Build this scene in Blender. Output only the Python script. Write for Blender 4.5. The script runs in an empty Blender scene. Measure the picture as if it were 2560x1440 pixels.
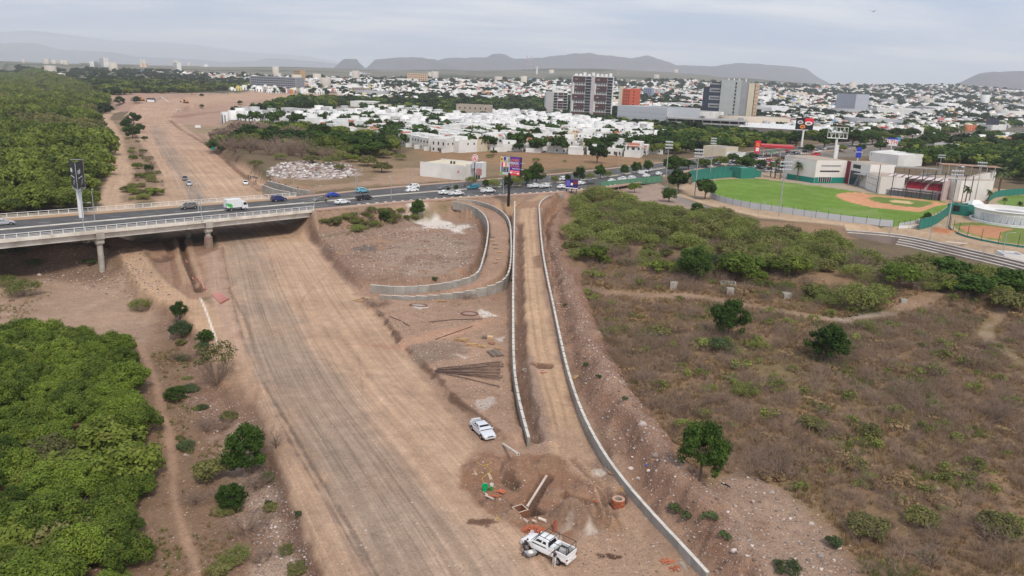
import bpy,math,random
import numpy as np
from mathutils import Vector,Matrix
C = bpy.context.scene.collection
sc = bpy.context.scene
rnd = random.Random(7)
rs = np.random.RandomState(7)
R_ = math.radians
# ---------------------------------------------------------------- camera
CAMH,FPX,PITCH,ROLL = 42.0,1900.0,R_(15.2),R_(2.3)
_f = np.array([0,math.cos(PITCH),-math.sin(PITCH)])
_r = np.array([1.0,0,0]); _u = np.array([0,math.sin(PITCH),math.cos(PITCH)])
CR = math.cos(ROLL)*_r + math.sin(ROLL)*_u
CU = -math.sin(ROLL)*_r + math.cos(ROLL)*_u
cam_d = bpy.data.cameras.new('camera'); cam = bpy.data.objects.new('camera',cam_d); C.objects.link(cam)
cam.matrix_world = Matrix(((CR[0],CU[0],-_f[0],0),(CR[1],CU[1],-_f[1],0),(CR[2],CU[2],-_f[2],CAMH),(0,0,0,1)))
cam_d.sensor_width = 36.0; cam_d.lens = 36.0*FPX/2560; cam_d.clip_start = 0.5; cam_d.clip_end = 90000
sc.camera = cam
# ---------------------------------------------------------------- world, sun, exposure
SUN_EL,SUN_AZ = R_(52),R_(160)          # sun behind the camera, a little to the right
w = bpy.data.worlds.new('World'); sc.world = w; w.use_nodes = True
nt = w.node_tree; nt.nodes.clear()
def N(t,k,**kw):
    n = t.nodes.new(k)
    for a,b in kw.items(): setattr(n,a,b)
    return n
out = N(nt,'ShaderNodeOutputWorld'); bg = N(nt,'ShaderNodeBackground')
sky = N(nt,'ShaderNodeTexSky',sky_type='NISHITA',sun_disc=False,sun_elevation=SUN_EL,sun_rotation=SUN_AZ,dust_density=3.0)
tc = N(nt,'ShaderNodeTexCoord')
sep = N(nt,'ShaderNodeSeparateXYZ'); nt.links.new(tc.outputs['Generated'],sep.inputs[0])
# a flat cloud deck: direction projected on a plane overhead
zz = N(nt,'ShaderNodeMath',operation='ADD'); zz.inputs[1].default_value = 0.10; nt.links.new(sep.outputs['Z'],zz.inputs[0])
mx = N(nt,'ShaderNodeMath',operation='MAXIMUM'); mx.inputs[1].default_value = 0.05; nt.links.new(zz.outputs[0],mx.inputs[0])
dx = N(nt,'ShaderNodeMath',operation='DIVIDE'); nt.links.new(sep.outputs['X'],dx.inputs[0]); nt.links.new(mx.outputs[0],dx.inputs[1])
dy = N(nt,'ShaderNodeMath',operation='DIVIDE'); nt.links.new(sep.outputs['Y'],dy.inputs[0]); nt.links.new(mx.outputs[0],dy.inputs[1])
cb = N(nt,'ShaderNodeCombineXYZ'); nt.links.new(dx.outputs[0],cb.inputs[0]); nt.links.new(dy.outputs[0],cb.inputs[1])
mp = N(nt,'ShaderNodeMapping'); mp.inputs['Scale'].default_value = (0.45,1.0,1); mp.inputs['Rotation'].default_value = (0,0,R_(8)); nt.links.new(cb.outputs[0],mp.inputs[0])
cn = N(nt,'ShaderNodeTexNoise'); cn.inputs['Scale'].default_value = 0.95; cn.inputs['Detail'].default_value = 8; cn.inputs['Roughness'].default_value = 0.6; cn.inputs['Distortion'].default_value = 0.3
nt.links.new(mp.outputs[0],cn.inputs['Vector'])
cr = N(nt,'ShaderNodeValToRGB'); cr.color_ramp.elements[0].position = 0.40; cr.color_ramp.elements[1].position = 0.62
cr.color_ramp.elements[0].color = (2.75,3.4,4.6,1); cr.color_ramp.elements[1].color = (5.6,5.55,5.7,1)
nt.links.new(cn.outputs['Fac'],cr.inputs['Fac'])
mixw = N(nt,'ShaderNodeMixRGB'); mixw.inputs['Fac'].default_value = 0.88
nt.links.new(sky.outputs[0],mixw.inputs[1]); nt.links.new(cr.outputs[0],mixw.inputs[2])
nt.links.new(mixw.outputs[0],bg.inputs['Color']); bg.inputs['Strength'].default_value = 0.102
nt.links.new(bg.outputs[0],out.inputs['Surface'])
sl = bpy.data.lights.new('sun','SUN'); sl.energy = 1.5; sl.angle = R_(11); sl.color = (1,0.93,0.84)
so = bpy.data.objects.new('sun',sl); C.objects.link(so)
sd = Vector((math.sin(SUN_AZ)*math.cos(SUN_EL),math.cos(SUN_AZ)*math.cos(SUN_EL),math.sin(SUN_EL)))
so.rotation_euler = sd.to_track_quat('Z','Y').to_euler(); so.location = (40,-60,120)
vs = sc.view_settings; sc.display_settings.display_device = 'sRGB'
vs.view_transform = 'Standard'; vs.look = 'None'; vs.exposure = 0.74; vs.gamma = 1; vs.use_curve_mapping = False
sc.cycles.max_bounces = 5; sc.cycles.diffuse_bounces = 2; sc.cycles.glossy_bounces = 2; sc.cycles.transmission_bounces = 3
sc.cycles.volume_bounces = 1; sc.cycles.transparent_max_bounces = 6
try: sc.cycles.use_denoising = True
except Exception: pass
# ---------------------------------------------------------------- plane <-> picture helpers (real distances come from the eye height)
def ray(u,v):
    u = np.asarray(u,float); v = np.asarray(v,float)
    return _f*FPX + CR*(u[...,None]-1280) - CU*(v[...,None]-720)
def un(u,v,z=0.0):
    d = ray(u,v); t = (z-CAMH)/d[...,2]
    return d[...,:2]*t[...,None]
def proj(p):
    p = np.asarray(p,float)-np.array([0,0,CAMH]); k = p@_f
    return 1280+FPX*(p@CR)/k,720-FPX*(p@CU)/k
# ---------------------------------------------------------------- noise
def vnoise(x,y,s,seed=0):
    x = x/s+seed*17.3; y = y/s+seed*5.7
    xi = np.floor(x).astype(np.int64); yi = np.floor(y).astype(np.int64); fx = x-xi; fy = y-yi
    fx = fx*fx*(3-2*fx); fy = fy*fy*(3-2*fy)
    def hsh(a,b):
        n = (a*374761393+b*668265263+seed*1442695041) & 0x7fffffff
        n = ((n ^ (n >> 13))*1274126177) & 0x7fffffff
        return ((n ^ (n >> 16)) & 0xffff)/65535.0
    a = hsh(xi,yi); b = hsh(xi+1,yi); c = hsh(xi,yi+1); d = hsh(xi+1,yi+1)
    return (a*(1-fx)+b*fx)*(1-fy)+(c*(1-fx)+d*fx)*fy-0.5
def fbm(x,y,s,o=3,seed=0):
    r = 0; a = 1.0
    for k in range(o): r = r+a*vnoise(x,y,s/2**k,seed+k); a *= 0.5
    return r
def sst(a,b,x):
    t = np.clip((x-a)/(b-a),0,1); return t*t*(3-2*t)
# ---------------------------------------------------------------- terrain grid
NA,ND = 880,640
az = np.linspace(R_(-46),R_(46),NA)
kk = (np.linspace(0,1,ND)*(1-0.0101)+0.0101)[::-1]
tanphi = 0.95*kk**1.5
dist = CAMH/tanphi
A2,D2 = np.meshgrid(az,dist,indexing='ij')
X = D2*np.sin(A2); Y = D2*np.cos(A2)
Ueq = 1280+FPX*np.tan(A2)
def seg_dist(px,py,pts):
    best = np.full(px.shape,1e9); prm = np.zeros(px.shape); side = np.zeros(px.shape); L = 0
    for i in range(len(pts)-1):
        a = pts[i]; b = pts[i+1]; e = b-a; l = math.hypot(*e)
        t = np.clip(((px-a[0])*e[0]+(py-a[1])*e[1])/(l*l),0,1)
        qx = a[0]+e[0]*t; qy = a[1]+e[1]*t; dd = np.hypot(px-qx,py-qy)
        cr_ = e[0]*(py-a[1])-e[1]*(px-a[0])
        m = dd < best
        best = np.where(m,dd,best); prm = np.where(m,L+t*l,prm); side = np.where(m,np.sign(cr_),side)
        L += l
    return best,prm,side
def inside(px,py,poly):
    r = np.zeros(px.shape,bool); n = len(poly)
    for i in range(n):
        x1,y1 = poly[i]; x2,y2 = poly[(i+1) % n]
        c = (y1 > py) != (y2 > py)
        with np.errstate(divide='ignore',invalid='ignore'):
            r ^= c & (px < (x2-x1)*(py-y1)/(y2-y1+1e-12)+x1)
    return r
def W(pts,z=0.0):
    a = np.array([(p[0],p[1]) for p in pts],float)
    zz = np.array([p[2] if len(p) > 2 else z for p in pts],float)
    return un(a[:,0],a[:,1],zz)
def smooth(P,n=8):
    P = np.asarray(P,float); o = []
    Q = np.vstack([2*P[0]-P[1],P,2*P[-1]-P[-2]])
    for i in range(1,len(Q)-2):
        for k in range(n):
            t = k/n
            o.append(0.5*((2*Q[i])+(-Q[i-1]+Q[i+1])*t+(2*Q[i-1]-5*Q[i]+4*Q[i+1]-Q[i+2])*t*t+(-Q[i-1]+3*Q[i]-3*Q[i+1]+Q[i+2])*t**3))
    o.append(Q[-2]); return np.array(o)
def box_of(pts,m):
    return (X > pts[:,0].min()-m) & (X < pts[:,0].max()+m) & (Y > pts[:,1].min()-m) & (Y < pts[:,1].max()+m)
# base height: flat valley, city hills rising far off
cu = np.array([-900,0,600,1000,1300,1700,2100,2330,2560,3400.])
cz = np.array([30,40,55,84,104,112,104,106,84,70.])
crest = np.interp(Ueq,cu,cz)
pd_ = np.array([0,900,1500,2500,3500,4500,6000,9000,60000.]); pw = np.array([0,0,.06,.33,.74,1,.5,.1,.1])
Yd = np.maximum(Y,1)
prof = np.interp(Yd,pd_,pw)
rough = 1+0.35*fbm(X,Y,900,3,5)
Z = crest*prof*rough
Z += 0
COL = np.zeros(X.shape+(3,)); COL[:] = (.15,.115,.075)
STONE = np.zeros(X.shape); STREAK = np.zeros(X.shape); GREEN = np.zeros(X.shape)
ZONE = np.zeros(X.shape,np.int8)
RS = np.zeros(X.shape); RT = np.zeros(X.shape)
def mask_poly(pts,z=0.0,soft=1.0,amp=0.0,nsc=4.0,seed=1):
    P = W(pts,z) if not isinstance(pts,np.ndarray) else pts
    m = np.zeros(X.shape); b = box_of(P,soft+amp*2+2); px = X[b]; py = Y[b]
    Pc = np.vstack([P,P[:1]])
    d,_,_ = seg_dist(px,py,Pc); s = np.where(inside(px,py,P),d,-d)
    if amp: s = s+amp*fbm(px,py,nsc,3,seed)*2
    m[b] = sst(-soft/2,soft/2,s); return m
def mask_line(P,hw,soft=1.0,amp=0.0,nsc=4.0,seed=1):
    m = np.zeros(X.shape); b = box_of(P,hw+soft+amp*2+2); px = X[b]; py = Y[b]
    d,prm,side = seg_dist(px,py,P); s = hw-d
    if amp: s = s+amp*fbm(px,py,nsc,3,seed)*2
    m[b] = sst(-soft/2,soft/2,s)
    q = np.zeros(X.shape); q[b] = prm; sd_ = np.zeros(X.shape); sd_[b] = d*side
    return m,q,sd_
def paint(m,col,stone=None,streak=None,zone=None,green=None):
    global COL
    COL = COL*(1-m[...,None])+np.array(col)*m[...,None]
    if stone is not None: STONE[:] = STONE*(1-m)+stone*m
    if streak is not None: STREAK[:] = STREAK*(1-m)+streak*m
    if green is not None: GREEN[:] = GREEN*(1-m)+green*m
    if zone is not None: ZONE[m > 0.5] = zone
def level(m,z):
    global Z
    Z = Z*(1-m)+z*m
def heap(u,v,z0,rx,ry,h,col=None,rot=0,stone=None,amp=.25,zone=None):
    p = un(u,v,z0); a = R_(rot); b = box_of(np.array([p]),1.6*max(rx,ry)+2)
    x = X[b]-p[0]; y = Y[b]-p[1]; xr = x*math.cos(a)+y*math.sin(a); yr = -x*math.sin(a)+y*math.cos(a)
    q = np.hypot(xr/rx,yr/ry)+amp*fbm(X[b],Y[b],max(.5,min(rx,ry)*.6),3,9)
    m = np.zeros(X.shape); m[b] = sst(1.0,0.0,q); Z[...] = Z+h*m
    if col is not None:
        m2 = np.zeros(X.shape); m2[b] = sst(1.15,.8,q); paint(m2,col,stone=stone,streak=0)
# ================================================================ terrain: heights
NEARF = sst(1200,700,Y)
up_right = [(780,566,5),(1120,512,5),(1420,500,5),(1440,560,5),(1560,640,4.5),(2560,800,4),(3500,820,4),(3600,345,5),(200,176,5),(262,250,5),(330,258,5),(700,262,5),(560,300,5),(560,372,5),(640,440,5),(760,478,5)]
BASE = Z.copy()
m = mask_poly(up_right,5,soft=14,amp=2,nsc=12); Z = Z+5*m
# dry field on the right falls gently towards the camera
m = mask_poly([(1480,1120,1.2),(1800,1440,1.2),(3300,1700,1.2),(3500,830,2),(2560,810,3),(1560,650,4),(1430,570,5),(1390,700,3),(1420,850,2)],1,soft=10)
field_z = 1.2+3.4*sst(70,215,Y)+0.5*fbm(X,Y,18,3,3)
level(m,field_z)
# low riverside ground left of the new road
m = mask_poly([(300,640,0),(400,730,0),(470,790,0),(560,900,0),(640,1020,0),(700,1160,0),(800,1440,0),(850,1700,0),(-1400,1700,0),(-1400,640,0),(0,640,0)],-1,soft=9,amp=.8,nsc=5)
level(m,-2.8+0.5*fbm(X,Y,9,3,11))
m = mask_poly([(-700,560,-1),(235,530,-1),(225,480,-1),(290,420,-1),(250,310,-1),(265,250,-1),(0,175,-1),(-900,150,-1)],-1,soft=14); level(m,-1.5+.6*fbm(X,Y,25,3,4))
# general unevenness
rough_amp = 0.10*NEARF
Z = Z+rough_amp*fbm(X,Y,3.0,4,21)*2
# ================================================================ terrain: paint broad ground
g = fbm(X,Y,14,4,31)
dry = np.array((.20,.138,.088)); 
paint(mask_poly([(1440,1120,1.2),(1800,1500,1.2),(3300,1700,1.2),(3500,780,2),(2560,780,3),(1560,600,4),(1400,500,5),(1390,700,3),(1400,850,2)],1,soft=3,amp=1),(.24,.162,.10),stone=.25)
paint(sst(.05,.45,g)*(Y < 400)*.6,(.13,.12,.055))
# far ground: dusty green-brown between the houses
paint(sst(600,1200,Y),(.15,.14,.105)); paint(sst(1500,3000,Y)*.7,(.17,.165,.14))
paint(sst(.0,.3,fbm(X,Y,260,3,8))*sst(800,1500,Y),(.07,.085,.05))
# left riverside floor and clearing
paint(mask_poly([(540,590),(785,570),(1140,500),(1420,480),(1420,800),(1500,1020),(1800,1440),(1900,1700),(700,1700),(600,1000)],0,soft=2),(.33,.225,.165),stone=.4)
paint(mask_poly([(300,640,0),(400,730,0),(470,790,0),(560,900,0),(640,1020,0),(700,1160,0),(800,1440,0),(850,1700,0),(-1400,1700,0),(-1400,540,0),(300,560,0)],-1,soft=2),(.21,.14,.095),stone=.4)
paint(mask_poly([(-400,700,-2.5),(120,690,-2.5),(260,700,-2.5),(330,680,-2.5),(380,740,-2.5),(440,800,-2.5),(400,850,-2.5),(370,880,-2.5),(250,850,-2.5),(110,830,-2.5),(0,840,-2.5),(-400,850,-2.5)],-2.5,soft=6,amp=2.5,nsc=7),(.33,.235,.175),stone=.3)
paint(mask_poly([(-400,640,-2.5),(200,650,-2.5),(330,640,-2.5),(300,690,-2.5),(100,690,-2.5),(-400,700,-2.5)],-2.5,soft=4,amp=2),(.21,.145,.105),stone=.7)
for u,v,rx,ry,h in [(170,655,12,3.5,2.2),(280,640,9,3.5,2.4),(60,640,7,4,1.5),(345,650,6,3,1.5)]:
    heap(u,v,-2.5,rx,ry,h,(.25,.165,.12),rot=20,stone=.5)
# stony bank beside the new road
paint(mask_poly([(430,740,-1),(480,790,-1),(560,890,0),(620,1000,0),(665,1090,0),(720,1200,0),(815,1440,0),(860,1600,0),(540,1600,-2.8),(580,1300,-2.8),(640,1200,-2.8),(560,1120,-2.8),(470,1010,-2.8),(480,930,-2.5),(440,860,-2.5),(380,790,-2.5)],-1,soft=2.2,amp=1.4),(.225,.145,.105),stone=.95)
paint(mask_poly([(600,1040,-.5),(690,1180,-.5),(800,1440,-.5),(640,1500,-2),(640,1300,-2),(560,1080,-2)],-1,soft=4,amp=2.5,nsc=4),(.35,.26,.205),stone=1.1)
bk_ = smooth(W([(335,650,0),(395,725,0),(470,775,0),(520,850,-.3),(560,930,-.3),(620,1030,-.3),(665,1110,-.3),(745,1290,-.3),(800,1420,-.3),(850,1560,-.3)])); m,_,_ = mask_line(bk_,1.1,1.6,.7,3); paint(m*.85,(.17,.105,.078),stone=.8)
path_l = smooth(W([(250,838),(335,858),(378,920),(398,1000),(420,1080),(432,1160),(436,1240),(455,1320),(485,1400),(500,1500),(520,1620)],-2.8))
m,_,_ = mask_line(path_l,.45,.9,.25); paint(m,(.33,.22,.155),stone=0,zone=3)
path_l2 = smooth(W([(-200,800),(0,815),(100,800),(230,760),(300,720),(330,690)],-2.6)); m,_,_ = mask_line(path_l2,.8,2.0,.6); paint(m,(.36,.26,.195),stone=.1)
# ================================================================ the new road (level zero)
edgeR = [(1560,1700),(1460,1500),(1400,1400),(1310,1330),(1210,1240),(1160,1170),(1185,1110),(1110,1020),(1000,862),(945,775),(900,716),(838,645),(775,588),(720,520),(640,440),(560,395),(500,345),(455,312),(428,292),(470,275),(600,264),(820,248)]
edgeL = [(830,232),(600,242),(470,252),(390,262),(330,276),(312,290),(335,320),(362,380),(400,440),(430,500),(540,590),(552,640),(575,740),(600,830),(635,930),(672,1090),(815,1440),(880,1600),(930,1700)]
road_poly = W(edgeR+edgeL,0)
m = mask_poly(road_poly,soft=2.5); level(m,0.0+0.03*fbm(X,Y,2.0,3,2))
# hmm the far end climbs to the plain
far_up = sst(600,800,Y)*m; level(far_up,5*sst(600,800,Y))
cl = smooth(W([(1180,1700),(1085,1440),(900,1150),(770,960),(680,770),(620,610),(545,530),(450,400),(405,340),(372,296),(400,276),(480,264),(700,250)],0),6)
m = mask_poly(road_poly,soft=.9,amp=.35,nsc=3); paint(m,(.43,.30,.215),stone=.10,streak=1.0,zone=1)
b = box_of(cl,60); dd,prm,side = seg_dist(X[b],Y[b],cl); RS[b] = prm; RT[b] = dd*side
gm = mask_poly([(1300,1440),(1400,1600),(960,1600),(935,1440),(860,1300),(780,1160),(700,1020),(640,910),(600,800),(575,700),(558,605),(520,540),(470,500),(410,400),(372,320),(395,312),(440,375),(510,470),(560,530),(650,590),(668,650),(718,755),(770,850),(850,930),(960,1080),(1080,1220),(1180,1330)],0,soft=4,amp=1.4,nsc=5)
GMSK = gm
# groove lines along the road
for pts,hw,c,dz in [([(555,610),(570,700),(590,790),(612,860)],.16,(.13,.09,.07),-.12),([(612,860),(655,950),(700,1025),(780,1160),(870,1310),(950,1450),(1000,1560)],.20,(.17,.12,.095),-.15),([(560,700),(585,745),(615,800),(640,880)],.3,(.22,.145,.10),-.1),([(690,1040),(770,1180),(850,1310),(930,1440)],.12,(.2,.14,.11),-.05),([(660,595),(690,690),(722,765)],.1,(.22,.16,.13),0),([(370,300),(392,350),(430,410),(500,500)],.3,(.16,.13,.12),-.1),([(330,310),(350,345),(395,420),(425,470)],.3,(.2,.15,.12),-.1)]:
    P = smooth(W(pts,0)); mm,_,_ = mask_line(P,hw,.35,.12,1.5); paint(mm,c,streak=.3); Z += dz*mm
# cut bank at the right road edge below the bridge
bank = smooth(W([(778,580),(800,610),(835,650),(850,672)],0)); bank2 = smooth(W([(826,640),(880,705),(905,722),(932,722)],0))
# loop interior: a rubble mound two metres above the new road
loop_in = [(790,560,1.5),(840,560,1.5),(1000,560,2),(1130,520,3),(1190,540,2.2),(1206,590,2),(1200,640,1.8),(1180,675,1.6),(1110,695,1.5),(1010,706,1.4),(925,706,1.4),(870,690,1.3),(838,648,1.3),(800,600,1.4)]
m = mask_poly(loop_in,1.5,soft=1.4,amp=.6); level(m,1.7+.35*fbm(X,Y,7,4,15)+.10*fbm(X,Y,1.5,3,16)); 
m = mask_poly(loop_in,1.0,soft=1.5,amp=.5); paint(m,(.28,.19,.14),stone=.8,streak=0)
# earth skirt round the mound
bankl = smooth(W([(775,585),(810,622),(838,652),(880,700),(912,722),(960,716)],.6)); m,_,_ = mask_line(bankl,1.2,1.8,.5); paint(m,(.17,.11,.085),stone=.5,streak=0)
rimp = smooth(W([(850,645),(880,690),(930,705),(1030,700),(1120,690),(1180,660),(1200,600),(1195,560)],1.8)); m,_,_ = mask_line(rimp,1.6,2.5,.6); Z += .55*m; paint(m*.8,(.25,.165,.125),stone=.7)
m = mask_poly([(1000,590,2),(1100,580,2),(1170,600,2),(1150,680,2),(1050,690,2),(960,650,2)],2,soft=5,amp=2.5); paint(m*.8,(.31,.235,.19),stone=1.0)
m = mask_poly([(1000,552,2),(1050,540,2),(1090,545,2),(1110,555,2),(1180,560,2),(1160,580,2),(1100,570,2),(1030,567,2)],2,soft=2.5,amp=2.6,nsc=5); paint(m,(.62,.58,.55),stone=.2)
for u,v,rx,ry,h in [(1010,560,6,3,1.2),(960,565,5,2.5,.9),(905,560,4,3,.8),(950,615,5,3,.7),(890,640,4,2,.8),(1080,640,5,2.5,.5)]:
    heap(u,v,2,rx,ry,h,(.24,.165,.13),stone=.8)
for k in range(30):
    heap(rnd.uniform(880,1175),rnd.uniform(565,680),2,rnd.uniform(1,3.4),rnd.uniform(.8,2.0),rnd.uniform(.15,.7),rnd.choice([(.27,.18,.135),(.22,.15,.12),(.33,.25,.20),(.30,.19,.13)]),stone=.9,rot=rnd.uniform(0,90),amp=.5)
heap(910,622,2,3.2,2.4,.5,(.16,.135,.125),stone=.3)
m,_,_ = mask_line(smooth(W([(830,640),(900,612),(1000,600),(1060,590)],1.8)),.8,1.2,.4); paint(m*.8,(.30,.19,.13),stone=.1)
# haul track on the left of the road, ending in the pipe trench
haul = smooth(W([(325,628),(365,690),(420,735),(480,762),(520,800),(560,860),(600,930),(640,990),(690,1080)],0))
m,q,_ = mask_line(haul,2.8,1.6,.5); m *= sst(q.max()*.98,q.max()*.62,q); level(m,0.0); paint(m,(.43,.295,.20),stone=.05,streak=.5,zone=3)
m = mask_poly([(345,610),(400,600),(520,610),(560,620),(575,740),(480,745),(420,700)],0,soft=2,amp=.8); paint(m,(.30,.19,.135),stone=.15,streak=.4); level(m*.8,-.6)
m = mask_poly([(505,640),(550,620),(572,740),(600,830),(640,960),(560,850),(520,740)],0,soft=2,amp=.6); paint(m,(.40,.28,.215),stone=.05,streak=.6); level(m,0)
for pts,hw,dz,c in [([(452,595),(462,640),(484,690),(498,722)],.7,-1.1,(.13,.082,.06)),([(420,600),(440,650),(452,705)],1.2,-.5,(.24,.15,.105)),([(390,640),(405,648),(420,632)],1.2,-.5,(.16,.10,.075))]:
    P = smooth(W(pts,0)); mm,_,_ = mask_line(P,hw,.5,.15,1.5); Z += dz*mm; paint(mm,c)
for pts in [[(440,600),(447,640),(466,700)],[(470,600),(485,650),(500,700)]]:
    mm,_,_ = mask_line(smooth(W(pts,0)),.7,.8,.2,2); paint(mm,(.38,.26,.18)); Z += .35*mm
mm,_,_ = mask_line(smooth(W([(498,738),(514,775),(532,825),(545,860)],0)),.13,.25,0); paint(mm,(.72,.68,.64))
# track beyond the bridge on the left
tr = smooth(W([(270,600),(285,520),(300,450),(312,400),(296,350),(272,310),(258,295),(270,283),(300,276),(330,272)],0))
b = box_of(tr,30); m,q,sd2 = mask_line(tr,5.0,2.5,.8); level(m,-.4); paint(m,(.42,.30,.215),stone=.05,streak=.7,zone=3)
nb = m > .02; RS[nb] = q[nb]; RT[nb] = sd2[nb]
m = mask_poly([(325,300),(345,345),(380,400),(400,440),(420,500),(300,505),(315,460),(345,430),(318,400),(306,340),(285,300)],0,soft=3,amp=1); paint(m,(.25,.175,.12),stone=.5)
m = mask_poly([(395,440),(425,445),(470,500),(540,560),(520,580),(400,600),(390,520)],0,soft=3,amp=1); paint(m,(.38,.27,.195),stone=.1,streak=.4)
# far construction plain
m = mask_poly([(262,240,5),(330,232,5),(560,236,5),(700,228,5),(850,240,5),(860,250,5),(700,262,5),(640,275,5),(560,282,5),(560,300,4),(640,320,4),(600,325,4),(530,345,4),(470,320,3),(420,290,2),(380,270,3),(300,268,4)],5,soft=10,amp=4,nsc=20); paint(m,(.345,.235,.185),stone=.1)
m = mask_poly([(470,300,4),(600,305,4),(650,318,4),(560,322,4),(480,318,4)],4,soft=10,amp=6,nsc=20); paint(m*.6,(.20,.18,.10))
m = mask_poly(road_poly,soft=2,amp=.5); paint(m*sst(300,500,Y),(.40,.275,.205),streak=.8,zone=1)
m,_,_ = mask_line(smooth(W([(440,285,3),(520,272,4),(650,262,5),(820,254,5)])),7,5,2); paint(m*.75,(.26,.155,.11))
m,_,_ = mask_line(smooth(W([(425,295,2),(450,318,1),(520,360,1),(600,425,1),(650,470,1)])),1.2,1.5,.4); paint(m,(.2,.125,.09)); Z -= .4*m
# near right: triangle between road and middle wall, one metre high with a broken edge
tri = [(905,742,.8),(960,745,.8),(1050,748,.8),(1160,735,.8),(1235,716,.9),(1272,700,1),(1276,860,.8),(1280,960,.6),(1296,1040,.4),(1308,1108,.2),(1250,1085,.5),(1200,1045,.7),(1140,1000,.8),(1080,930,.8),(1005,858,.8),(960,795,.8)]
m = mask_poly(tri,.6,soft=.9,amp=.45,nsc=2.5); level(m,.75+.10*fbm(X,Y,2.5,3,41)); paint(m,(.335,.225,.165),stone=.55,streak=0)
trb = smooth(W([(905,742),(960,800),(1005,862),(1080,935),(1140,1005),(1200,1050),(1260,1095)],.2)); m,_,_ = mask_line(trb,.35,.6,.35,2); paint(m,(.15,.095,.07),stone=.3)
m = mask_poly([(1000,855,.8),(1060,845,.8),(1150,862,.8),(1170,880,.8),(1080,905,.8),(1040,890,.8)],.8,soft=1.6,amp=1); paint(m*.8,(.21,.16,.125),stone=1)
m = mask_poly([(900,850,.8),(1000,850,.8),(1210,800,.8),(1240,800,.8),(1150,838,.8),(1000,870,.8)],.8,soft=1.5,amp=.6); paint(m,(.40,.25,.175),stone=.05)
for c,pts in [((.6,.56,.52),[(1195,770,.8),(1210,772,.8),(1250,792,.8),(1200,790,.8)]),((.5,.45,.42),[(1030,762,.8),(1068,768,.8),(1050,772,.8)]),((.50,.44,.40),[(1140,886,.8),(1172,892,.8),(1162,902,.8)]),((.44,.37,.33),[(1190,1000,.8),(1230,985,.8),(1240,1010,.8),(1200,1030,.8)]),((.5,.46,.43),[(1238,845,.8),(1262,840,.8),(1258,855,.8)])]:
    m = mask_poly(pts,.8,soft=.6,amp=.5,nsc=1.5); paint(m,c)
# slip road between the two concrete walls
ramp = smooth(W([(1400,470,6.3),(1345,500,5.9),(1318,530,5.4),(1322,600,4.4),(1330,700,3.2),(1342,800,2.3),(1355,880,1.6),(1375,960,1.0),(1400,1040,.5),(1415,1110,.2),(1420,1180,.05),(1400,1300,0)]),5)
rz = np.interp(np.linspace(0,1,len(ramp)),np.linspace(0,1,12),[6.3,5.9,5.4,4.4,3.2,2.3,1.6,1.0,.5,.2,.05,0])
Lr = np.concatenate([[0],np.cumsum(np.hypot(*np.diff(ramp,axis=0).T))])
m,q,sd2 = mask_line(ramp,4.6,1.2,.2); m *= (q < Lr[-1]-.5); zr = np.interp(q,Lr,rz)
level(m,zr+.05*fbm(X,Y,1.5,3,55)); paint(m,(.30,.205,.155),stone=.5,streak=.2,zone=2)
nb = m > .5; RS[nb] = q[nb]; RT[nb] = sd2[nb]
m,q,sd2 = mask_line(ramp,2.1,1.6,.5); m *= (q < Lr[-1]-.5); paint(m,(.43,.30,.205),stone=.03,streak=.7)
for o in (-.7,.7):
    mm = sst(.28,.1,np.abs(sd2-o-.3*vnoise(q,q*0,6,3)))*m; Z -= .08*mm; paint(mm*.4,(.26,.17,.115))
# backfill trench right of the middle wall
tr2 = smooth(W([(1300,560,4.6),(1300,700,3),(1301,860,1.5),(1306,950,1),(1325,1030,.5),(1345,1100,.2)])); m,_,_ = mask_line(tr2,.8,.9,.3,2.5); Z -= .8*m; paint(m,(.165,.105,.08),stone=.5)
m,_,_ = mask_line(smooth(W([(1322,900,1.3),(1335,960,1),(1350,1040,.5),(1368,1100,.2)])),.9,1.2,.3,2); Z += .35*m; paint(m*.7,(.28,.20,.165),stone=.8)
# curved loop slip road between the inner and outer loop walls
lp = smooth(W([(1120,490,6.3),(1165,508,5.7),(1215,526,5.0),(1246,556,4.2),(1247,610,3.2),(1236,662,2.2),(1200,696,1.5),(1120,718,.9),(1020,730,.4),(930,730,.15),(890,728,0)]),6)
lz = np.interp(np.linspace(0,1,len(lp)),np.linspace(0,1,11),[6.3,5.7,5.0,4.2,3.2,2.2,1.5,.9,.4,.15,0])
Ll = np.concatenate([[0],np.cumsum(np.hypot(*np.diff(lp,axis=0).T))])
m,q,sd2 = mask_line(lp,2.9,1.0,.2); m *= (q < Ll[-1]-.5); level(m,np.interp(q,Ll,lz)+.06*fbm(X,Y,1.5,3,56)); paint(m,(.33,.22,.165),stone=.35,streak=.2,zone=2)
m = mask_poly([(1236,500,5.8),(1300,498,5.8),(1282,540,5.2),(1262,530,5.3)],5.5,soft=2,amp=.5); paint(m,(.40,.27,.18),stone=.1)
heap(1266,508,5.6,3.2,2.0,1.1,(.25,.175,.14),stone=.6)
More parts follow.
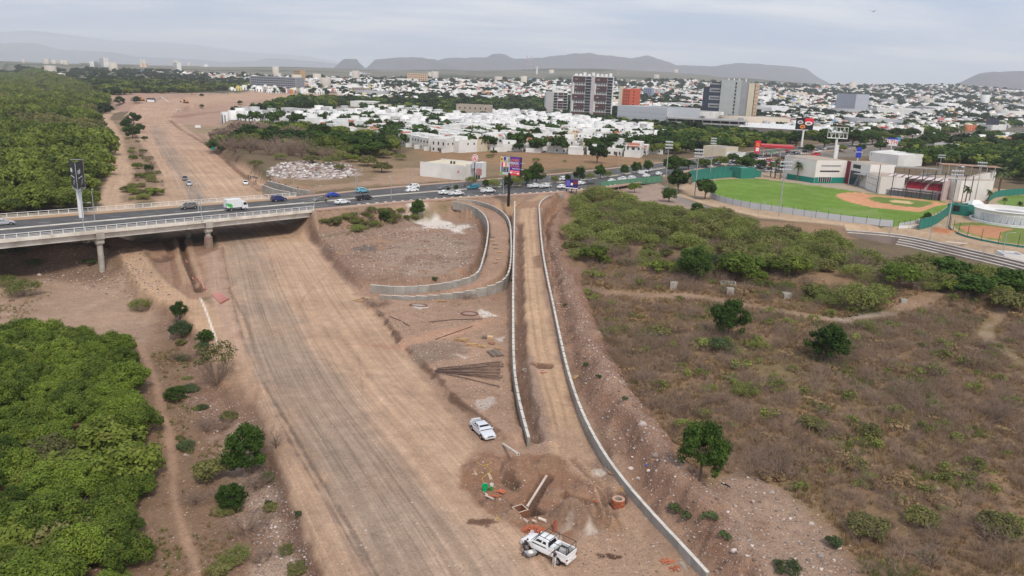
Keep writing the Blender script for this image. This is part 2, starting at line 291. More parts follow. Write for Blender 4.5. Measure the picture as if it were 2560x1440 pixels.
# rubble berm right of the right wall
berm = smooth(W([(1400,500,5),(1385,560,4.8),(1400,650,4),(1425,740,3),(1455,830,2.4),(1500,930,1.8),(1570,1050,1.4),(1650,1160,1.2),(1730,1270,1.1),(1850,1400,1),(1960,1520,1)]),5)
m,q,sd2 = mask_line(berm,3.4,2.4,1.1,4); paint(m,(.235,.145,.105),stone=.75,streak=0)
m,q,sd2 = mask_line(berm,2.0,3.2,.8,3); Z += (2.2+1.0*fbm(X,Y,5,3,61))*m
m,q,sd2 = mask_line(berm,.9,1.2,.9,3); paint(m*.5,(.30,.205,.155),stone=.9)
paint(mask_poly([(1740,1220,1),(1850,1180,1),(1960,1240,1),(2080,1320,1),(2140,1440,1),(2200,1600,1),(1900,1600,1),(1850,1400,1)],1,soft=2.5,amp=1.6),(.30,.215,.165),stone=1.0)
# pale spoil tracks through the field
for pts,hw,c in [([(1460,730,2.5),(1600,742,2.5),(1740,745,2.5),(1900,770,2.6),(2020,790,2.6),(2110,800,2.6),(2200,790,2.6),(2280,768,2.7),(2390,755,2.8)],1.4,(.31,.22,.175)),([(2120,797,2.6),(2170,787,2.6),(2230,778,2.7)],1.6,(.46,.40,.36)),([(2600,930,2),(2520,890,2),(2465,850,2),(2480,810,2.2),(2540,790,2.2)],1.0,(.33,.25,.19)),([(1700,690,3),(1790,700,3),(1860,745,3)],1.2,(.30,.20,.155)),([(1800,525,4.6),(1850,550,4.4),(1905,572,4.2)],.7,(.40,.29,.20)),([(2230,730,3),(2310,720,3),(2360,700,3),(2400,735,3)],3,(.28,.20,.16))]:
    m,_,_ = mask_line(smooth(W(pts)),hw*.8,2.2,1.5,3); paint(m*.6,c,stone=.9)
# work site: excavation round the brick chamber and spoil heaps
paint(mask_poly([(1160,1150),(1230,1135),(1400,1140),(1480,1180),(1530,1260),(1540,1340),(1400,1350),(1310,1330),(1190,1290),(1170,1220)],0,soft=1.8,amp=1.3,nsc=3),(.25,.145,.095),stone=.25,streak=0)
paint(mask_poly([(1400,1040),(1450,1100),(1500,1200),(1600,1300),(1700,1440),(1800,1600),(1500,1600),(1430,1440),(1420,1340),(1510,1260),(1440,1170),(1400,1140)],0,soft=1.5,amp=.9),(.37,.255,.185),stone=.45,streak=.15)
for u,v,rx,ry,h,rot,c in [(1225,1165,3.2,1.6,.5,10,(.23,.14,.10)),(1300,1180,3.0,2.2,.9,0,(.24,.15,.105)),(1370,1165,2.4,1.5,.6,20,(.25,.16,.11)),(1240,1235,2.6,1.6,.35,0,(.26,.16,.11)),(1250,1265,2.2,1.2,.45,-10,(.23,.145,.105)),(1430,1300,3.3,1.9,1.0,-20,(.24,.16,.115)),(1395,1240,1.9,1.2,.4,0,(.27,.175,.125)),(1470,1230,2.6,1.5,.35,-30,(.28,.175,.12)),(1500,1290,1.4,3.2,.35,35,(.28,.18,.12)),(1280,1290,1.6,1.0,.35,0,(.26,.17,.12))]:
    heap(u,v,0,rx,ry,h*2.4,c,rot=rot,stone=.35)
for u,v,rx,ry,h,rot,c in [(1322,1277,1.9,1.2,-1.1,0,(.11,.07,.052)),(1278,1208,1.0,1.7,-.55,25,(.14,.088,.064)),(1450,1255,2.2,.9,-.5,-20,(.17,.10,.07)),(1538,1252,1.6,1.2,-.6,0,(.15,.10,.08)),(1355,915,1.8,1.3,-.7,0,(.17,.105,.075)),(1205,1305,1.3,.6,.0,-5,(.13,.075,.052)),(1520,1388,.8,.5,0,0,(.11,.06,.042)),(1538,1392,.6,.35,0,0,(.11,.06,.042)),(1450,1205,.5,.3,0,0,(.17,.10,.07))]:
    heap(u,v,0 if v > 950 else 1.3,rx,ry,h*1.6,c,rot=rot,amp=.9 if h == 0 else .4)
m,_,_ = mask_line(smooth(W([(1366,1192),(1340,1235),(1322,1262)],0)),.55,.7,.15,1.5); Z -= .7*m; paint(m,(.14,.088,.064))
for c,pts in [((.36,.29,.24),[(1390,1320),(1430,1308),(1440,1325),(1400,1338)]),((.48,.42,.37),[(1462,1322),(1474,1316),(1486,1330),(1470,1335)]),((.5,.44,.39),[(1470,1178),(1500,1172),(1520,1185),(1490,1192)]),((.47,.40,.36),[(1345,1345),(1400,1330),(1395,1348)])]:
    m = mask_poly(pts,0,soft=.5,amp=.45,nsc=1.2); paint(m*.9,c)
for pts in ([(1440,1195),(1468,1225),(1490,1265),(1500,1305)],[(1465,1200),(1495,1232),(1513,1270),(1518,1312)],[(1480,1195),(1512,1225),(1530,1262),(1535,1300)],[(1430,1150),(1465,1185),(1490,1210)]):
    P = smooth(W(pts,0)); m,_,_ = mask_line(P,.28,.4,.12,1.5); Z -= .22*m; paint(m*.75,(.19,.12,.085)); m,_,_ = mask_line(P+np.array([.65,0]),.25,.5,.12,1.5); Z += .18*m; paint(m*.5,(.40,.27,.18))
m,_,_ = mask_line(smooth(W([(1440,900,1.4),(1440,960,1),(1430,1000,.7)])),.8,.8,.3,2); paint(m*.7,(.22,.14,.10))
m = mask_poly([(1336,645,3.7),(1362,640,3.7),(1368,665,3.6),(1345,670,3.6)],3.7,soft=1.2,amp=.6); paint(m,(.24,.155,.11)); Z += .3*m
# ================================================================ avenue embankment and its surroundings
AVN = [(785,527),(950,512),(1100,500),(1250,491),(1400,482),(1500,472),(1600,456),(1700,433),(1850,407),(2000,386),(2200,364),(2400,346),(2700,322)]
AVF = [(740,492),(890,476),(1030,463),(1130,455),(1230,447),(1370,436),(1500,423),(1650,406),(1800,388),(1950,371),(2140,354),(2340,339),(2640,315)]
AZ = 6.5
avn = smooth(W(AVN,AZ),6); avf = smooth(W(AVF,AZ),6)
avpoly = np.vstack([avn,avf[::-1]])
m = mask_poly(avpoly,soft=13); level(np.clip(m*2.0,0,1)**1.0,AZ-.12)
m = mask_poly(avpoly,soft=8,amp=1); paint(m,(.26,.185,.135),stone=.3)
m = mask_poly([(790,566,5),(1100,512,5),(1140,520,4),(1000,560,2),(860,575,2)],4,soft=3,amp=2); paint(m*.85,(.17,.14,.07),stone=.3)
m = mask_poly([(1180,516,6),(1400,494,6),(1380,520,5.4),(1240,524,5.4)],6,soft=2,amp=.8); paint(m,(.30,.185,.13),stone=.3)
# waste ground beyond the avenue
m = mask_poly([(660,440,5),(760,400,5),(1000,390,5),(1060,360,5),(1300,380,5),(1600,395,5),(1660,405,5),(1400,425,5),(1100,450,5),(780,480,5),(700,470,5)],5,soft=6,amp=3,nsc=10)
paint(m,(.22,.16,.10),stone=.3)
m = mask_poly([(1060,372,5),(1200,378,5),(1600,392,5),(1630,410,5),(1330,425,5),(1200,405,5),(1060,400,5)],5,soft=6,amp=3,nsc=10); paint(m,(.26,.165,.098),stone=.1)
m = mask_poly([(960,425,5),(1040,420,5),(1200,440,5),(1180,448,5),(950,462,5),(780,478,5),(800,465,5),(930,450,5)],5,soft=3,amp=2); paint(m*.8,(.34,.24,.175),stone=.1)
m = mask_poly([(670,425,5),(740,405,5),(880,415,5),(890,440,5),(800,450,5),(680,445,5)],5,soft=4,amp=2.5); paint(m,(.40,.33,.30),stone=1.3)
for k in range(26):
    heap(rnd.uniform(675,885),rnd.uniform(410,444),5,rnd.uniform(1.5,3.5),rnd.uniform(1.2,2.4),rnd.uniform(.4,1.3))
m = mask_poly([(605,428,3),(660,450,3),(790,480,4),(760,484,4),(660,470,2)],3,soft=2,amp=1); paint(m,(.30,.20,.145),stone=.3)
# slip road under construction by the bridge: flat strip with walls
# ballpark
m = mask_poly([(1690,470,5),(1760,438,5),(1960,430,5),(2200,440,5),(2480,470,5),(2800,500,5),(2800,700,5),(2560,650,5),(2260,580,5),(1900,545,5),(1760,505,5)],5,soft=4); level(m,5.0); paint(m,(.40,.30,.215),stone=.05)
turf = [(1800,449),(1850,447),(1904,448),(1979,457),(2069,468),(2188,485),(2307,495),(2367,507),(2364,519),(2335,535),(2301,546),(2242,566),(2200,562),(2158,556),(2100,550),(2039,541),(1975,532),(1919,523),(1860,513),(1800,500),(1778,487),(1771,468),(1782,453)]
m = mask_poly(smooth(np.vstack([W(turf,5),W(turf[:1],5)]),4),soft=.5); paint(m,(.135,.225,.035),stone=0,zone=4,green=1)
stripes = 0.5+0.5*np.sin((X*.8+Y*.6)/5.5*math.pi); paint(m*.35*sst(.3,.7,stripes),(.165,.27,.05)); paint(m*sst(.05,.4,fbm(X,Y,9,3,77))*.5,(.23,.29,.09))
inf_ = [(2088,489),(2102,483),(2140,481),(2191,487),(2260,492),(2365,508),(2360,512),(2334,517),(2304,529),(2265,527),(2200,521),(2155,513),(2110,501)]
m = mask_poly(smooth(np.vstack([W(inf_,5),W(inf_[:1],5)]),3),soft=.4); paint(m,(.52,.27,.16),zone=5,green=0)
m = mask_poly(W([(2167,495),(2194,491),(2331,505),(2331,510),(2304,518),(2265,517),(2187,504)],5),soft=.4); paint(m,(.15,.21,.05),zone=4,green=1)
pm = un(2254,505,5); m = sst(4.3,3.9,np.hypot((X-pm[0]),(Y-pm[1]))); paint(m,(.58,.43,.25),zone=5,green=0)
m = mask_poly(W([(1950,440),(2100,458),(2200,470),(2350,490),(2330,500),(2180,486),(2060,469),(1960,455)],5),soft=.8); paint(m*(1-(ZONE == 4))*.9,(.36,.30,.25))
# small field at the right edge
t2 = [(2380,560),(2430,556),(2560,562),(2700,580),(2700,630),(2560,612),(2480,600),(2400,580)]
m = mask_poly(smooth(W(t2,5),3),soft=.5); paint(m,(.16,.20,.05),zone=4,green=1)
m = mask_poly(smooth(W([(2395,566),(2440,563),(2510,570),(2530,574),(2500,582),(2505,596),(2460,592),(2410,578)],5),3),soft=.4); paint(m,(.42,.21,.12),zone=5,green=0)
m = mask_poly(W([(2490,505),(2520,488),(2700,490),(2700,530),(2540,528)],5),soft=1); paint(m,(.15,.23,.05),zone=4,green=1)
m = mask_poly(W([(1790,560),(1900,556),(2100,568),(2160,575),(2110,578),(2130,602),(2050,590),(1900,570)],4.5),soft=3,amp=1.5); paint(m*.7,(.30,.19,.125))
m = mask_poly(W([(2330,572),(2360,570),(2390,580),(2370,588),(2335,582)],5),soft=1.5,amp=1); paint(m,(.40,.17,.09)); Z += .5*m
# terraced courts below the second field
m = mask_poly(W([(2115,578),(2200,580),(2560,652),(2800,700),(2800,760),(2500,680),(2300,640),(2160,612),(2125,600)],3.2),soft=2.0); level(m,2.0)
m = mask_poly(W([(2182,594),(2330,620),(2300,632),(2160,604)],2),soft=.5); paint(m,(.56,.44,.33),stone=0,zone=6)
m = mask_poly(W([(2330,622),(2480,646),(2500,668),(2440,665),(2312,636)],2),soft=.5); paint(m,(.56,.44,.33),stone=0,zone=6)
# car park by the avenue
m = mask_poly(W([(1490,478),(1520,470),(1640,458),(1672,470),(1700,500),(1750,520),(1700,524),(1640,512),(1560,492)],5),soft=1.0); level(m,5.1); paint(m,(.33,.25,.21),stone=0,zone=6)
m = mask_poly(W([(1680,478),(1720,500),(1780,520),(1720,516),(1690,500)],5),soft=1.0); paint(m,(.25,.225,.21))
m,_,_ = mask_line(smooth(W([(1700,486),(1740,500),(1830,525),(1950,546),(2060,556),(2250,578),(2320,600),(2560,645)],5)),2.0,1.2,.3); paint(m*(ZONE != 4),(.46,.35,.25))
m = mask_poly(W([(1700,440),(1850,415),(2000,398),(2050,410),(1950,432),(1760,445)],5.5),soft=2); paint(m*.8,(.30,.25,.21))
m = mask_poly(W([(1990,372),(2360,330),(2400,350),(2300,380),(2030,396)],5.5),soft=4); paint(m*.8,(.19,.18,.17))
for k in range(16):
    v0_ = 640+rnd.random()*700; sh_ = (v0_-640)*.34; pts = [(600+sh_+rnd.uniform(-20,260),v0_),(640+sh_+rnd.uniform(0,260),v0_+rnd.uniform(40,120)),(700+sh_+rnd.uniform(0,300),v0_+rnd.uniform(120,260))]
    m,_,_ = mask_line(smooth(W(pts,0)),.12,.35,.1,2); m = m*(ZONE == 1); paint(m*.45,rnd.choice([(.24,.175,.14),(.50,.37,.28)]))
paint(GMSK*(ZONE == 1)*.62*(.75+.5*(fbm(X,Y,11,3,140)+.4)),(.26,.212,.176),streak=1.6)
m = (ZONE == 1)*sst(.12,.5,fbm(X,Y,13,4,120)); paint(m*.22,(.50,.37,.28)); m = (ZONE == 1)*sst(.2,.5,fbm(X,Y,6,4,130)); paint(m*.3,(.27,.19,.15))
COL = COL*np.where((ZONE == 4)[...,None],1.0,np.array([1.07,1.02,.95]))
Z = Z+0.05*NEARF*fbm(X,Y,.8,2,90)*np.clip(STONE,0,1)*2
# ---------------------------------------------------------------- height lookup and eye ray to ground
def hz(x,y):
    x = np.asarray(x,float); y = np.asarray(y,float)
    a = np.arctan2(x,y); d = np.hypot(x,y)
    fi = np.clip((a-az[0])/(az[1]-az[0]),0,NA-1.001)
    k = (np.clip(CAMH/np.maximum(d,1)/.95,1e-9,1))**(2/3)
    fj = np.clip((1-(k-.0101)/(1-.0101))*(ND-1),0,ND-1.001)
    i = fi.astype(int); j = fj.astype(int); p = fi-i; q = fj-j
    return (Z[i,j]*(1-p)+Z[i+1,j]*p)*(1-q)+(Z[i,j+1]*(1-p)+Z[i+1,j+1]*p)*q
def G(u,v):
    d = ray(float(u),float(v)); d = d/np.hypot(d[0],d[1])
    s = 40*np.exp(np.linspace(0,math.log(1000),4000)); zz_ = CAMH+d[2]*s
    hh = hz(d[0]*s,d[1]*s); k = np.argmax(zz_ < hh)
    if k == 0: k = len(s)-1
    t0,t1 = s[k-1],s[k]
    a0 = zz_[k-1]-hh[k-1]; a1 = zz_[k]-hh[k]; t = t0+(t1-t0)*a0/(a0-a1+1e-9)
    return np.array([d[0]*t,d[1]*t,CAMH+d[2]*t])
def height_to(p,v):
    """height above p that reaches picture row v"""
    lo,hi = 0,400
    for _ in range(40):
        mid = (lo+hi)/2; vv = proj([p[0],p[1],p[2]+mid])[1]
        if vv > v: lo = mid
        else: hi = mid
    return lo
# ================================================================ materials
_M = {}
def node_mat(name):
    m = bpy.data.materials.new(name); m.use_nodes = True; t = m.node_tree; t.nodes.clear()
    o = N(t,'ShaderNodeOutputMaterial'); b = N(t,'ShaderNodeBsdfPrincipled'); t.links.new(b.outputs[0],o.inputs[0])
    return m,t,b
def mat(name,col,rough=.8,var=.18,scale=3.0,metal=0.0,inst=0.0,bump=0.0,dirt=None,spec=.3):
    if name in _M: return _M[name]
    m,t,b = node_mat(name)
    b.inputs['Roughness'].default_value = rough; b.inputs['Metallic'].default_value = metal; b.inputs['Specular IOR Level'].default_value = spec
    tcn = N(t,'ShaderNodeTexCoord'); n = N(t,'ShaderNodeTexNoise'); n.inputs['Scale'].default_value = scale; n.inputs['Detail'].default_value = 5; n.inputs['Roughness'].default_value = .65
    t.links.new(tcn.outputs['Object'],n.inputs['Vector'])
    mr = N(t,'ShaderNodeMapRange'); mr.inputs['From Min'].default_value = .3; mr.inputs['From Max'].default_value = .7
    mr.inputs['To Min'].default_value = 1-var; mr.inputs['To Max'].default_value = 1+var; t.links.new(n.outputs['Fac'],mr.inputs['Value'])
    src = mr.outputs[0]
    if inst:
        oi = N(t,'ShaderNodeObjectInfo'); m2 = N(t,'ShaderNodeMapRange'); m2.inputs['To Min'].default_value = 1-inst; m2.inputs['To Max'].default_value = 1+inst
        t.links.new(oi.outputs['Random'],m2.inputs['Value']); mm = N(t,'ShaderNodeMath',operation='MULTIPLY'); t.links.new(src,mm.inputs[0]); t.links.new(m2.outputs[0],mm.inputs[1]); src = mm.outputs[0]
    vm = N(t,'ShaderNodeVectorMath',operation='SCALE'); vm.inputs[0].default_value = col; t.links.new(src,vm.inputs['Scale'])
    last = vm.outputs[0]
    if dirt is not None:
        n2 = N(t,'ShaderNodeTexNoise'); n2.inputs['Scale'].default_value = scale*.35; n2.inputs['Detail'].default_value = 6; t.links.new(tcn.outputs['Object'],n2.inputs['Vector'])
        r2 = N(t,'ShaderNodeValToRGB'); r2.color_ramp.elements[0].position = .45; r2.color_ramp.elements[1].position = .68; t.links.new(n2.outputs['Fac'],r2.inputs['Fac'])
        mr3 = N(t,'ShaderNodeMath',operation='MULTIPLY'); mr3.inputs[1].default_value = .6; t.links.new(r2.outputs[0],mr3.inputs[0])
        mx2 = N(t,'ShaderNodeMixRGB'); mx2.inputs[2].default_value = (*dirt,1); t.links.new(mr3.outputs[0],mx2.inputs[0]); t.links.new(last,mx2.inputs[1]); last = mx2.outputs[0]
    t.links.new(last,b.inputs['Base Color'])
    if bump:
        bp = N(t,'ShaderNodeBump'); bp.inputs['Strength'].default_value = bump; bp.inputs['Distance'].default_value = .05; t.links.new(n.outputs['Fac'],bp.inputs['Height']); t.links.new(bp.outputs[0],b.inputs['Normal'])
    _M[name] = m; return m
def leaf_mat(name,dark,light,tip=None,rough=.6):
    """foliage: per-plant tone, clumps of lighter and darker leaves, a few browned"""
    if name in _M: return _M[name]
    m,t,b = node_mat(name); b.inputs['Roughness'].default_value = rough; b.inputs['Specular IOR Level'].default_value = .15
    at = N(t,'ShaderNodeAttribute',attribute_name='tone'); oi = N(t,'ShaderNodeObjectInfo')
    ad = N(t,'ShaderNodeMath',operation='MULTIPLY_ADD'); ad.inputs[1].default_value = .55; t.links.new(oi.outputs['Random'],ad.inputs[0])
    m1 = N(t,'ShaderNodeMath',operation='MULTIPLY'); m1.inputs[1].default_value = .6; t.links.new(at.outputs['Fac'],m1.inputs[0]); t.links.new(m1.outputs[0],ad.inputs[2])
    r = N(t,'ShaderNodeValToRGB'); r.color_ramp.elements[0].position = .1; r.color_ramp.elements[1].position = .95
    r.color_ramp.elements[0].color = (*dark,1); r.color_ramp.elements[1].color = (*light,1)
    t.links.new(ad.outputs[0],r.inputs['Fac']); last = r.outputs[0]
    if tip:
        g2 = N(t,'ShaderNodeMath',operation='GREATER_THAN'); g2.inputs[1].default_value = .86; t.links.new(at.outputs['Fac'],g2.inputs[0])
        g3 = N(t,'ShaderNodeMath',operation='MULTIPLY'); g3.inputs[1].default_value = .6; t.links.new(g2.outputs[0],g3.inputs[0])
        mx2 = N(t,'ShaderNodeMixRGB'); mx2.inputs[2].default_value = (*tip,1); t.links.new(g3.outputs[0],mx2.inputs[0]); t.links.new(last,mx2.inputs[1]); last = mx2.outputs[0]
    t.links.new(last,b.inputs['Base Color'])
    tr = N(t,'ShaderNodeBsdfTranslucent'); t.links.new(last,tr.inputs['Color']); ms = N(t,'ShaderNodeMixShader'); ms.inputs[0].default_value = .3
    o = [n for n in t.nodes if n.type == 'OUTPUT_MATERIAL'][0]
    t.links.new(b.outputs[0],ms.inputs[1]); t.links.new(tr.outputs[0],ms.inputs[2]); t.links.new(ms.outputs[0],o.inputs[0])
    _M[name] = m; return m
def vcol_mat(name,var=.15,rough=.85):
    if name in _M: return _M[name]
    m,t,b = node_mat(name); b.inputs['Roughness'].default_value = rough; b.inputs['Specular IOR Level'].default_value = .2
    at = N(t,'ShaderNodeAttribute',attribute_name='Col'); tcn = N(t,'ShaderNodeTexCoord'); n = N(t,'ShaderNodeTexNoise'); n.inputs['Scale'].default_value = .6; n.inputs['Detail'].default_value = 5
    t.links.new(tcn.outputs['Object'],n.inputs['Vector']); mr = N(t,'ShaderNodeMapRange'); mr.inputs['To Min'].default_value = 1-var; mr.inputs['To Max'].default_value = 1+var; t.links.new(n.outputs['Fac'],mr.inputs['Value'])
    vm = N(t,'ShaderNodeVectorMath',operation='SCALE'); t.links.new(at.outputs['Color'],vm.inputs[0]); t.links.new(mr.outputs[0],vm.inputs['Scale']); t.links.new(vm.outputs[0],b.inputs['Base Color'])
    _M[name] = m; return m
def ground_material():
    m,t,b = node_mat('ground_soil'); b.inputs['Roughness'].default_value = .95; b.inputs['Specular IOR Level'].default_value = .1
    L = t.links.new
    g = N(t,'ShaderNodeNewGeometry')
    def noise(sc_,det=4,vec=None,ro=.6):
        n = N(t,'ShaderNodeTexNoise'); n.inputs['Scale'].default_value = sc_; n.inputs['Detail'].default_value = det; n.inputs['Roughness'].default_value = ro
        L(vec if vec else g.outputs['Position'],n.inputs['Vector']); return n.outputs['Fac']
    def rng(v,a,b_,c,d):
        n = N(t,'ShaderNodeMapRange'); n.inputs['From Min'].default_value = a; n.inputs['From Max'].default_value = b_; n.inputs['To Min'].default_value = c; n.inputs['To Max'].default_value = d; L(v,n.inputs['Value']); return n.outputs[0]
    def mth(op,a,b_):
        n = N(t,'ShaderNodeMath',operation=op)
        for i,v in enumerate((a,b_)):
            if isinstance(v,(int,float)): n.inputs[i].default_value = v
            else: L(v,n.inputs[i])
        return n.outputs[0]
    col = N(t,'ShaderNodeAttribute',attribute_name='Col'); st = N(t,'ShaderNodeAttribute',attribute_name='stone'); sk = N(t,'ShaderNodeAttribute',attribute_name='streak'); rd = N(t,'ShaderNodeAttribute',attribute_name='road')
    v = mth('MULTIPLY',rng(noise(.06,5),.35,.65,.90,1.10),rng(noise(.55,6,ro=.7),.3,.7,.84,1.16))
    v = mth('MULTIPLY',v,rng(noise(3.5,5,ro=.75),.3,.7,.78,1.22)); v = mth('MULTIPLY',v,rng(noise(11,3,ro=.7),.3,.7,.86,1.14))
    sx = N(t,'ShaderNodeSeparateXYZ'); L(rd.outputs['Vector'],sx.inputs[0])
    c1 = N(t,'ShaderNodeCombineXYZ'); L(mth('MULTIPLY',sx.outputs[0],.012),c1.inputs[0]); L(mth('MULTIPLY',sx.outputs[1],.75),c1.inputs[1])
    c2 = N(t,'ShaderNodeCombineXYZ'); L(mth('MULTIPLY',sx.outputs[0],.035),c2.inputs[0]); L(mth('MULTIPLY',sx.outputs[1],3.2),c2.inputs[1])
    s1 = rng(noise(1,4,c1.outputs[0],.7),.3,.7,-.17,.17); s2 = rng(noise(1,3,c2.outputs[0],.6),.3,.7,-.13,.13)
    ss = mth('MULTIPLY',mth('ADD',s1,s2),sk.outputs['Fac']); v = mth('MULTIPLY',v,mth('ADD',ss,1.0))
    vm = N(t,'ShaderNodeVectorMath',operation='SCALE'); L(col.outputs['Color'],vm.inputs[0]); L(v,vm.inputs['Scale'])
    # red-brown damp patches and pale dust
    last = vm.outputs[0]
    hs = N(t,'ShaderNodeMixRGB',blend_type='MULTIPLY'); hs.inputs[2].default_value = (.80,.68,.60,1); L(mth('MULTIPLY',rng(noise(.22,5,ro=.7),.56,.70,0,.8),st.outputs['Fac']),hs.inputs[0]); L(last,hs.inputs[1]); last = hs.outputs[0]
    # stones: two sizes of pebbles, some pale some dark
    for sc_,thr,c_,amt in ((1.9,.20,(.52,.43,.37),.8),(4.2,.26,(.43,.34,.28),.65),(3.0,.24,(.12,.08,.06),.65)):
        vo = N(t,'ShaderNodeTexVoronoi'); vo.inputs['Scale'].default_value = sc_; vo.inputs['Randomness'].default_value = 1
        off = N(t,'ShaderNodeVectorMath',operation='ADD'); off.inputs[1].default_value = (sc_*3,sc_*7,0); L(g.outputs['Position'],off.inputs[0]); L(off.outputs[0],vo.inputs['Vector'])
        lt = mth('LESS_THAN',vo.outputs['Distance'],thr); se = N(t,'ShaderNodeSeparateColor'); L(vo.outputs['Color'],se.inputs[0])
        pick = mth('LESS_THAN',se.outputs[0],mth('MULTIPLY',st.outputs['Fac'],.55)); k = mth('MULTIPLY',mth('MULTIPLY',lt,pick),amt)
        mx_ = N(t,'ShaderNodeMixRGB'); L(k,mx_.inputs[0]); L(last,mx_.inputs[1])
        tint = N(t,'ShaderNodeVectorMath',operation='SCALE'); tint.inputs[0].default_value = c_; L(rng(se.outputs[1],0,1,.7,1.35),tint.inputs['Scale']); L(tint.outputs[0],mx_.inputs[2]); last = mx_.outputs[0]
    L(last,b.inputs['Base Color'])
    bp = N(t,'ShaderNodeBump'); bp.inputs['Strength'].default_value = .8; bp.inputs['Distance'].default_value = .35
    L(mth('ADD',noise(1.3,6,ro=.7),mth('MULTIPLY',noise(5,3),mth('MULTIPLY',st.outputs['Fac'],.5))),bp.inputs['Height']); L(bp.outputs[0],b.inputs['Normal'])
    return m
# ================================================================ object helpers
def tag(o,label=None,cat=None,group=None,kind=None):
    if label: o['label'] = label
    if cat: o['category'] = cat
    if group: o['group'] = group
    if kind: o['kind'] = kind
    return o
def empty(name,loc=(0,0,0),rz=0,label=None,cat=None,group=None):
    o = bpy.data.objects.new(name,None); C.objects.link(o); o.location = loc; o.rotation_euler = (0,0,rz); o.empty_display_size = .5
    return tag(o,label,cat,group)
def link(name,me,parent=None,loc=None,rot=None,scale=None):
    o = bpy.data.objects.new(name,me); C.objects.link(o)
    if parent is not None: o.parent = parent
    if loc is not None: o.location = loc
    if rot is not None: o.rotation_euler = rot
    if scale is not None: o.scale = (scale,)*3 if isinstance(scale,(int,float)) else scale
    return o
def copy_tree(o,parent=None):
    c = o.copy(); C.objects.link(c); c.parent = parent
    for ch in o.children: copy_tree(ch,c)
    return c
class MB:
    def __init__(s): s.v = []; s.f = []
    def quad(s,a,b,c,d):
        n = len(s.v); s.v += [tuple(a),tuple(b),tuple(c),tuple(d)]; s.f.append((n,n+1,n+2,n+3)); return s
    def poly(s,P):
        n = len(s.v); s.v += [tuple(p) for p in P]; s.f.append(tuple(range(n,n+len(P)))); return s
    def box(s,c,d,rz=0,top=(1,1)):
        n = len(s.v); ca,sa = math.cos(rz),math.sin(rz)
        for k in (-1,1):
            tx,ty = (1,1) if k < 0 else top
            for (i,j) in ((-1,-1),(1,-1),(1,1),(-1,1)):
                x = i*d[0]/2*tx; y = j*d[1]/2*ty; s.v.append((c[0]+x*ca-y*sa,c[1]+x*sa+y*ca,c[2]+k*d[2]/2))
        s.f += [tuple(n+q for q in r) for r in ((3,2,1,0),(4,5,6,7),(0,1,5,4),(1,2,6,5),(2,3,7,6),(3,0,4,7))]; return s
    def bx(s,x0,x1,y0,y1,z0,z1): return s.box(((x0+x1)/2,(y0+y1)/2,(z0+z1)/2),(x1-x0,y1-y0,z1-z0))
    def tube(s,pts,r,n=8,caps=True):
        pts = [Vector(p) for p in pts]; rr = r if isinstance(r,(list,tuple)) else [r]*len(pts); rings = []
        for i,p in enumerate(pts):
            d = (pts[min(i+1,len(pts)-1)]-pts[max(i-1,0)]).normalized()
            a = d.cross(Vector((0,0,1)) if abs(d.z) < .9 else Vector((1,0,0))).normalized(); b_ = d.cross(a)
            n0 = len(s.v); rings.append(n0)
            for k in range(n):
                t = 2*math.pi*k/n; q = p+(a*math.cos(t)+b_*math.sin(t))*rr[i]; s.v.append(tuple(q))
        for i in range(len(rings)-1):
            for k in range(n):
                s.f.append((rings[i]+k,rings[i]+(k+1) % n,rings[i+1]+(k+1) % n,rings[i+1]+k))
        if caps: s.f.append(tuple(rings[0]+k for k in range(n))[::-1]); s.f.append(tuple(rings[-1]+k for k in range(n)))
        return s
    def loft(s,secs,caps=True):
        rings = []
        for P in secs: rings.append(len(s.v)); s.v += [tuple(p) for p in P]
        n = len(secs[0])
        for i in range(len(secs)-1):
            for k in range(n):
                s.f.append((rings[i]+k,rings[i]+(k+1) % n,rings[i+1]+(k+1) % n,rings[i+1]+k))
        if caps: s.f.append(tuple(range(rings[0],rings[0]+n))[::-1]); s.f.append(tuple(range(rings[-1],rings[-1]+n)))
        return s
    def lathe(s,prof,n=16,c=(0,0,0)):
        secs = [[(c[0]+r*math.cos(2*math.pi*k/n),c[1]+r*math.sin(2*math.pi*k/n),c[2]+z) for k in range(n)] for r,z in prof]
        return s.loft(secs)
    def ring(s,ri,ro,z0,z1,n=20,c=(0,0,0)):
        return s.loft_loop([[(c[0]+r*math.cos(a),c[1]+r*math.sin(a),c[2]+z) for r,z in ((ri,z0),(ro,z0),(ro,z1),(ri,z1))] for a in [2*math.pi*k/n for k in range(n)]])
    def loft_loop(s,secs):
        rings = []
        for P in secs: rings.append(len(s.v)); s.v += [tuple(p) for p in P]
        n = len(secs[0]); m_ = len(secs)
        for i in range(m_):
            for k in range(n):
                a,b_ = rings[i],rings[(i+1) % m_]; s.f.append((a+k,a+(k+1) % n,b_+(k+1) % n,b_+k))
        return s
    def prism(s,P,z0,z1):
        return s.loft([[(x,y,z0) for x,y in P],[(x,y,z1) for x,y in P]])
    def mesh(s,name,m,smooth_=False):
        me = bpy.data.meshes.new(name); me.from_pydata(s.v,[],s.f); me.update()
        if m: me.materials.append(m)
        if smooth_: me.polygons.foreach_set('use_smooth',[True]*len(me.polygons))
        return me
    def build(s,name,m,parent=None,loc=None,rz=None,smooth_=False):
        o = link(name,s.mesh(name,m,smooth_),parent,loc)
        if rz is not None: o.rotation_euler = (0,0,rz)
        return o
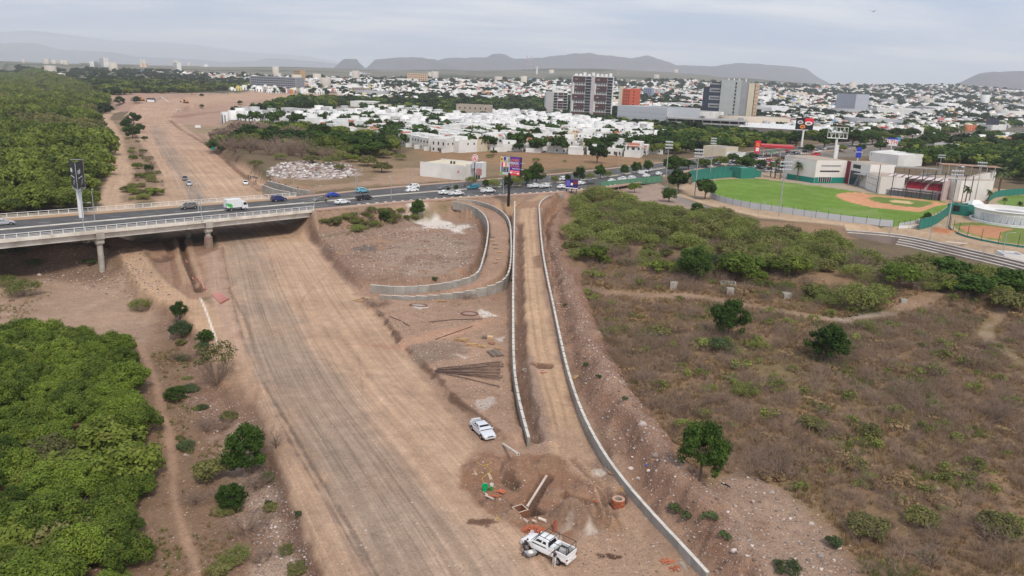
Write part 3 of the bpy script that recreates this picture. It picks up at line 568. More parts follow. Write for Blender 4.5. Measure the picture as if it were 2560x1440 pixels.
def np_mesh(name,V,F,mats=(),attrs=None,smooth_=False,colors=None):
    """V (n,3), F (m,4) int arrays; quads only (repeat the last index never)"""
    me = bpy.data.meshes.new(name); V = np.asarray(V,np.float32); F = np.asarray(F,np.int32); k = F.shape[1]
    me.vertices.add(len(V)); me.vertices.foreach_set('co',V.ravel())
    me.loops.add(F.size); me.loops.foreach_set('vertex_index',F.ravel())
    me.polygons.add(len(F)); me.polygons.foreach_set('loop_start',np.arange(0,F.size,k,dtype=np.int32)); me.polygons.foreach_set('loop_total',np.full(len(F),k,np.int32))
    if smooth_: me.polygons.foreach_set('use_smooth',np.ones(len(F),bool))
    me.update(calc_edges=True)
    for m in mats: me.materials.append(m)
    for nm,(ty,dat) in (attrs or {}).items():
        a = me.attributes.new(nm,ty,'POINT')
        a.data.foreach_set({'FLOAT': 'value','INT': 'value','FLOAT_COLOR': 'color','FLOAT_VECTOR': 'vector'}[ty],np.ascontiguousarray(dat).ravel())
    return me
# ================================================================ ground objects
gmat = ground_material()
idx = np.arange(NA*ND).reshape(NA,ND)
fq = np.stack([idx[:-1,:-1],idx[1:,:-1],idx[1:,1:],idx[:-1,1:]],-1).reshape(-1,4)
zf = ZONE[:-1,:-1].ravel()
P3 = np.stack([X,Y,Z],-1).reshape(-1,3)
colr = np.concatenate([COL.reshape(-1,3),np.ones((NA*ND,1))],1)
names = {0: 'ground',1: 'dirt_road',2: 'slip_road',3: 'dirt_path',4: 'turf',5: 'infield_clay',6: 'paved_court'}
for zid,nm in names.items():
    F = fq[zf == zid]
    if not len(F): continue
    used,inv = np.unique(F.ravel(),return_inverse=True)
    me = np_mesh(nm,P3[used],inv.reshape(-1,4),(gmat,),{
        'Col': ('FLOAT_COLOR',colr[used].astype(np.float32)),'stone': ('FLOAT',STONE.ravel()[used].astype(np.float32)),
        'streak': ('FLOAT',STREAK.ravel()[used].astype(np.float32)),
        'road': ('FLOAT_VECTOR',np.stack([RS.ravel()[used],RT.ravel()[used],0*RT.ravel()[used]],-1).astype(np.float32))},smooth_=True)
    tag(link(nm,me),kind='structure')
# ================================================================ haze
hb = MB().box((0,21500,520),(64000,44200,1064))
hm = bpy.data.materials.new('haze_air'); hm.use_nodes = True; t = hm.node_tree; t.nodes.clear()
o_ = N(t,'ShaderNodeOutputMaterial'); pv = N(t,'ShaderNodeVolumePrincipled'); pv.inputs['Color'].default_value = (.90,.94,1.0,1); pv.inputs['Density'].default_value = 0.000072; pv.inputs['Anisotropy'].default_value = 0.0
t.links.new(pv.outputs[0],o_.inputs['Volume'])
tag(hb.build('haze',hm),kind='stuff',label='pale haze hanging over the far city and hills',cat='haze')
# ================================================================ distant mountains
mm_ = mat('mountain_scrub',(.075,.055,.055),var=.3,scale=.0012,bump=0)
def mountain(name,D,pts,label,base=-120,depth=.2,seed=0):
    """ridge from (picture column, height above the horizon in picture rows)"""
    us = np.array([p[0] for p in pts],float); hs = np.array([p[1] for p in pts],float)
    n = 220; uu = np.linspace(us[0],us[-1],n); hh = np.interp(uu,us,hs)
    hh = np.convolve(np.pad(hh,2,'edge'),[.1,.2,.4,.2,.1],'valid')
    x0 = (uu-1280)/FPX*D; zc = CAMH+hh/FPX*D
    rows = 26; V = []; 
    for j in range(rows):
        tt = j/(rows-1)            # 0 front foot .. 1 crest
        yy = D*(1-depth*(1-tt)); pr = tt**1.35
        fold = fbm(x0*1.0,np.full(n,yy*.5),D*.045,4,40+seed)*.30*(zc-base)*math.sin(math.pi*tt)
        z = base+(zc-base)*pr+fold+fbm(x0,np.full(n,yy),D*.01,3,50+seed)*.03*(zc-base)*(tt > .05)
        V.append(np.stack([x0*(yy/D),np.full(n,yy),z],-1))
    for tt,dy_ in ((.7,.03),(0,.12)):
        V.append(np.stack([x0*(1+dy_),np.full(n,D*(1+dy_)),base+(zc-base)*tt],-1)); rows += 1
    V = np.array(V).reshape(-1,3); ii = np.arange(rows*n).reshape(rows,n)
    F = np.stack([ii[:-1,:-1],ii[:-1,1:],ii[1:,1:],ii[1:,:-1]],-1).reshape(-1,4)
    tag(link(name,np_mesh(name,V,F,(mm_,),smooth_=True)),label=label,kind='structure')
def hzrow(u): return 155+.0402*u
def ridge(pts): return [(u,hzrow(u)-v) for u,v in pts]
mountain('mountain',12500,ridge([(1000,176),(1040,165),(1100,152),(1200,150),(1205,143),(1240,141),(1260,153),(1330,151),(1370,146),(1400,142),(1440,141),(1500,148),(1540,152),(1585,146),(1620,158),(1650,168),(1700,170),(1745,172),(1790,164),(1860,167),(1930,172),(1965,178),(1990,196),(2030,215),(2100,232)]),'long blue-grey mountain range behind the city',seed=1)
mountain('mountain',11000,ridge([(900,182),(930,155),(1000,149),(1040,150),(1075,155),(1110,170),(1200,185)]),'flat-topped mesa at the left end of the range',seed=6)
mountain('mountain',10500,ridge([(820,182),(850,156),(858,153),(885,153),(893,163),(915,182)]),'small table hill left of the range',seed=2)
mountain('mountain',9500,ridge([(2270,236),(2335,210),(2380,187),(2400,185),(2480,184),(2510,190),(2560,200),(2700,215),(2900,250)]),'broad table mountain at the right',seed=3)
mountain('mountain',21000,ridge([(-300,130),(0,116),(60,115),(120,116),(170,130),(260,134),(300,137),(360,148),(480,152),(560,160),(640,158),(680,150),(740,155),(800,160),(900,172),(1000,185)]),'low dark hills behind the left part of the city',seed=4)
mountain('mountain',34000,ridge([(-400,90),(0,92),(110,86),(160,92),(300,110),(440,116),(520,122),(600,135),(760,146),(900,170)]),'faint high mountains lost in haze at the left',seed=5)
# ================================================================ common materials
M_asph = mat('asphalt',(.085,.082,.082),.9,.16,.5,dirt=(.13,.12,.11))
M_conc = mat('concrete',(.42,.385,.33),.9,.16,.8,dirt=(.26,.22,.18))
M_concl = mat('pale_lit_concrete',(.74,.69,.60),.85,.12,.8,dirt=(.40,.34,.27))  # pale concrete, colour lifted further for the light on the bridge's near face
M_pink = mat('pink_paving',(.40,.26,.20),.9,.12,.6,dirt=(.42,.33,.22))
M_white = mat('white_paint',(.78,.77,.74),.6,.05,1.5)
M_mark = mat('worn_road_paint',(.55,.54,.50),.8,.2,1.0,dirt=(.25,.24,.22))
M_steel = mat('galvanised_steel',(.42,.43,.44),.5,.1,3,metal=.4)
M_dark = mat('dark_steel',(.035,.035,.038),.6,.1,2)
M_black = mat('black_rubber',(.018,.018,.018),.85,.1,4)
M_glass = mat('dark_glass',(.012,.014,.018),.3,.05,1,spec=.25)
M_win = mat('window_glass',(.035,.042,.05),.25,.2,.5,spec=.5)
M_soil = mat('turned_earth',(.20,.13,.095),.95,.2,1.5,bump=.3)
M_bark = mat('bark',(.13,.10,.08),.9,.2,4)
M_wood = mat('raw_timber',(.42,.26,.13),.85,.2,3,inst=.3)
M_woodg = mat('weathered_timber',(.23,.18,.14),.9,.2,3,inst=.25)
M_red = mat('red_paint',(.50,.035,.04),.5,.06,2)
M_green = mat('teal_fence_cloth',(.03,.20,.155),.8,.12,.6)
M_greenl = mat('green_mesh_cloth',(.10,.24,.15),.8,.15,.6)
def lerp(a,b,t): return a+(b-a)*t
# ================================================================ avenue: deck coordinates run along a centre line
nA = 140
def resample(P,n):
    L = np.concatenate([[0],np.cumsum(np.hypot(*np.diff(P,axis=0).T))]); s = np.linspace(0,L[-1],n)
    return np.stack([np.interp(s,L,P[:,0]),np.interp(s,L,P[:,1])],1)
AN = resample(avn,nA); AF = resample(avf,nA)          # near and far edge of the road east of the bridge
br_n = np.array([un(-500,641,AZ),un(785,527,AZ)]); br_f = np.array([un(-560,600,AZ),un(740,492,AZ)])
# make the bridge a straight deck: extend the abutment edge line to the left
e0 = un(785,527,AZ); e1 = un(0,603,AZ); dv = (e1-e0)/np.hypot(*(e1-e0)); f0 = un(740,492,AZ); f1 = un(0,548,AZ)
BN = np.array([e0+dv*t for t in np.linspace(150,0,60)]); BF = np.array([f0+(f1-f0)/np.hypot(*(f1-f0))*t for t in np.linspace(150,0,60)])
def strip(name,PN,PF,t0,t1,z,m,parent=None,thick=None,struct=True,smooth_=False):
    """sheet between fractions t0..t1 of the way from the near edge to the far edge"""
    b = MB(); A_ = PN+(PF-PN)*t0 if np.isscalar(t0) else PN+(PF-PN)*t0[:,None]; B_ = PN+(PF-PN)*t1 if np.isscalar(t1) else PN+(PF-PN)*t1[:,None]
    if thick:
        b.loft([[(A_[i][0],A_[i][1],z),(B_[i][0],B_[i][1],z),(B_[i][0],B_[i][1],z-thick),(A_[i][0],A_[i][1],z-thick)] for i in range(len(A_))])
    else:
        n = len(A_); b.v = [(p[0],p[1],z) for p in A_]+[(p[0],p[1],z) for p in B_]; b.f = [(i,i+1,n+i+1,n+i) for i in range(n-1)]
    o = b.build(name,m,parent)
    if struct and parent is None: tag(o,kind='structure')
    return o
wA = np.hypot(*(AF-AN).T)
fr = lambda d: np.clip(d/wA,0,1)
strip('road',AN,AF,fr(2.6),1-fr(2.6),AZ,M_asph)
strip('pavement',AN,AF,0,fr(2.6),AZ+.13,M_pink,thick=.4)
strip('pavement',AN,AF,1-fr(2.6),1,AZ+.13,M_pink,thick=.4)
# median: widens towards the east
s_ = np.linspace(0,1,nA); mw = np.interp(s_,[0,.10,.2,.4,1],[.6,1.0,4.0,6.5,7])
mid = .5+.05*np.sin(s_*3)
k0 = 0
strip('median',AN,AF,mid-fr(mw/2),mid+fr(mw/2),AZ+.14,mat('median_soil',(.22,.18,.11),.95,.25,.4),thick=.3)
for sg in (-1,1):
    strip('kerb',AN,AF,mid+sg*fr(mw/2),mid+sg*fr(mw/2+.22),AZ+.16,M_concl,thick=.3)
for side in (0,1):
    for off in (3.4,6.2 if side == 0 else 6.4):
        ln = MB(); 
        a = fr(2.6+off) if side == 0 else 1-fr(2.6+off)
        P = AN+(AF-AN)*a[:,None]; Pn = resample(P,700)
        for i in range(0,620,9):
            d = Pn[i+3]-Pn[i]; nn = np.array([-d[1],d[0]])/np.hypot(*d)*.09
            ln.quad(*[(q[0],q[1],AZ+.006) for q in (Pn[i]-nn,Pn[i+3]-nn,Pn[i+3]+nn,Pn[i]+nn)])
        tag(ln.build('lane_marking',M_mark),kind='structure')
# low white kerb posts along the near side
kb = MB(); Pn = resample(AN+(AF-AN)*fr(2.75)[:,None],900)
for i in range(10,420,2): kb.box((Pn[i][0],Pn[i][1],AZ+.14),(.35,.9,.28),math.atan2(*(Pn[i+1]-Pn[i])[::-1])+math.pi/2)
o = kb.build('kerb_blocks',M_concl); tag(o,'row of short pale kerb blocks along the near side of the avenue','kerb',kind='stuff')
# ---------------------------------------------------------------- bridge
bridge = empty('bridge',(float(BN[30][0]),float(BN[30][1]),0),label='long concrete road bridge with white railings crossing over the new dirt road',cat='bridge')
def bpart(b,name,m,**k):
    l = bridge.location; b.v = [(x-l.x,y-l.y,z) for x,y,z in b.v]; return b.build(name,m,bridge,**k)
wB = np.hypot(*(BF-BN).T)
def bstrip(name,a0,a1,z,m,thick):
    b = MB(); A_ = BN+(BF-BN)/wB[:,None]*a0 if a0 >= 0 else BF+(BN-BF)/wB[:,None]*(-a0); B_ = BN+(BF-BN)/wB[:,None]*a1 if a1 > 0 else BF+(BN-BF)/wB[:,None]*(-a1)
    b.loft([[(A_[i][0],A_[i][1],z),(B_[i][0],B_[i][1],z),(B_[i][0],B_[i][1],z-thick),(A_[i][0],A_[i][1],z-thick)] for i in range(len(A_))])
    return bpart(b,name,m)
bstrip('deck_slab',0.05,-0.05,AZ-.05,M_conc,.35)
bstrip('carriageway',1.4,-3.4,AZ+.005,M_asph,.05)
bstrip('footway',-3.4,-0.4,AZ+.16,mat('ochre_paving',(.42,.27,.16),.9,.12,.5,dirt=(.34,.26,.18)),.2)
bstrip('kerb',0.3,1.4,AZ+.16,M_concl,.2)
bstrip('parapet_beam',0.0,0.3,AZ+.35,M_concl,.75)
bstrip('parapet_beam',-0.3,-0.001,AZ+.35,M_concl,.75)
wm = float(wB.mean())
bstrip('median_kerb',wm*.46,wm*.46+.55,AZ+.22,M_concl,.2)
for a in (.28,.66):
    P = BN+(BF-BN)*a
    for i in range(0,59,3):
        d = P[i+1]-P[i]; nn = np.array([-d[1],d[0]])/np.hypot(*d)*.08
        bpart(MB().quad(*[(q[0],q[1],AZ+.012) for q in (P[i]-nn,P[i+1]-nn,P[i+1]+nn,P[i]+nn)]),'lane_marking',M_mark)
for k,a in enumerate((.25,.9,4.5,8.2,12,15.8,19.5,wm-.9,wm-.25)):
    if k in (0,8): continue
    bstrip('girder',a,a+.45,AZ-.4,M_concl if k == 1 else M_conc,1.35)  # near girder alone takes the lifted tone: light on that face, put into colour
# railings: posts and two rails
def railing(P,z,Lc):
    Q = resample(P,int(Lc/2.1)); b = MB()
    for i in range(len(Q)-1):
        d = Q[i+1]-Q[i]; a = math.atan2(d[1],d[0]); L_ = np.hypot(*d); c = (Q[i]+Q[i+1])/2
        for zz_ in (.22,.5,.92): b.box((c[0],c[1],z+zz_),(L_,.06 if zz_ < .9 else .10,.06 if zz_ < .9 else .10),a)
    bpart(b,'rail',M_white)
    me = None
    for i in range(len(Q)):
        if me is None: me = MB().box((0,0,.48),(.11,.11,.96)).mesh('rail_post',M_white)
        link('rail_post',me,bridge,(Q[i][0]-bridge.location.x,Q[i][1]-bridge.location.y,z))
railing(BN+(BF-BN)*(.16/wm),AZ+.35,150); railing(BF+(BN-BF)*(.16/wm),AZ+.35,150)
# piers
bd = (BN[-1]-BN[0])/np.hypot(*(BN[-1]-BN[0])); bnrm = np.array([-bd[1],bd[0]]); ba = math.atan2(bd[1],bd[0])
for (u,v,zb,kind) in ((217,652,-2.6,0),(507,612,-.3,1)):
    p = un(u,v,zb); t = np.dot(p-BN[0],bd)
    c0 = BN[0]+bd*t
    for a in (1.3,wm*.5,wm-1.3):
        c = c0+bnrm*a; bpart(MB().lathe([(.62,zb-1),(.62,3.3),(.85,3.5),(.85,3.75)],14,(c[0],c[1],0)),'column',M_conc)
    b = MB(); c = c0+bnrm*(wm/2); b.box((c[0],c[1],4.15),(1.5,wm-.6,.8),ba); bpart(b,'crosshead',M_conc)
    b = MB(); c = c0+bnrm*.25; b.box((c[0],c[1],AZ-.98),(1.7,.55,1.55),ba); bpart(b,'end_block',M_conc)
    if kind == 1:
        b = MB()
        for a in (1.3,):
            c = c0+bnrm*a; b.lathe([(1.15,-1),(1.05,1.0),(.95,2.4),(.80,2.6)],10,(c[0],c[1],0))
        bpart(b,'stone_collar',mat('rubble_masonry',(.26,.18,.14),.95,.3,2.5,bump=.6))
c = BN[-1]+bd*.3+bnrm*(wm/2); b = MB().box((c[0],c[1],2.4),(.6,wm-.4,7.0),ba); bpart(b,'abutment_wall',M_conc)
b = MB(); c = BN[-1]; b.box((c[0]-.2,c[1],AZ-.9),(.9,.7,1.7),ba); bpart(b,'end_block',M_conc)
# ================================================================ concrete retaining walls, cast in panels
def wall(name,pts,label,h_above=.0,depth=2.6,th=.32,plen=2.4,kerb=None,end_slope=False):
    P = np.array([un(p[0],p[1],p[2]) for p in pts]); z = np.array([p[2] for p in pts],float)
    S = smooth(np.column_stack([P,z]),8); L = np.concatenate([[0],np.cumsum(np.hypot(*np.diff(S[:,:2],axis=0).T))])
    n = max(2,int(L[-1]/plen)); s = np.linspace(0,L[-1],n+1)
    Q = np.stack([np.interp(s,L,S[:,k]) for k in range(3)],1)
    rt = empty(name,(Q[0][0],Q[0][1],Q[0][2]-depth),label=label,cat='wall')
    o3 = np.array([Q[0][0],Q[0][1],Q[0][2]-depth])
    for i in range(n):
        a,b_ = Q[i],Q[i+1]; d = (b_-a)[:2]; l = np.hypot(*d); nn = np.array([-d[1],d[0]])/l*th/2; e = d/l*.012
        j = rnd.uniform(-.015,.015); b = MB()
        def sec(p,sgn,nxt):
            return [(p[0]-nn[0]+e[0]*sgn-o3[0],p[1]-nn[1]+e[1]*sgn-o3[1],p[2]+j-o3[2]),(p[0]+nn[0]+e[0]*sgn-o3[0],p[1]+nn[1]+e[1]*sgn-o3[1],p[2]+j-o3[2]),
                    (p[0]+nn[0]*1.0+e[0]*sgn-o3[0],p[1]+nn[1]+e[1]*sgn-o3[1],p[2]-depth-o3[2]),(p[0]-nn[0]+e[0]*sgn-o3[0],p[1]-nn[1]+e[1]*sgn-o3[1],p[2]-depth-o3[2])]
        b.loft([sec(a,1,b_),sec(b_,-1,a)]); b.build('wall_panel',M_wall,rt)
    b = MB()
    for i in range(n):
        a,b_ = Q[i],Q[i+1]; d = (b_-a)[:2]; l = np.hypot(*d); c = (a+b_)/2-o3
        b.box((c[0],c[1],c[2]+.03),(l*.985,th+.03,.06),math.atan2(d[1],d[0]))
    b.build('coping',M_cope,rt)
    return rt,Q
M_wall = mat('cast_concrete',(.34,.32,.285),.9,.18,.9,inst=.10,dirt=(.22,.19,.155))
M_cope = mat('fresh_coping',(.60,.56,.50),.9,.15,1.2,dirt=(.42,.37,.31))
wall('retaining_wall',[(1287,503,6.4),(1285,600,5.2),(1283,700,4.0),(1283,800,3.1),(1284,880,2.5),(1288,940,2.1),(1298,1000,1.75),(1310,1050,1.5),(1322,1095,1.3)],'straight concrete wall with pale top running down the middle beside a deep trench',depth=2.6)
wall('retaining_wall',[(1408,485,6.6),(1372,490,6.5),(1350,508,6.3),(1349,540,6.0),(1356,620,5.0),(1368,690,4.1),(1383,760,3.4),(1400,840,2.8),(1420,925,2.2),(1452,1020,1.8),(1500,1115,1.5),(1560,1200,1.4),(1640,1292,1.35),(1700,1356,1.3),(1770,1432,1.3)],'long concrete wall on the right side of the slip road with a rubble bank behind it',depth=2.7)
wall('retaining_wall',[(1132,503,6.4),(1175,513,5.9),(1207,533,5.2),(1220,560,4.6),(1218,600,4.0),(1208,645,3.3),(1193,682,2.8),(1150,700,2.4),(1080,712,2.1),(1000,717,1.85),(927,712,1.7)],'inner curved concrete wall holding the rubble mound',depth=2.4)
wall('retaining_wall',[(1142,498,6.6),(1195,503,6.3),(1245,522,5.8),(1272,550,5.2),(1278,600,4.6),(1277,650,3.9),(1268,688,3.3),(1240,710,2.8),(1180,726,2.2),(1110,736,1.7),(1040,741,1.2),(950,738,.9)],'outer curved concrete wall sweeping round beside the middle wall',depth=2.6)
# footing beside the lower right wall
for pts in ([(1490,1126,.25),(1522,1172,.2)],[(1568,1232,.15),(1582,1250,.15)],[(1612,1300,.2),(1700,1400,.2),(1740,1450,.2)]):
    P = [un(*p) for p in pts]; b = MB()
    for i in range(len(P)-1):
        d = P[i+1]-P[i]; c = (P[i]+P[i+1])/2; b.box((c[0],c[1],pts[i][2]-.1),(np.hypot(*d),.55,.4),math.atan2(d[1],d[0]))
    o = b.build('footing',M_wall); tag(o,{0: 'short strip of cast footing above the planks at the right wall',1: 'small piece of footing beside the brick manhole ring',2: 'long grey footing strip at the foot of the right wall near the bottom edge'}[0 if pts[0][0] == 1490 else 1 if pts[0][0] == 1568 else 2],'footing')
# walls of the part-built slip road behind the bridge
wall('retaining_wall',[(668,452,4.2),(700,460,5.2),(740,472,6.2),(775,477,6.7)],'far low wall of the unfinished slip road behind the bridge',depth=2.6,th=.3)
wall('retaining_wall',[(655,462,3.4),(690,474,4.4),(725,480,5.4)],'near low wall of the unfinished slip road behind the bridge',depth=2.4,th=.3)
# ================================================================ vehicles
def paint_mat(name,c,rough=.28,metal=0): return mat('paint_'+name,c,rough,.04,1.2,metal=metal,spec=.6)
M_rim = mat('alloy_rim',(.45,.45,.46),.35,.05,3,metal=.7)
M_lamp = mat('head_lamp',(.75,.76,.78),.15,.03,2,spec=.8)
M_tail = mat('tail_lamp',(.35,.015,.012),.25,.05,2,spec=.7)
M_plate = mat('number_plate',(.6,.6,.58),.5,.05,2)
_CAR = {}
def car_proto(kind):
    """meshes of one vehicle kind, nose towards +x, ground at z=0"""
    if kind in _CAR: return _CAR[kind]
    K = dict(sedan=(4.5,1.74,[(-2.25,.58,.50,.80),(-2.15,.80,.38,.93),(-1.45,.86,.30,.99),(-.9,.87,.28,.98),(.75,.87,.28,.95),(1.2,.86,.30,.90),(1.9,.82,.32,.78),(2.18,.72,.38,.66),(2.25,.55,.45,.58)],(-1.78,-.80,.22,1.18,.92,1.41),1.36,-1.32,.31),
             suv=(4.4,1.82,[(-2.2,.62,.55,.95),(-2.12,.86,.42,1.05),(-1.4,.90,.34,1.07),(.8,.90,.34,1.02),(1.3,.89,.36,.98),(1.95,.84,.38,.88),(2.15,.74,.42,.76),(2.2,.58,.50,.68)],(-2.1,-1.75,.45,1.25,1.03,1.66),1.38,-1.35,.36),
             pickup=(5.2,1.80,[(-2.6,.80,.60,.98),(-2.55,.88,.50,1.00),(.0,.90,.45,1.02),(1.3,.89,.42,1.04),(1.6,.88,.42,1.02),(2.25,.84,.45,.92),(2.5,.74,.48,.80),(2.6,.6,.52,.70)],(-.55,-.35,.95,1.60,1.02,1.68),1.72,-1.62,.37))[kind]
    L,Wd,st,(xb0,xb1,xf1,xf0,zb,zr),wf,wr,wrad = K
    def sec(x,w_,z0,z1,bed=False):
        P = [(0,z0),(w_*.88,z0),(w_,z0+.12),(w_*1.0,z0+(z1-z0)*.6),(w_*.96,z1-.05),(w_*.82,z1),(0,z1+.015)]
        return [(x,y,z) for y,z in P]+[(x,-y,z) for y,z in P[-2:0:-1]]
    R = {}
    b = MB(); b.loft([sec(*s) for s in st])
    # wheel arches read as dark discs just behind the tyres
    R['body'] = (b,'P',None)
    wb,wt = Wd/2*.93,Wd/2*.72
    c = MB(); c.loft([[(x0,-w_,z),(x1,-w_,z),(x1,w_,z),(x0,w_,z)] for x0,x1,w_,z in ((xb0,xf0,wb,zb),(xb0*.65+xb1*.35,xf0*.65+xf1*.35,wb*.955,zb+(zr-zb)*.35),(xb1,xf1,wt,zr-.05),(xb1+.12,xf1-.12,wt*.88,zr))])
    R['cabin'] = (c,'P',None)
    def lerpc(t,s): # point on the cabin side at height fraction t
        return None
    e = .012; zt = zr-.08; k = (zt-zb)/(zr-.05-zb)
    xs0 = xb0+(xb1-xb0)*k; xs1 = xf0+(xf1-xf0)*k; yw = wb+(wt-wb)*k
    zl = zb+.05; kl = (zl-zb)/(zr-.05-zb); xl0 = xb0+(xb1-xb0)*kl; xl1 = xf0+(xf1-xf0)*kl; yl = wb+(wt-wb)*kl
    R['windshield'] = (MB().quad((xl1+e+.01,-yl*.96,zl),(xl1+e+.01,yl*.96,zl),(xs1+e+.01,yw*.94,zt),(xs1+e+.01,-yw*.94,zt)),'G',None)
    R['rear_window'] = (MB().quad((xl0-e,yl*.88,zl+.05),(xl0-e,-yl*.88,zl+.05),(xs0-e,-yw*.86,zt-.03),(xs0-e,yw*.86,zt-.03)),'G',None)
    sw = []
    if kind == 'pickup': cuts = [(.10,.38),(.42,.86)]
    else: cuts = [(.14,.50),(.53,.87)]
    for a0,a1 in cuts:
        for sg in (-1,1):
            P = []
            for (fr_,zz_,xA,xB,yy) in ((a0,zl,xl0,xl1,yl),(a1+.03,zl,xl0,xl1,yl),(a1-.05,zt,xs0,xs1,yw),(a0+.02,zt,xs0,xs1,yw)):
                P.append((xA+(xB-xA)*fr_,sg*(yy+e+.035*math.sin(math.pi*(zz_-zb)/(zr-zb))),zz_))
            if sg > 0: P = P[::-1]
            sw.append(MB().poly(P))
    R['side_window'] = (sw,'G',None)
    x0,w0,z0a,z1a = st[-2][0],st[-2][1],st[-2][2],st[-2][3]
    R['headlight'] = ([MB().box((x0-.02,sg*w0*.82,z1a-.08),(.16,.34,.13)) for sg in (-1,1)],M_lamp,None)
    R['taillight'] = ([MB().box((st[1][0]-.01,sg*st[1][1]*.86,st[1][3]-.17),(.12,.22,.16)) for sg in (-1,1)],M_tail,None)
    R['bumper'] = ([MB().box((L/2-.08,0,.42),(.22,Wd*.80,.18)),MB().box((-L/2+.06,0,.48),(.2,Wd*.84,.18))],'P',None)
    R['grille'] = (MB().box((L/2-.01,0,.60),(.06,.7,.12)),M_dark,None)
    R['number_plate'] = ([MB().box((L/2+.045,0,.44),(.02,.32,.13)),MB().box((-L/2-.05,0,.55),(.02,.32,.13))],M_plate,None)
    R['mirror'] = ([MB().box((xl1-.12,sg*(yl+.09),zl+.08),(.12,.2,.13)) for sg in (-1,1)],'P',None)
    if kind == 'sedan':
        pass
    if kind == 'pickup':
        bed = MB(); 
        # open bed: dark floor sunk between thin sides
        bed.bx(-2.5,-.62,-.74,.74,1.005,1.03); R['bed_floor'] = (bed,M_dark,None)
        sd_ = MB(); sd_.bx(-2.55,-.58,.74,.86,1.0,1.30); sd_.bx(-2.55,-.58,-.86,-.74,1.0,1.30); sd_.bx(-2.6,-2.5,-.80,.80,1.0,1.29); sd_.bx(-.62,-.56,-.80,.80,1.0,1.30); R['bed_side'] = (sd_,'P',None)
    wheel = MB(); wheel.v = []; n = 18
    pr = [(wrad*.62,-.11),(wrad*.93,-.11),(wrad,-.07),(wrad,.07),(wrad*.93,.11),(wrad*.62,.11)]
    wheel.loft([[(r*math.cos(2*math.pi*q/n),y,r*math.sin(2*math.pi*q/n)) for q in range(n)] for r,y in pr])
    rim = MB(); rim.loft([[(r*math.cos(2*math.pi*q/n),y,r*math.sin(2*math.pi*q/n)) for q in range(n)] for r,y in ((wrad*.60,-.115),(wrad*.5,-.12),(wrad*.2,-.10),(wrad*.2,.10),(wrad*.5,.12),(wrad*.60,.115))])
    R['wheel'] = (wheel,rim,[(wf,1),(wf,-1),(wr,1),(wr,-1)],wrad,Wd)
    ars = []
    for x in (wf,wr):
        for sg in (-1,1):
            ar = MB(); ars.append(ar); ar.loft([[(x+(wrad+.07)*math.cos(2*math.pi*q/n),sg*(Wd/2*1.0+yy),wrad+.03+(wrad+.07)*math.sin(2*math.pi*q/n)) for q in range(n)] for yy in (-.12,.004)])
    R['wheel_arch'] = (ars,M_black,None)
    _CAR[kind] = {k_: v for k_,v in R.items()}
    _CAR[kind]['_me'] = {}
    return _CAR[kind]
def make_car(kind,loc,rz,pm,name,label,cat,group=None,pitch=0,cap=False):
    R = car_proto(kind); rt = empty(name,loc,rz,label,cat,group); cache = R['_me']
    if pitch: rt.rotation_euler = (0,pitch,rz)
    def gm(key,mb,m):
        kk_ = (key,m.name)
        if kk_ not in cache:
            cache[kk_] = mb.mesh(key,m,key in ('body','cabin','tyre'))
            if key in ('body','cabin'):
                try: cache[kk_].set_sharp_from_angle(angle=R_(38))
                except Exception: pass
        return cache[kk_]
    for key,val in R.items():
        if key in ('_me',): continue
        if key == 'wheel':
            ty,rim,ps,wrad,Wd = val
            for x,sg in ps:
                wl = link('wheel',gm('tyre',ty,M_black),rt,(x,sg*(Wd/2-.085),wrad)); link('rim',gm('rim',rim,M_rim),wl)
            continue
        mbs,m,_ = val; m = pm if m == 'P' else M_glass if m == 'G' else m
        for q,mb in enumerate(mbs if isinstance(mbs,list) else [mbs]): link(key,gm(key+('' if not isinstance(mbs,list) else str(q)),mb,m),rt)
    return rt
def aim(u0,v0,u1,v1,z=0.0):
    """heading of a thing seen from rear (u0,v0) to front (u1,v1)"""
    a = un(u0,v0,z); b = un(u1,v1,z); d = b-a; return math.atan2(d[1],d[0])
WH = paint_mat('white',(.80,.80,.79)); SILV = paint_mat('silver',(.50,.51,.53),.3,.3); GREY = paint_mat('grey',(.16,.165,.17),.3,.3); NAVY = paint_mat('navy',(.02,.03,.12)); BLUE = paint_mat('blue',(.02,.06,.38)); LBLUE = paint_mat('light_blue',(.17,.42,.52)); TEAL = paint_mat('teal',(.02,.20,.27)); BLK = paint_mat('black',(.02,.02,.022)); TAUPE = paint_mat('taupe',(.22,.20,.18),.3,.3)
# the two parked in front
p = G(1206,1084); s1 = make_car('sedan',p,aim(1187,1068,1222,1102),paint_mat('pearl',(.66,.67,.70),.25,.15),'parked_car','silver-white sedan with rear spoiler parked alone on the dirt road','car')
sp = MB().box((-2.02,0,1.13),(.26,1.25,.05)); sp.box((-2.0,.5,1.04),(.12,.06,.16)); sp.box((-2.0,-.5,1.04),(.12,.06,.16)); link('spoiler',sp.mesh('spoiler',_M['paint_pearl']),s1)
p = G(1369,1384); ph = aim(1393,1411,1329,1380); pk = make_car('pickup',p,ph,WH,'pickup_truck','white pickup truck with black rack over cab and bed, parked by the excavation','pickup truck')
rk = MB()
zt = 1.95
for y in (-.78,.78):
    rk.tube([(-2.5,y,1.28),(-2.5,y,2.0)],.03,6); rk.tube([(-.65,y,1.28),(-.65,y,2.05)],.03,6); rk.tube([(-2.5,y,2.0),(-.65,y,2.02)],.03,6)
    rk.tube([(-.65,y,2.05),(.55,y*.95,2.05),(1.25,y*.97,1.15)],.03,6)
for x,z in ((-2.5,2.0),(-.65,2.05),(-.05,2.05),(.55,2.05)): rk.tube([(x,-.78,z),(x,.78,z)],.03,6)
rk.tube([(-2.5,-.78,1.32),(-2.5,.78,1.32)],.03,6)
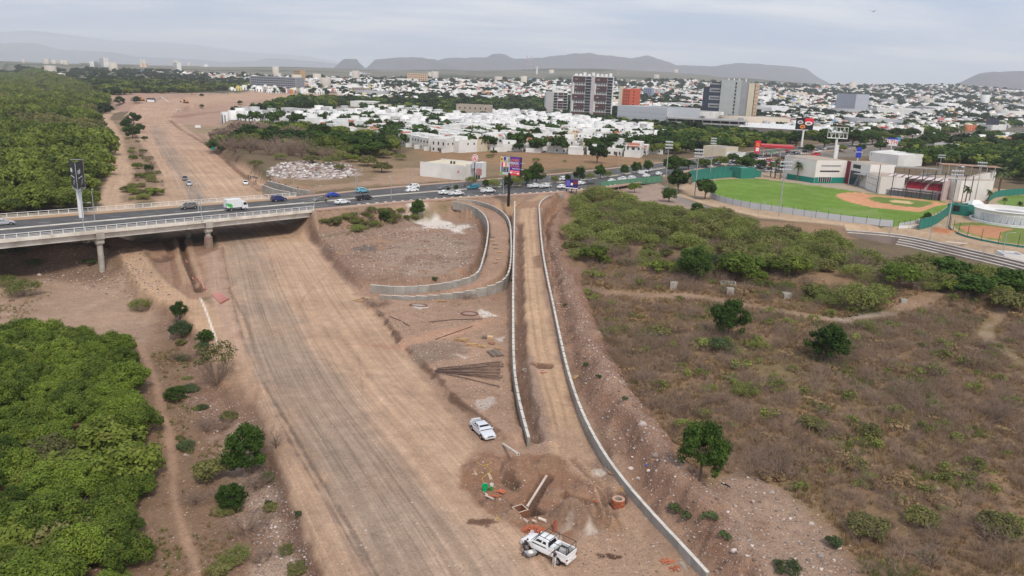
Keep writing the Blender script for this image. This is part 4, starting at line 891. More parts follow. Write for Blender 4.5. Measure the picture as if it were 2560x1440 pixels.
link('rack',rk.mesh('rack',M_dark),pk)
for x,y,s_,c_ in ((-1.0,.3,(.5,.7,.3),M_white),(-1.7,-.2,(.7,.5,.22),mat('grey_bag',(.35,.34,.33),.9)),(-2.1,.4,(.4,.4,.25),M_conc)):
    pass
tb = MB().box((-.85,0,1.22),(.35,1.35,.42)); link('tool_box',tb.mesh('tool_box',WH),pk)
def in_bed(x,y,z):
    c_,s_ = math.cos(ph),math.sin(ph); return (p[0]+x*c_-y*s_,p[1]+x*s_+y*c_,p[2]+z)
q = in_bed(-1.75,.1,1.035); tag(MB().box((0,0,.14),(.8,.6,.28),top=(.85,.8)).build('cement_bag',mat('grey_bag',(.42,.41,.39),.9,.2,5),None,q,ph+.3),'pale grey sack lying in the bed of the white pickup','sack')
q = in_bed(-2.2,-.35,1.035); tag(MB().lathe([(.12,0),(.15,.02),(.17,.34),(.16,.34),(.11,.03)],12).build('bucket',M_conc,None,q),'small grey bucket at the back corner of the pickup bed','bucket')
# traffic on the bridge and avenue: (kind, u, v of the middle of the footprint, toward +: right)
ARH = lambda u: aim(u-40,0,u+40,0)
def av_heading(x):
    i = int(np.argmin(np.abs((AN[:,0]+AF[:,0])/2-x))); i = min(i,nA-2)
    d = (AN[i+1]+AF[i+1])-(AN[i]+AF[i])
    if x < AN[0][0]: d = bd
    return math.atan2(d[1],d[0])
traffic = [('suv',472,522,0,TAUPE,'grey hatchback driving on the bridge behind the box truck'),('sedan',8,563,1,SILV,'silver car cut by the left edge of the photo on the bridge'),
 ('suv',697,503,1,NAVY,'dark navy hatchback near the right end of the bridge'),('sedan',801,504,0,TAUPE,'grey-brown sedan just past the bridge joint'),
 ('sedan',833,492,1,BLUE,'bright blue sedan on the avenue'),('suv',906,482,1,LBLUE,'light blue crossover in the far lanes left of the shop'),
 ('sedan',856,510,1,WH,'white sedan nearest the pavement behind the black pickup'),('pickup',911,500,1,BLK,'black pickup truck on the avenue'),
 ('suv',1032,472,0,WH,'white car in the farthest lane of a side-by-side pair'),('sedan',1030,480,0,WH,'white sedan in front of the other white car of the pair'),
 ('sedan',1111,474,0,GREY,'dark grey car in the far lanes near the shop'),('suv',1182,473,0,TEAL,'teal crossover below the round letter sign'),
 ('sedan',1113,486,1,WH,'white sedan just ahead of a small white pickup'),('pickup',1141,489,1,WH,'small white pickup beside the white sedan near the inner curved wall'),
 ('pickup',1220,482,1,WH,'white pickup with dark load left of the big billboard pole'),('sedan',1264,465,0,SILV,'pale car behind the billboard pole in the far lanes'),
 ('suv',1318,462,0,GREY,'dark car under the median trees right of the big billboard'),('pickup',1335,470,1,WH,'white double-cab pickup below the median tree'),
 ('pickup',1363,470,1,WH,'white pickup following the double-cab right of the big billboard'),('sedan',1406,471,1,WH,'white car beside the small purple billboard'),
 ('suv',1405,452,0,WH,'white crossover in the far lanes above the small purple billboard'),('sedan',1452,462,1,WH,'white car right of the small purple billboard'),
 ('suv',1476,460,1,GREY,'dark car by the start of the green mesh fence'),('sedan',1530,456,1,WH,'white sedan behind the green mesh fence'),('pickup',1556,452,1,WH,'white pickup behind the green mesh fence'),
 ('suv',1580,450,1,WH,'white crossover behind the middle of the green mesh fence'),('sedan',1616,443,1,WH,'white car near the far end of the green mesh fence'),('sedan',1632,441,1,GREY,'dark grey car near the far end of the green mesh fence'),
 ('suv',1621,430,0,WH,'white van in the far lanes by the white roadside sign'),('sedan',1647,438,1,WH,'last white car before the big tree at the fence end')]
for kind,u,v,dr,pm,lab in traffic:
    q = un(u,v,AZ); h = av_heading(q[0])+(0 if dr else math.pi)
    make_car(kind,(q[0],q[1],AZ+.02),h,pm,{'pickup': 'pickup_truck'}.get(kind,'car'),lab,{'pickup': 'pickup truck'}.get(kind,'car'),'traffic on the avenue')
for kind,u,v,u2,v2,pm,lab in [('pickup',463,450,466,462,GREY,'dark grey pickup on the dirt road beyond the bridge'),('suv',473,463,476,474,SILV,'grey car close behind the dark pickup beyond the bridge'),('pickup',614,461,617,470,WH,'white pickup parked at the right edge of the dirt road beyond the bridge'),('suv',442,276,446,280,WH,'small white vehicle far off where the dirt road bends')]:
    q = G(u,v); make_car(kind,q,aim(u,v,u2,v2),pm,{'pickup': 'pickup_truck'}.get(kind,'car'),lab,{'pickup': 'pickup truck'}.get(kind,'car'))
# box truck
q = un(592,526,AZ); h = av_heading(q[0]); bt = empty('box_truck',(q[0],q[1],AZ+.02),h,'small white box truck with a green leaf mark on its side, on the bridge','truck')
link('cargo_box',MB().bx(-3.0,1.0,-1.05,1.05,.95,3.1).mesh('cargo_box',WH),bt)
cabm = MB().loft([[(x,-w_,z0),(x,w_,z0),(x,w_,z1),(x,-w_,z1)] for x,w_,z0,z1 in ((1.12,.98,.55,2.3),(2.2,.98,.55,2.3),(2.65,.94,.55,1.45),(2.78,.90,.55,.95))]); link('cab',cabm.mesh('cab',WH),bt)
link('windshield',MB().quad((2.24,-.85,2.22),(2.66,-.85,1.48),(2.66,.85,1.48),(2.24,.85,2.22)).mesh('windshield',M_glass),bt)
for sg in (-1,1): link('side_window',MB().poly([(1.5,sg*.992,1.45),(2.45,sg*.992,1.45),(2.2,sg*.992,2.15),(1.5,sg*.992,2.15)]).mesh('side_window',M_glass),bt)
link('chassis',MB().bx(-2.9,2.3,-.45,.45,.6,.9).mesh('chassis',M_dark),bt)
for x in (-1.9,1.9):
    for sg in (-1,1):
        ty,rim,ps,wrad,Wd = car_proto('pickup')['wheel']; wl = link('wheel',ty.mesh('wheel',M_black),bt,(x,sg*.88,wrad)); link('rim',rim.mesh('rim',M_rim),wl)
lf = MB()
for k in range(3): lf.poly([(-2.9+.5*k+.45*math.cos(a),-1.056,1.9-.25*k+.6*math.sin(a)*(.6+.2*k)) for a in np.linspace(0,2*math.pi,9)[:-1]])
link('leaf_mark',lf.mesh('leaf_mark',mat('leaf_green',(.12,.5,.13),.5)),bt)
# motorcycle with rider is small: built from frame and wheels
# ================================================================ vegetation meshes
def quads_from(cen,nrm,size,rng_,aspect=1.0):
    n = len(cen); r = rng_.normal(size=(n,3)); t = np.cross(nrm,r); t /= np.linalg.norm(t,axis=1,keepdims=True)+1e-9; b = np.cross(nrm,t); b /= np.linalg.norm(b,axis=1,keepdims=True)+1e-9
    s = (size*rng_.uniform(.6,1.3,n))[:,None]
    V = np.stack([cen-t*s*aspect-b*s*.25,cen+b*s*-.75,cen+t*s*aspect+b*s*.2,cen+b*s*.8],1).reshape(-1,3)
    return V,np.arange(4*n).reshape(-1,4)
def crown(n,R,Hc,z0,leaf,seed,clumps=26,cl=.34,flat=.75,spread=1.0,under=.25,shape='dome'):
    g = np.random.RandomState(seed); d = g.normal(size=(clumps,3)); d /= np.linalg.norm(d,axis=1,keepdims=True)
    d[:,2] = np.where(d[:,2] < -under,-d[:,2],d[:,2]); rad = g.uniform(.35,1.0,clumps)**.6
    cc = d*rad[:,None]*np.array([R*spread,R*spread,Hc/2]); cc[:,2] += z0+Hc/2
    if shape == 'vase': cc[:,:2] *= (.55+.55*((cc[:,2]-z0)/Hc))[:,None]
    cr_ = R*cl*g.uniform(.65,1.25,clumps); tone_c = g.uniform(0,.7,clumps)
    w_ = cr_**2; k = g.choice(clumps,n,p=w_/w_.sum()); dd = g.normal(size=(n,3)); dd /= np.linalg.norm(dd,axis=1,keepdims=True)
    rr = g.uniform(.55,1.05,n)[:,None]; cen = cc[k]+dd*rr*cr_[k][:,None]*np.array([1,1,flat])
    nr = dd+np.array([0,0,.5])+g.normal(size=(n,3))*.45; nr /= np.linalg.norm(nr,axis=1,keepdims=True)
    V,F = quads_from(cen,nr,np.full(n,leaf),g); tone = np.repeat(np.clip(tone_c[k]+g.uniform(-.15,.3,n),0,1),4)
    return V,F,tone
def twigs(n,R,Hc,seed,th=.03,droop=0.,fork=2,zb=0.0):
    g = np.random.RandomState(seed); V = []; F = []
    def strip_(p,q,w0,w1):
        d = q-p; a = np.cross(d,g.normal(size=3)); a /= np.linalg.norm(a)+1e-9; m = len(V)
        V.extend([p-a*w0,p+a*w0,q+a*w1,q-a*w1]); F.append((m,m+1,m+2,m+3))
    for i in range(n):
        th_ = g.uniform(0,2*math.pi); ra = R*g.uniform(.2,1)**.7; top = np.array([math.cos(th_)*ra,math.sin(th_)*ra,zb+Hc*g.uniform(.55,1)*(1-.35*(ra/R)**2)])
        base = np.array([math.cos(th_)*ra*.12,math.sin(th_)*ra*.12,zb]); mid_ = base+(top-base)*.5+g.normal(size=3)*.08*R
        strip_(base,mid_,th,th*.7); strip_(mid_,top,th*.7,th*.25)
        for k in range(fork):
            s = mid_+(top-mid_)*g.uniform(0,.8); e = s+(top-mid_)*g.uniform(.3,.7)+g.normal(size=3)*.22*R; e[2] = max(e[2],zb+.1); strip_(s,e,th*.5,th*.2)
            for k2 in range(2):
                s2 = s+(e-s)*g.uniform(.2,1); e2 = s2+g.normal(size=3)*.16*R; e2[2] = max(e2[2],zb+.05); strip_(s2,e2,th*.35,th*.15)
    return np.array(V),np.array(F)
def tuft(n,R,Hc,seed,w_=.03,lean=.5):
    g = np.random.RandomState(seed); th_ = g.uniform(0,2*math.pi,n); r0 = R*.45*g.uniform(0,1,n)**.5; b = np.stack([np.cos(th_)*r0,np.sin(th_)*r0,np.zeros(n)],1)
    t = b+np.stack([np.cos(th_+g.normal(size=n)*.6)*R*lean*g.uniform(.3,1.2,n),np.sin(th_+g.normal(size=n)*.6)*R*lean*g.uniform(.3,1.2,n),Hc*g.uniform(.5,1,n)],1)
    a = g.normal(size=(n,3)); a[:,2] = 0; a /= np.linalg.norm(a,axis=1,keepdims=True); a *= w_
    m_ = (b+t)/2+np.array([0,0,Hc*.12])
    V = np.stack([b-a,b+a,m_+a*.9,m_-a*.9,m_-a*.9,m_+a*.9,t+a*.15,t-a*.15],1).reshape(-1,3)
    i = np.arange(n)[:,None]*8; F = np.concatenate([i+np.array([[0,1,2,3]]),i+np.array([[4,5,6,7]])])
    return V,F,np.repeat(g.uniform(0,1,n),8)
def trunk_mesh(name,h,r,seed,limbs=5,R=2.0,m=None):
    g = random.Random(seed); b = MB(); bend = (g.uniform(-.2,.2),g.uniform(-.2,.2))
    b.tube([(0,0,-.25),(bend[0]*.3,bend[1]*.3,h*.35),(bend[0],bend[1],h*.7)],[r*1.25,r,r*.75],7)
    for i in range(limbs):
        a = i*2*math.pi/limbs+g.uniform(-.4,.4); s = h*g.uniform(.35,.7); ra = R*g.uniform(.45,.85)
        b.tube([(bend[0]*.6,bend[1]*.6,s),(math.cos(a)*ra*.5,math.sin(a)*ra*.5,s+(h-s)*.6+.3),(math.cos(a)*ra,math.sin(a)*ra,h*g.uniform(.95,1.35))],[r*.55,r*.35,r*.12],5)
    return b.mesh(name,m or M_bark)
L_lush = leaf_mat('leaves_lush',(.040,.070,.010),(.23,.31,.04),tip=(.19,.14,.06))
L_forest = leaf_mat('leaves_forest',(.060,.090,.014),(.25,.30,.05),tip=(.15,.10,.045))
L_olive = leaf_mat('leaves_olive',(.10,.10,.038),(.27,.26,.085),tip=(.15,.10,.06))
L_dark = leaf_mat('leaves_dark',(.020,.045,.008),(.085,.15,.022))
L_city = leaf_mat('leaves_city',(.014,.028,.010),(.050,.080,.022))
L_lime = leaf_mat('leaves_lime',(.09,.14,.02),(.24,.32,.05))
L_airy = leaf_mat('leaves_airy',(.12,.135,.040),(.30,.335,.085),tip=(.17,.13,.07))
L_bluish = leaf_mat('leaves_bluish',(.045,.07,.026),(.13,.17,.065))
M_dry = leaf_mat('dry_twigs',(.17,.12,.09),(.40,.29,.22))
M_grass = leaf_mat('dry_grass_blades',(.22,.14,.07),(.46,.33,.18))
M_gg = leaf_mat('green_grass_blades',(.09,.11,.025),(.23,.25,.07))
def leaf_me(name,tup,m): V,F,t_ = tup; return np_mesh(name,V,F,(m,),{'tone': ('FLOAT',t_.astype(np.float32))})
def twig_me(name,vf,m): V,F = vf; g = np.random.RandomState(3); return np_mesh(name,V,F,(m,),{'tone': ('FLOAT',np.repeat(g.uniform(0,1,len(F)),4).astype(np.float32))})
PROTO = {}
def proto(kind,k):
    if (kind,k) in PROTO: return PROTO[(kind,k)]
    s = 100+k*7+hash_(kind)
    if kind == 'lush': c = leaf_me('crown',crown(11500,3.2,4.4,.6,.125,s,64,.24,flat=.9),L_lush); t = trunk_mesh('trunk',3.4,.14,s,5,2.2); wd = 7.4
    elif kind == 'forest': c = leaf_me('crown',crown(3600,3.6,4.8,.6,.28,s,44,.28,flat=.9),L_forest); t = trunk_mesh('trunk',3.4,.16,s,4,2.2); wd = 8.4
    elif kind == 'olive': c = leaf_me('crown',crown(3200,3.6,4.2,.5,.26,s,44,.28,flat=.9),L_olive); t = trunk_mesh('trunk',3.2,.16,s,4,2.2); wd = 8.4
    elif kind == 'dark': c = leaf_me('crown',crown(7000,2.7,4.6,.7,.14,s,46,.27,under=.7,flat=.95),L_dark); t = trunk_mesh('trunk',3.2,.17,s,6,1.8); wd = 6.4
    elif kind == 'darkbig': c = leaf_me('crown',crown(2600,3.6,6.0,1.6,.40,s,30,.36,under=.5),L_dark); t = trunk_mesh('trunk',4.0,.24,s,6,2.4); wd = 8.8
    elif kind == 'city': c = leaf_me('crown',crown(420,4.0,5.5,1.0,.95,s,14,.42,under=.4),L_city); t = trunk_mesh('trunk',3.5,.2,s,0); wd = 10
    elif kind == 'lime': c = leaf_me('crown',crown(3000,2.6,3.4,.8,.17,s,26,.36),L_lime); t = trunk_mesh('trunk',2.4,.1,s,5,1.6); wd = 6
    elif kind == 'airy': c = leaf_me('crown',crown(3000,2.7,3.2,.1,.105,s,70,.26,flat=1.0),L_airy); t = twig_me('branches',twigs(26,2.5,3.0,s,.035),M_dry); wd = 6.2
    elif kind == 'bluish': c = leaf_me('crown',crown(3200,2.4,2.6,.1,.12,s,50,.24,flat=.95),L_bluish); t = twig_me('branches',twigs(30,2.3,2.4,s,.03),M_dry); wd = 5.4
    elif kind == 'weed': c = leaf_me('crown',crown(420,.7,.9,.05,.13,s,12,.36),L_bluish); t = twig_me('branches',twigs(6,.5,.7,s,.015),M_dry); wd = 1.6
    elif kind == 'bare': c = twig_me('crown',twigs(40,2.2,3.4,s,.028,fork=4,zb=.4),M_dry); t = trunk_mesh('trunk',1.6,.09,s,4,1.0,M_bark); wd = 4.4
    elif kind == 'sparse': c = leaf_me('crown',crown(700,2.6,3.2,1.6,.15,s,40,.24),L_olive); t = twig_me('branches',twigs(34,2.6,4.4,s,.045,fork=4),M_dry); wd = 6.0
    PROTO[(kind,k)] = (c,t,wd); return PROTO[(kind,k)]
def hash_(s): return sum(ord(c_)*(i+3) for i,c_ in enumerate(s)) % 97
NAMES = dict(lush='tree',forest='tree',olive='tree',dark='tree',darkbig='tree',city='tree',lime='tree',airy='shrub',bluish='shrub',weed='weed',bare='bare_tree',sparse='tree')
LOOK = dict(lush='bright green',forest='full mid green',olive='dull olive',bare='leafless brown',dark='dark green',darkbig='dark green',city='dark',airy='feathery green',bluish='grey-green',lime='yellow-green')
PLACE = {'trees of the near left grove': 'of the grove at the path','trees of the riverside wood': 'in the riverside wood','trees of the scrub wood by the estate': 'in scrub below the estate','bushes of the waste ground': 'on waste ground beyond the avenue','shrubs of the avenue embankment': 'on the avenue embankment','shrubs of the overgrown belt': 'in the overgrown belt','trees below the terraces': 'below the terraces','trees of the belt near the mall': 'between estate and mall','garden trees of the estate': 'between the white houses','trees among the shops': 'among the shops','median trees': 'on the avenue median','shrubs between the two tracks': 'beside the dirt tracks','shrubs of the dry field': 'in the dry field','shrubs of the stony bank': 'on the stony bank'}
def where(p):
    u,v = proj([p[0],p[1],p[2]+1.5]); u = float(u); v = float(v)
    h = ['off left','left edge','far left','left','left of centre','centre','right of centre','right','far right','right edge','off right'][int(np.clip((u/2560)*9+1,0,10))]
    return h,['highest','upper','middle','lower','lowest'][int(np.clip((v-180)/1260*5,0,4))]
def plant(kind,p,width,label,group=None,hs=1.0,name=None,cat=None,nk=4):
    if group:
        w1 = proto(kind,0)[2]; big = 'large' if width*hs > w1*.92 else 'small' if width*hs < w1*.62 else 'mid-sized'; h,vv = where(p); n2 = 'shrub' if name == 'shrub' or kind in ('airy','bluish') and name != 'tree' else 'tree'
        label = f"{big} {LOOK[kind]} {n2} {PLACE.get(group, 'in the '+group)}, {h}, {vv} part"
    c,t,wd = proto(kind,rnd.randrange(nk)); s = width/wd; nm = name or NAMES[kind]
    rt = empty(nm,tuple(float(q) for q in p),rnd.uniform(0,6.28),label,cat or {'bare_tree': 'tree'}.get(nm,nm),group); rt.scale = (s,s,s*hs)
    link('foliage' if nm in ('shrub','weed') else 'crown',c,rt); link('trunk' if kind not in ('airy','bluish','weed','sparse') else 'branches',t,rt)
    return rt
def ppm(p): k = (np.array(p,float)-np.array([0,0,CAMH]))@_f; return FPX/k
def plant_px(kind,u,v,wpx,label,hs=1.0,group=None,z=None,**k):
    p = G(u,v) if z is None else np.append(un(u,v,z),z); return plant(kind,p,wpx/ppm(p),label,group,hs,**k)
# geometry-node scatter: sources sit inside the object's own mesh, so nothing else is needed
def stuff_scatter(name,label,cat,srcs,mats,pts,kind,scale,rot,hs=None):
    """srcs: list of (V,F,tone,matindex); pts (n,3)"""
    V = []; F = []; tone = []; sid = []; mi = []; off = 0
    for i,(v_,f_,t_,m_i) in enumerate(srcs):
        V.append(v_); F.append(np.asarray(f_)+off); tone.append(t_); sid.append(np.full(len(v_),i)); mi.append(np.full(len(f_),m_i)); off += len(v_)
    n = len(pts); V.append(pts); tone.append(np.zeros(n)); sid.append(-1-np.asarray(kind))
    me = np_mesh(name,np.concatenate(V),np.concatenate(F),mats,{'tone': ('FLOAT',np.concatenate(tone).astype(np.float32)),'sid': ('INT',np.concatenate(sid).astype(np.int32)),
        'sc': ('FLOAT',np.concatenate([np.ones(off),scale]).astype(np.float32)),'rz': ('FLOAT',np.concatenate([np.zeros(off),rot]).astype(np.float32)),'hs': ('FLOAT',np.concatenate([np.ones(off),hs if hs is not None else np.ones(n)]).astype(np.float32))})
    me.polygons.foreach_set('material_index',np.concatenate(mi).astype(np.int32))
    o = link(name,me); tag(o,label,cat,kind='stuff')
    ng = bpy.data.node_groups.new(name+'_nodes','GeometryNodeTree'); ng.interface.new_socket('Geometry',in_out='INPUT',socket_type='NodeSocketGeometry'); ng.interface.new_socket('Geometry',in_out='OUTPUT',socket_type='NodeSocketGeometry')
    gi = N(ng,'NodeGroupInput'); go = N(ng,'NodeGroupOutput'); L = ng.links.new
    at = N(ng,'GeometryNodeInputNamedAttribute',data_type='INT'); at.inputs['Name'].default_value = 'sid'
    def fl(nm): a = N(ng,'GeometryNodeInputNamedAttribute',data_type='FLOAT'); a.inputs['Name'].default_value = nm; return a.outputs['Attribute']
    cx = N(ng,'ShaderNodeCombineXYZ'); sc_ = fl('sc'); L(sc_,cx.inputs[0]); L(sc_,cx.inputs[1]); mu = N(ng,'ShaderNodeMath',operation='MULTIPLY'); L(sc_,mu.inputs[0]); L(fl('hs'),mu.inputs[1]); L(mu.outputs[0],cx.inputs[2])
    rx = N(ng,'ShaderNodeCombineXYZ'); L(fl('rz'),rx.inputs[2])
    jn = N(ng,'GeometryNodeJoinGeometry')
    def pick(val):
        cm = N(ng,'FunctionNodeCompare',data_type='INT',operation='EQUAL'); L(at.outputs['Attribute'],cm.inputs[2]); cm.inputs[3].default_value = val
        sp_ = N(ng,'GeometryNodeSeparateGeometry',domain='POINT'); L(gi.outputs[0],sp_.inputs[0]); L(cm.outputs[0],sp_.inputs['Selection']); return sp_.outputs[0]
    for i in range(len(srcs)):
        ip = N(ng,'GeometryNodeInstanceOnPoints'); L(pick(-1-i),ip.inputs['Points']); L(pick(i),ip.inputs['Instance']); L(rx.outputs[0],ip.inputs['Rotation']); L(cx.outputs[0],ip.inputs['Scale']); L(ip.outputs[0],jn.inputs[0])
    L(jn.outputs[0],go.inputs[0]); md = o.modifiers.new('scatter','NODES'); md.node_group = ng
    return o
def scatter_poly(P,spacing,jitter=.45,seed=1,clip=None):
    g = np.random.RandomState(seed); x = np.arange(P[:,0].min(),P[:,0].max(),spacing); y = np.arange(P[:,1].min(),P[:,1].max(),spacing)
    a,b = np.meshgrid(x,y); a = a.ravel()+g.uniform(-1,1,a.size)*jitter*spacing; b = b.ravel()+g.uniform(-1,1,b.size)*jitter*spacing
    m = inside(a,b,P); return a[m],b[m]
def visible(x,y,margin=120):
    u,v = proj(np.stack([x,y,hz(x,y)],-1)); return (u > -margin) & (u < 2560+margin) & (v < 1440+margin)
def avoid(x,y,*lines):
    m = np.ones(len(x),bool)
    for P,d in lines:
        q,_,_ = seg_dist(x,y,P); m &= q > d
    return m
# ---------------------------------------------------------------- left forest beyond the bridge
FZ = -1.2
forest = W([(-700,575),(-100,552),(225,528),(215,490),(262,440),(276,410),(262,350),(238,305),(225,296),(262,272),(268,258),(255,243),(200,215),(100,192),(-100,185),(-500,175)],FZ)
fx,fy = scatter_poly(forest,6.2,seed=2); vm_ = visible(fx,fy,200) & avoid(fx,fy,(tr,7.0),(np.vstack([BN,BN[-1:]]),6)); fx,fy = fx[vm_],fy[vm_]
order = np.argsort(np.hypot(fx,fy)); fx,fy = fx[order],fy[order]
NT = 45
ft = 0.5+fbm(fx,fy,40,3,12)*1.2
for i in range(min(NT,len(fx))):
    kd = 'forest' if ft[i] > .42 else 'olive' if rnd.random() < .8 else 'bare'
    plant(kd,(fx[i],fy[i],hz(fx[i],fy[i])-.2),rnd.uniform(7,11),{'forest': 'bushy green tree crown packed in the riverside wood behind the bridge','olive': 'dull olive tree crown packed in the riverside wood behind the bridge','bare': 'leafless grey tree in the riverside wood behind the bridge'}[kd],'trees of the riverside wood',rnd.uniform(.75,1.15))
def srcs_of(kinds,ks=(0,1),n=None,seeds=5):
    out_ = []
    return out_
def csrc(n,R,Hc,z0,leaf,seed,clumps,cl,mi,**k): V,F,t_ = crown(n,R,Hc,z0,leaf,seed,clumps,cl,**k); return (V,F,t_,mi)
def tsrc(n,R,Hc,seed,th,fork,mi): V,F = twigs(n,R,Hc,seed,th,fork=fork); g = np.random.RandomState(seed); return (V,F,np.repeat(g.uniform(0,1,len(F)),4),mi)
rest = slice(NT,None); n_ = len(fx[rest])
pts = np.stack([fx[rest],fy[rest],hz(fx[rest],fy[rest])-.5],-1)
kd_ = np.where(ft[rest] > .38,rs.randint(0,3,n_),3)
stuff_scatter('woodland','mass of green tree crowns filling the riverside wood on the left, farther back','woodland',[csrc(1100,4.2,5.2,.6,.46,50+i,34,.30,0) for i in range(3)]+[csrc(1100,4.2,4.6,.6,.46,60,34,.30,1)],(L_forest,L_olive),pts,kd_,rs.uniform(.7,1.5,n_),rs.uniform(0,6.28,n_),rs.uniform(.7,1.45,n_))
# woods farther back, left of and behind the construction plain
belt = W([(-500,180,5),(-200,178,5),(150,192,5),(262,240,5),(450,236,5),(620,228,5),(650,212,5),(500,206,5),(350,196,5),(200,184,5),(0,170,5),(-500,158,5)],5)
bx_,by_ = scatter_poly(belt,13,seed=5); k_ = visible(bx_,by_,100); bx_,by_ = bx_[k_],by_[k_]
k_ = (by_ < 1600) & (fbm(bx_,by_,60,2,3) > -.28); bx_,by_ = bx_[k_],by_[k_]; n_ = len(bx_)
stuff_scatter('woodland','darker belt of trees in front of the city at the left','woodland',[csrc(420,5.2,6.5,0,1.0,70+i,16,.42,i % 2) for i in range(4)],(L_city,L_forest),np.stack([bx_,by_,hz(bx_,by_)-.5],-1),rs.randint(0,4,n_),rs.uniform(.9,1.6,n_),rs.uniform(0,6.28,n_))
# ---------------------------------------------------------------- near left grove
grove = W([(-500,860),(0,850),(60,842),(250,858),(330,880),(365,940),(385,1000),(405,1080),(400,1160),(415,1240),(405,1300),(360,1380),(340,1440),(280,1600),(-500,1700)],-2.0)
gx,gy = scatter_poly(grove,3.5,seed=8,jitter=.4); k_ = visible(gx,gy,260) & avoid(gx,gy,(path_l,3.0)); gx,gy = gx[k_],gy[k_]
for i in range(len(gx)):
    kd = rnd.choices(['lush','forest','olive','dark'],[80,12,8,0])[0]
    plant(kd,(gx[i],gy[i],hz(gx[i],gy[i])-.9),rnd.uniform(4.8,7.8),'leafy bright green tree of the dense grove at the bottom left' if kd == 'lush' else 'coarser leaved green tree of the dense grove at the bottom left','trees of the near left grove',rnd.uniform(.7,1.05))
# ---------------------------------------------------------------- single trees and bushes one can point to
single = [('dark',450,800,46,'dark green upright bush at the edge of the haul track, upper of two',1.2),('dark',512,858,50,'dark green bush at the edge of the haul track, lower of two',.8),('bluish',455,842,70,'dull green low bush between the two dark bushes by the haul track',1.1),('airy',352,778,62,'grey-green bush alone on the pale clearing left of the haul track',.95),
 ('dark',438,1003,60,'dark low bush beside the footpath on the stony bank',.7),('sparse',545,960,120,'thin half-bare tree with pale twigs on the bank beside the new road',1.1),('dark',618,1190,120,'dense dark tree on the stony bank at the left road edge',1.25),('bare',690,1120,80,'bare pink-grey branching tree at the left road edge',1.1),('bare',640,1225,110,'fallen leafless tree leaning at the foot of the dark tree',.6),('olive',530,1200,95,'dull green bush left of the dark tree on the stony bank',.95),('dark',578,1275,84,'deep green bush below the dark tree on the stony bank',1.0),('bare',490,1260,90,'thin bush beside the footpath below the dark tree',.6),('airy',590,1400,90,'bush among cut branches at the bottom of the stony bank',.6),
 ('lush',65,850,100,'round green tree at the top left corner of the near grove',.8),('airy',60,740,95,'green shrub on the pale clearing at the left edge',.8),('airy',15,715,60,'small green shrub at the far left under the bridge',.8),('bluish',85,668,40,'small bush beside the spoil heap under the bridge',1),('bluish',225,660,40,'green bush at the foot of the left bridge pier',.6),('bluish',15,640,90,'dark bush in the shade under the bridge',.7),
 ('dark',1750,1205,130,'tall dark green tree standing on the rubble bank in the lower right',1.45),('dark',1822,845,108,'bright rounded dark green tree in the middle of the dry field',1.05),('bluish',1795,878,80,'blue-grey thorny bush leaning against the rounded tree in the field',.8),('dark',2062,905,112,'broad round green tree on the right half of the dry field',1.0),('dark',1738,700,105,'round green tree among the shrubs above the concrete blocks',.9),('lime',1838,700,95,'yellow-green topped tree beside the concrete block ruins',1.0),('airy',2155,775,150,'wide soft grey-green bush above the pale rubble track',.8),('lime',2245,722,100,'light green rounded tree beside the right-hand ruins',.9),
 ('dark',1741,540,38,'small round dark tree at the fence below the ball field',1),('dark',1045,540,42,'dense bright green bush at the edge of the embankment above the white patch',1.1),('dark',962,552,34,'smaller green bush on the avenue embankment',.8),('darkbig',1492,408,52,'dark tree standing alone in the dry lot beyond the avenue',1.0),('dark',2316,562,32,'small round dark tree by the corner of the ball field fence',1.1),('darkbig',1695,478,64,'large dark tree at the end of the green mesh fence',.9),('darkbig',1685,440,60,'dark tree behind the large tree at the end of the green mesh fence',.9),('darkbig',1762,498,56,'dark leafy tree beside the curved path of the ball park',1.0),('dark',1672,505,46,'loose green tree at the corner of the car park',.9),('lime',1586,482,34,'light green young tree in the car park',1.0),('darkbig',1860,432,56,'round tree behind the teal outfield wall',.8),
 ('weed',1278,705,12,'tiny weed at the top of the triangular plot',1),('weed',1088,702,18,'green weed on the slope of the rubble mound',1),('weed',1320,1235,0,'',1)]
for kd,u,v,wpx,lab,hs in single:
    if wpx: plant_px(kd,u,v,wpx,lab,hs)
for u,v,wpx,lab in [(1688,1280,40,'green weed on the rubble bank, leftmost of three'),(1715,1295,34,'small green weed on the rubble bank just right of the leftmost'),(1772,1300,46,'green weed on the rubble bank, highest on the slope'),(1812,1345,34,'narrow green weed on the lower rubble bank'),(1965,1432,76,'grey-green bush at the bottom of the rubble bank'),(2085,1365,50,'green bush at the edge of the dry brush lower right'),(1465,915,20,'small weed beside the right wall'),(1495,945,18,'tiny weed on the bank beside the right wall'),(1562,1000,18,'tiny weed among stones on the bank'),(745,1290,24,'weed tuft at the left edge of the new road'),(1412,765,14,'tiny weed at the foot of the bank')]:
    plant_px('weed' if wpx < 60 else 'bluish',u,v,wpx,lab,.8)
# median trees along the avenue
for k,(u,v,wpx) in enumerate([(1237,472,40),(1268,470,30),(1214,470,22),(1290,468,44),(1307,465,44),(1340,461,52),(1388,458,30),(1448,452,34),(1500,446,34),(1520,444,28),(1560,438,26),(1590,434,30),(1475,449,28),(1140,476,14),(1120,478,10),(1178,462,34),(1620,430,30),(1418,455,20)]):
    plant_px('dark' if k % 3 else 'airy',u,v,wpx,'small roadside tree with clean trunk on the avenue median',1.15,group='median trees',z=AZ,name='tree',cat='tree')
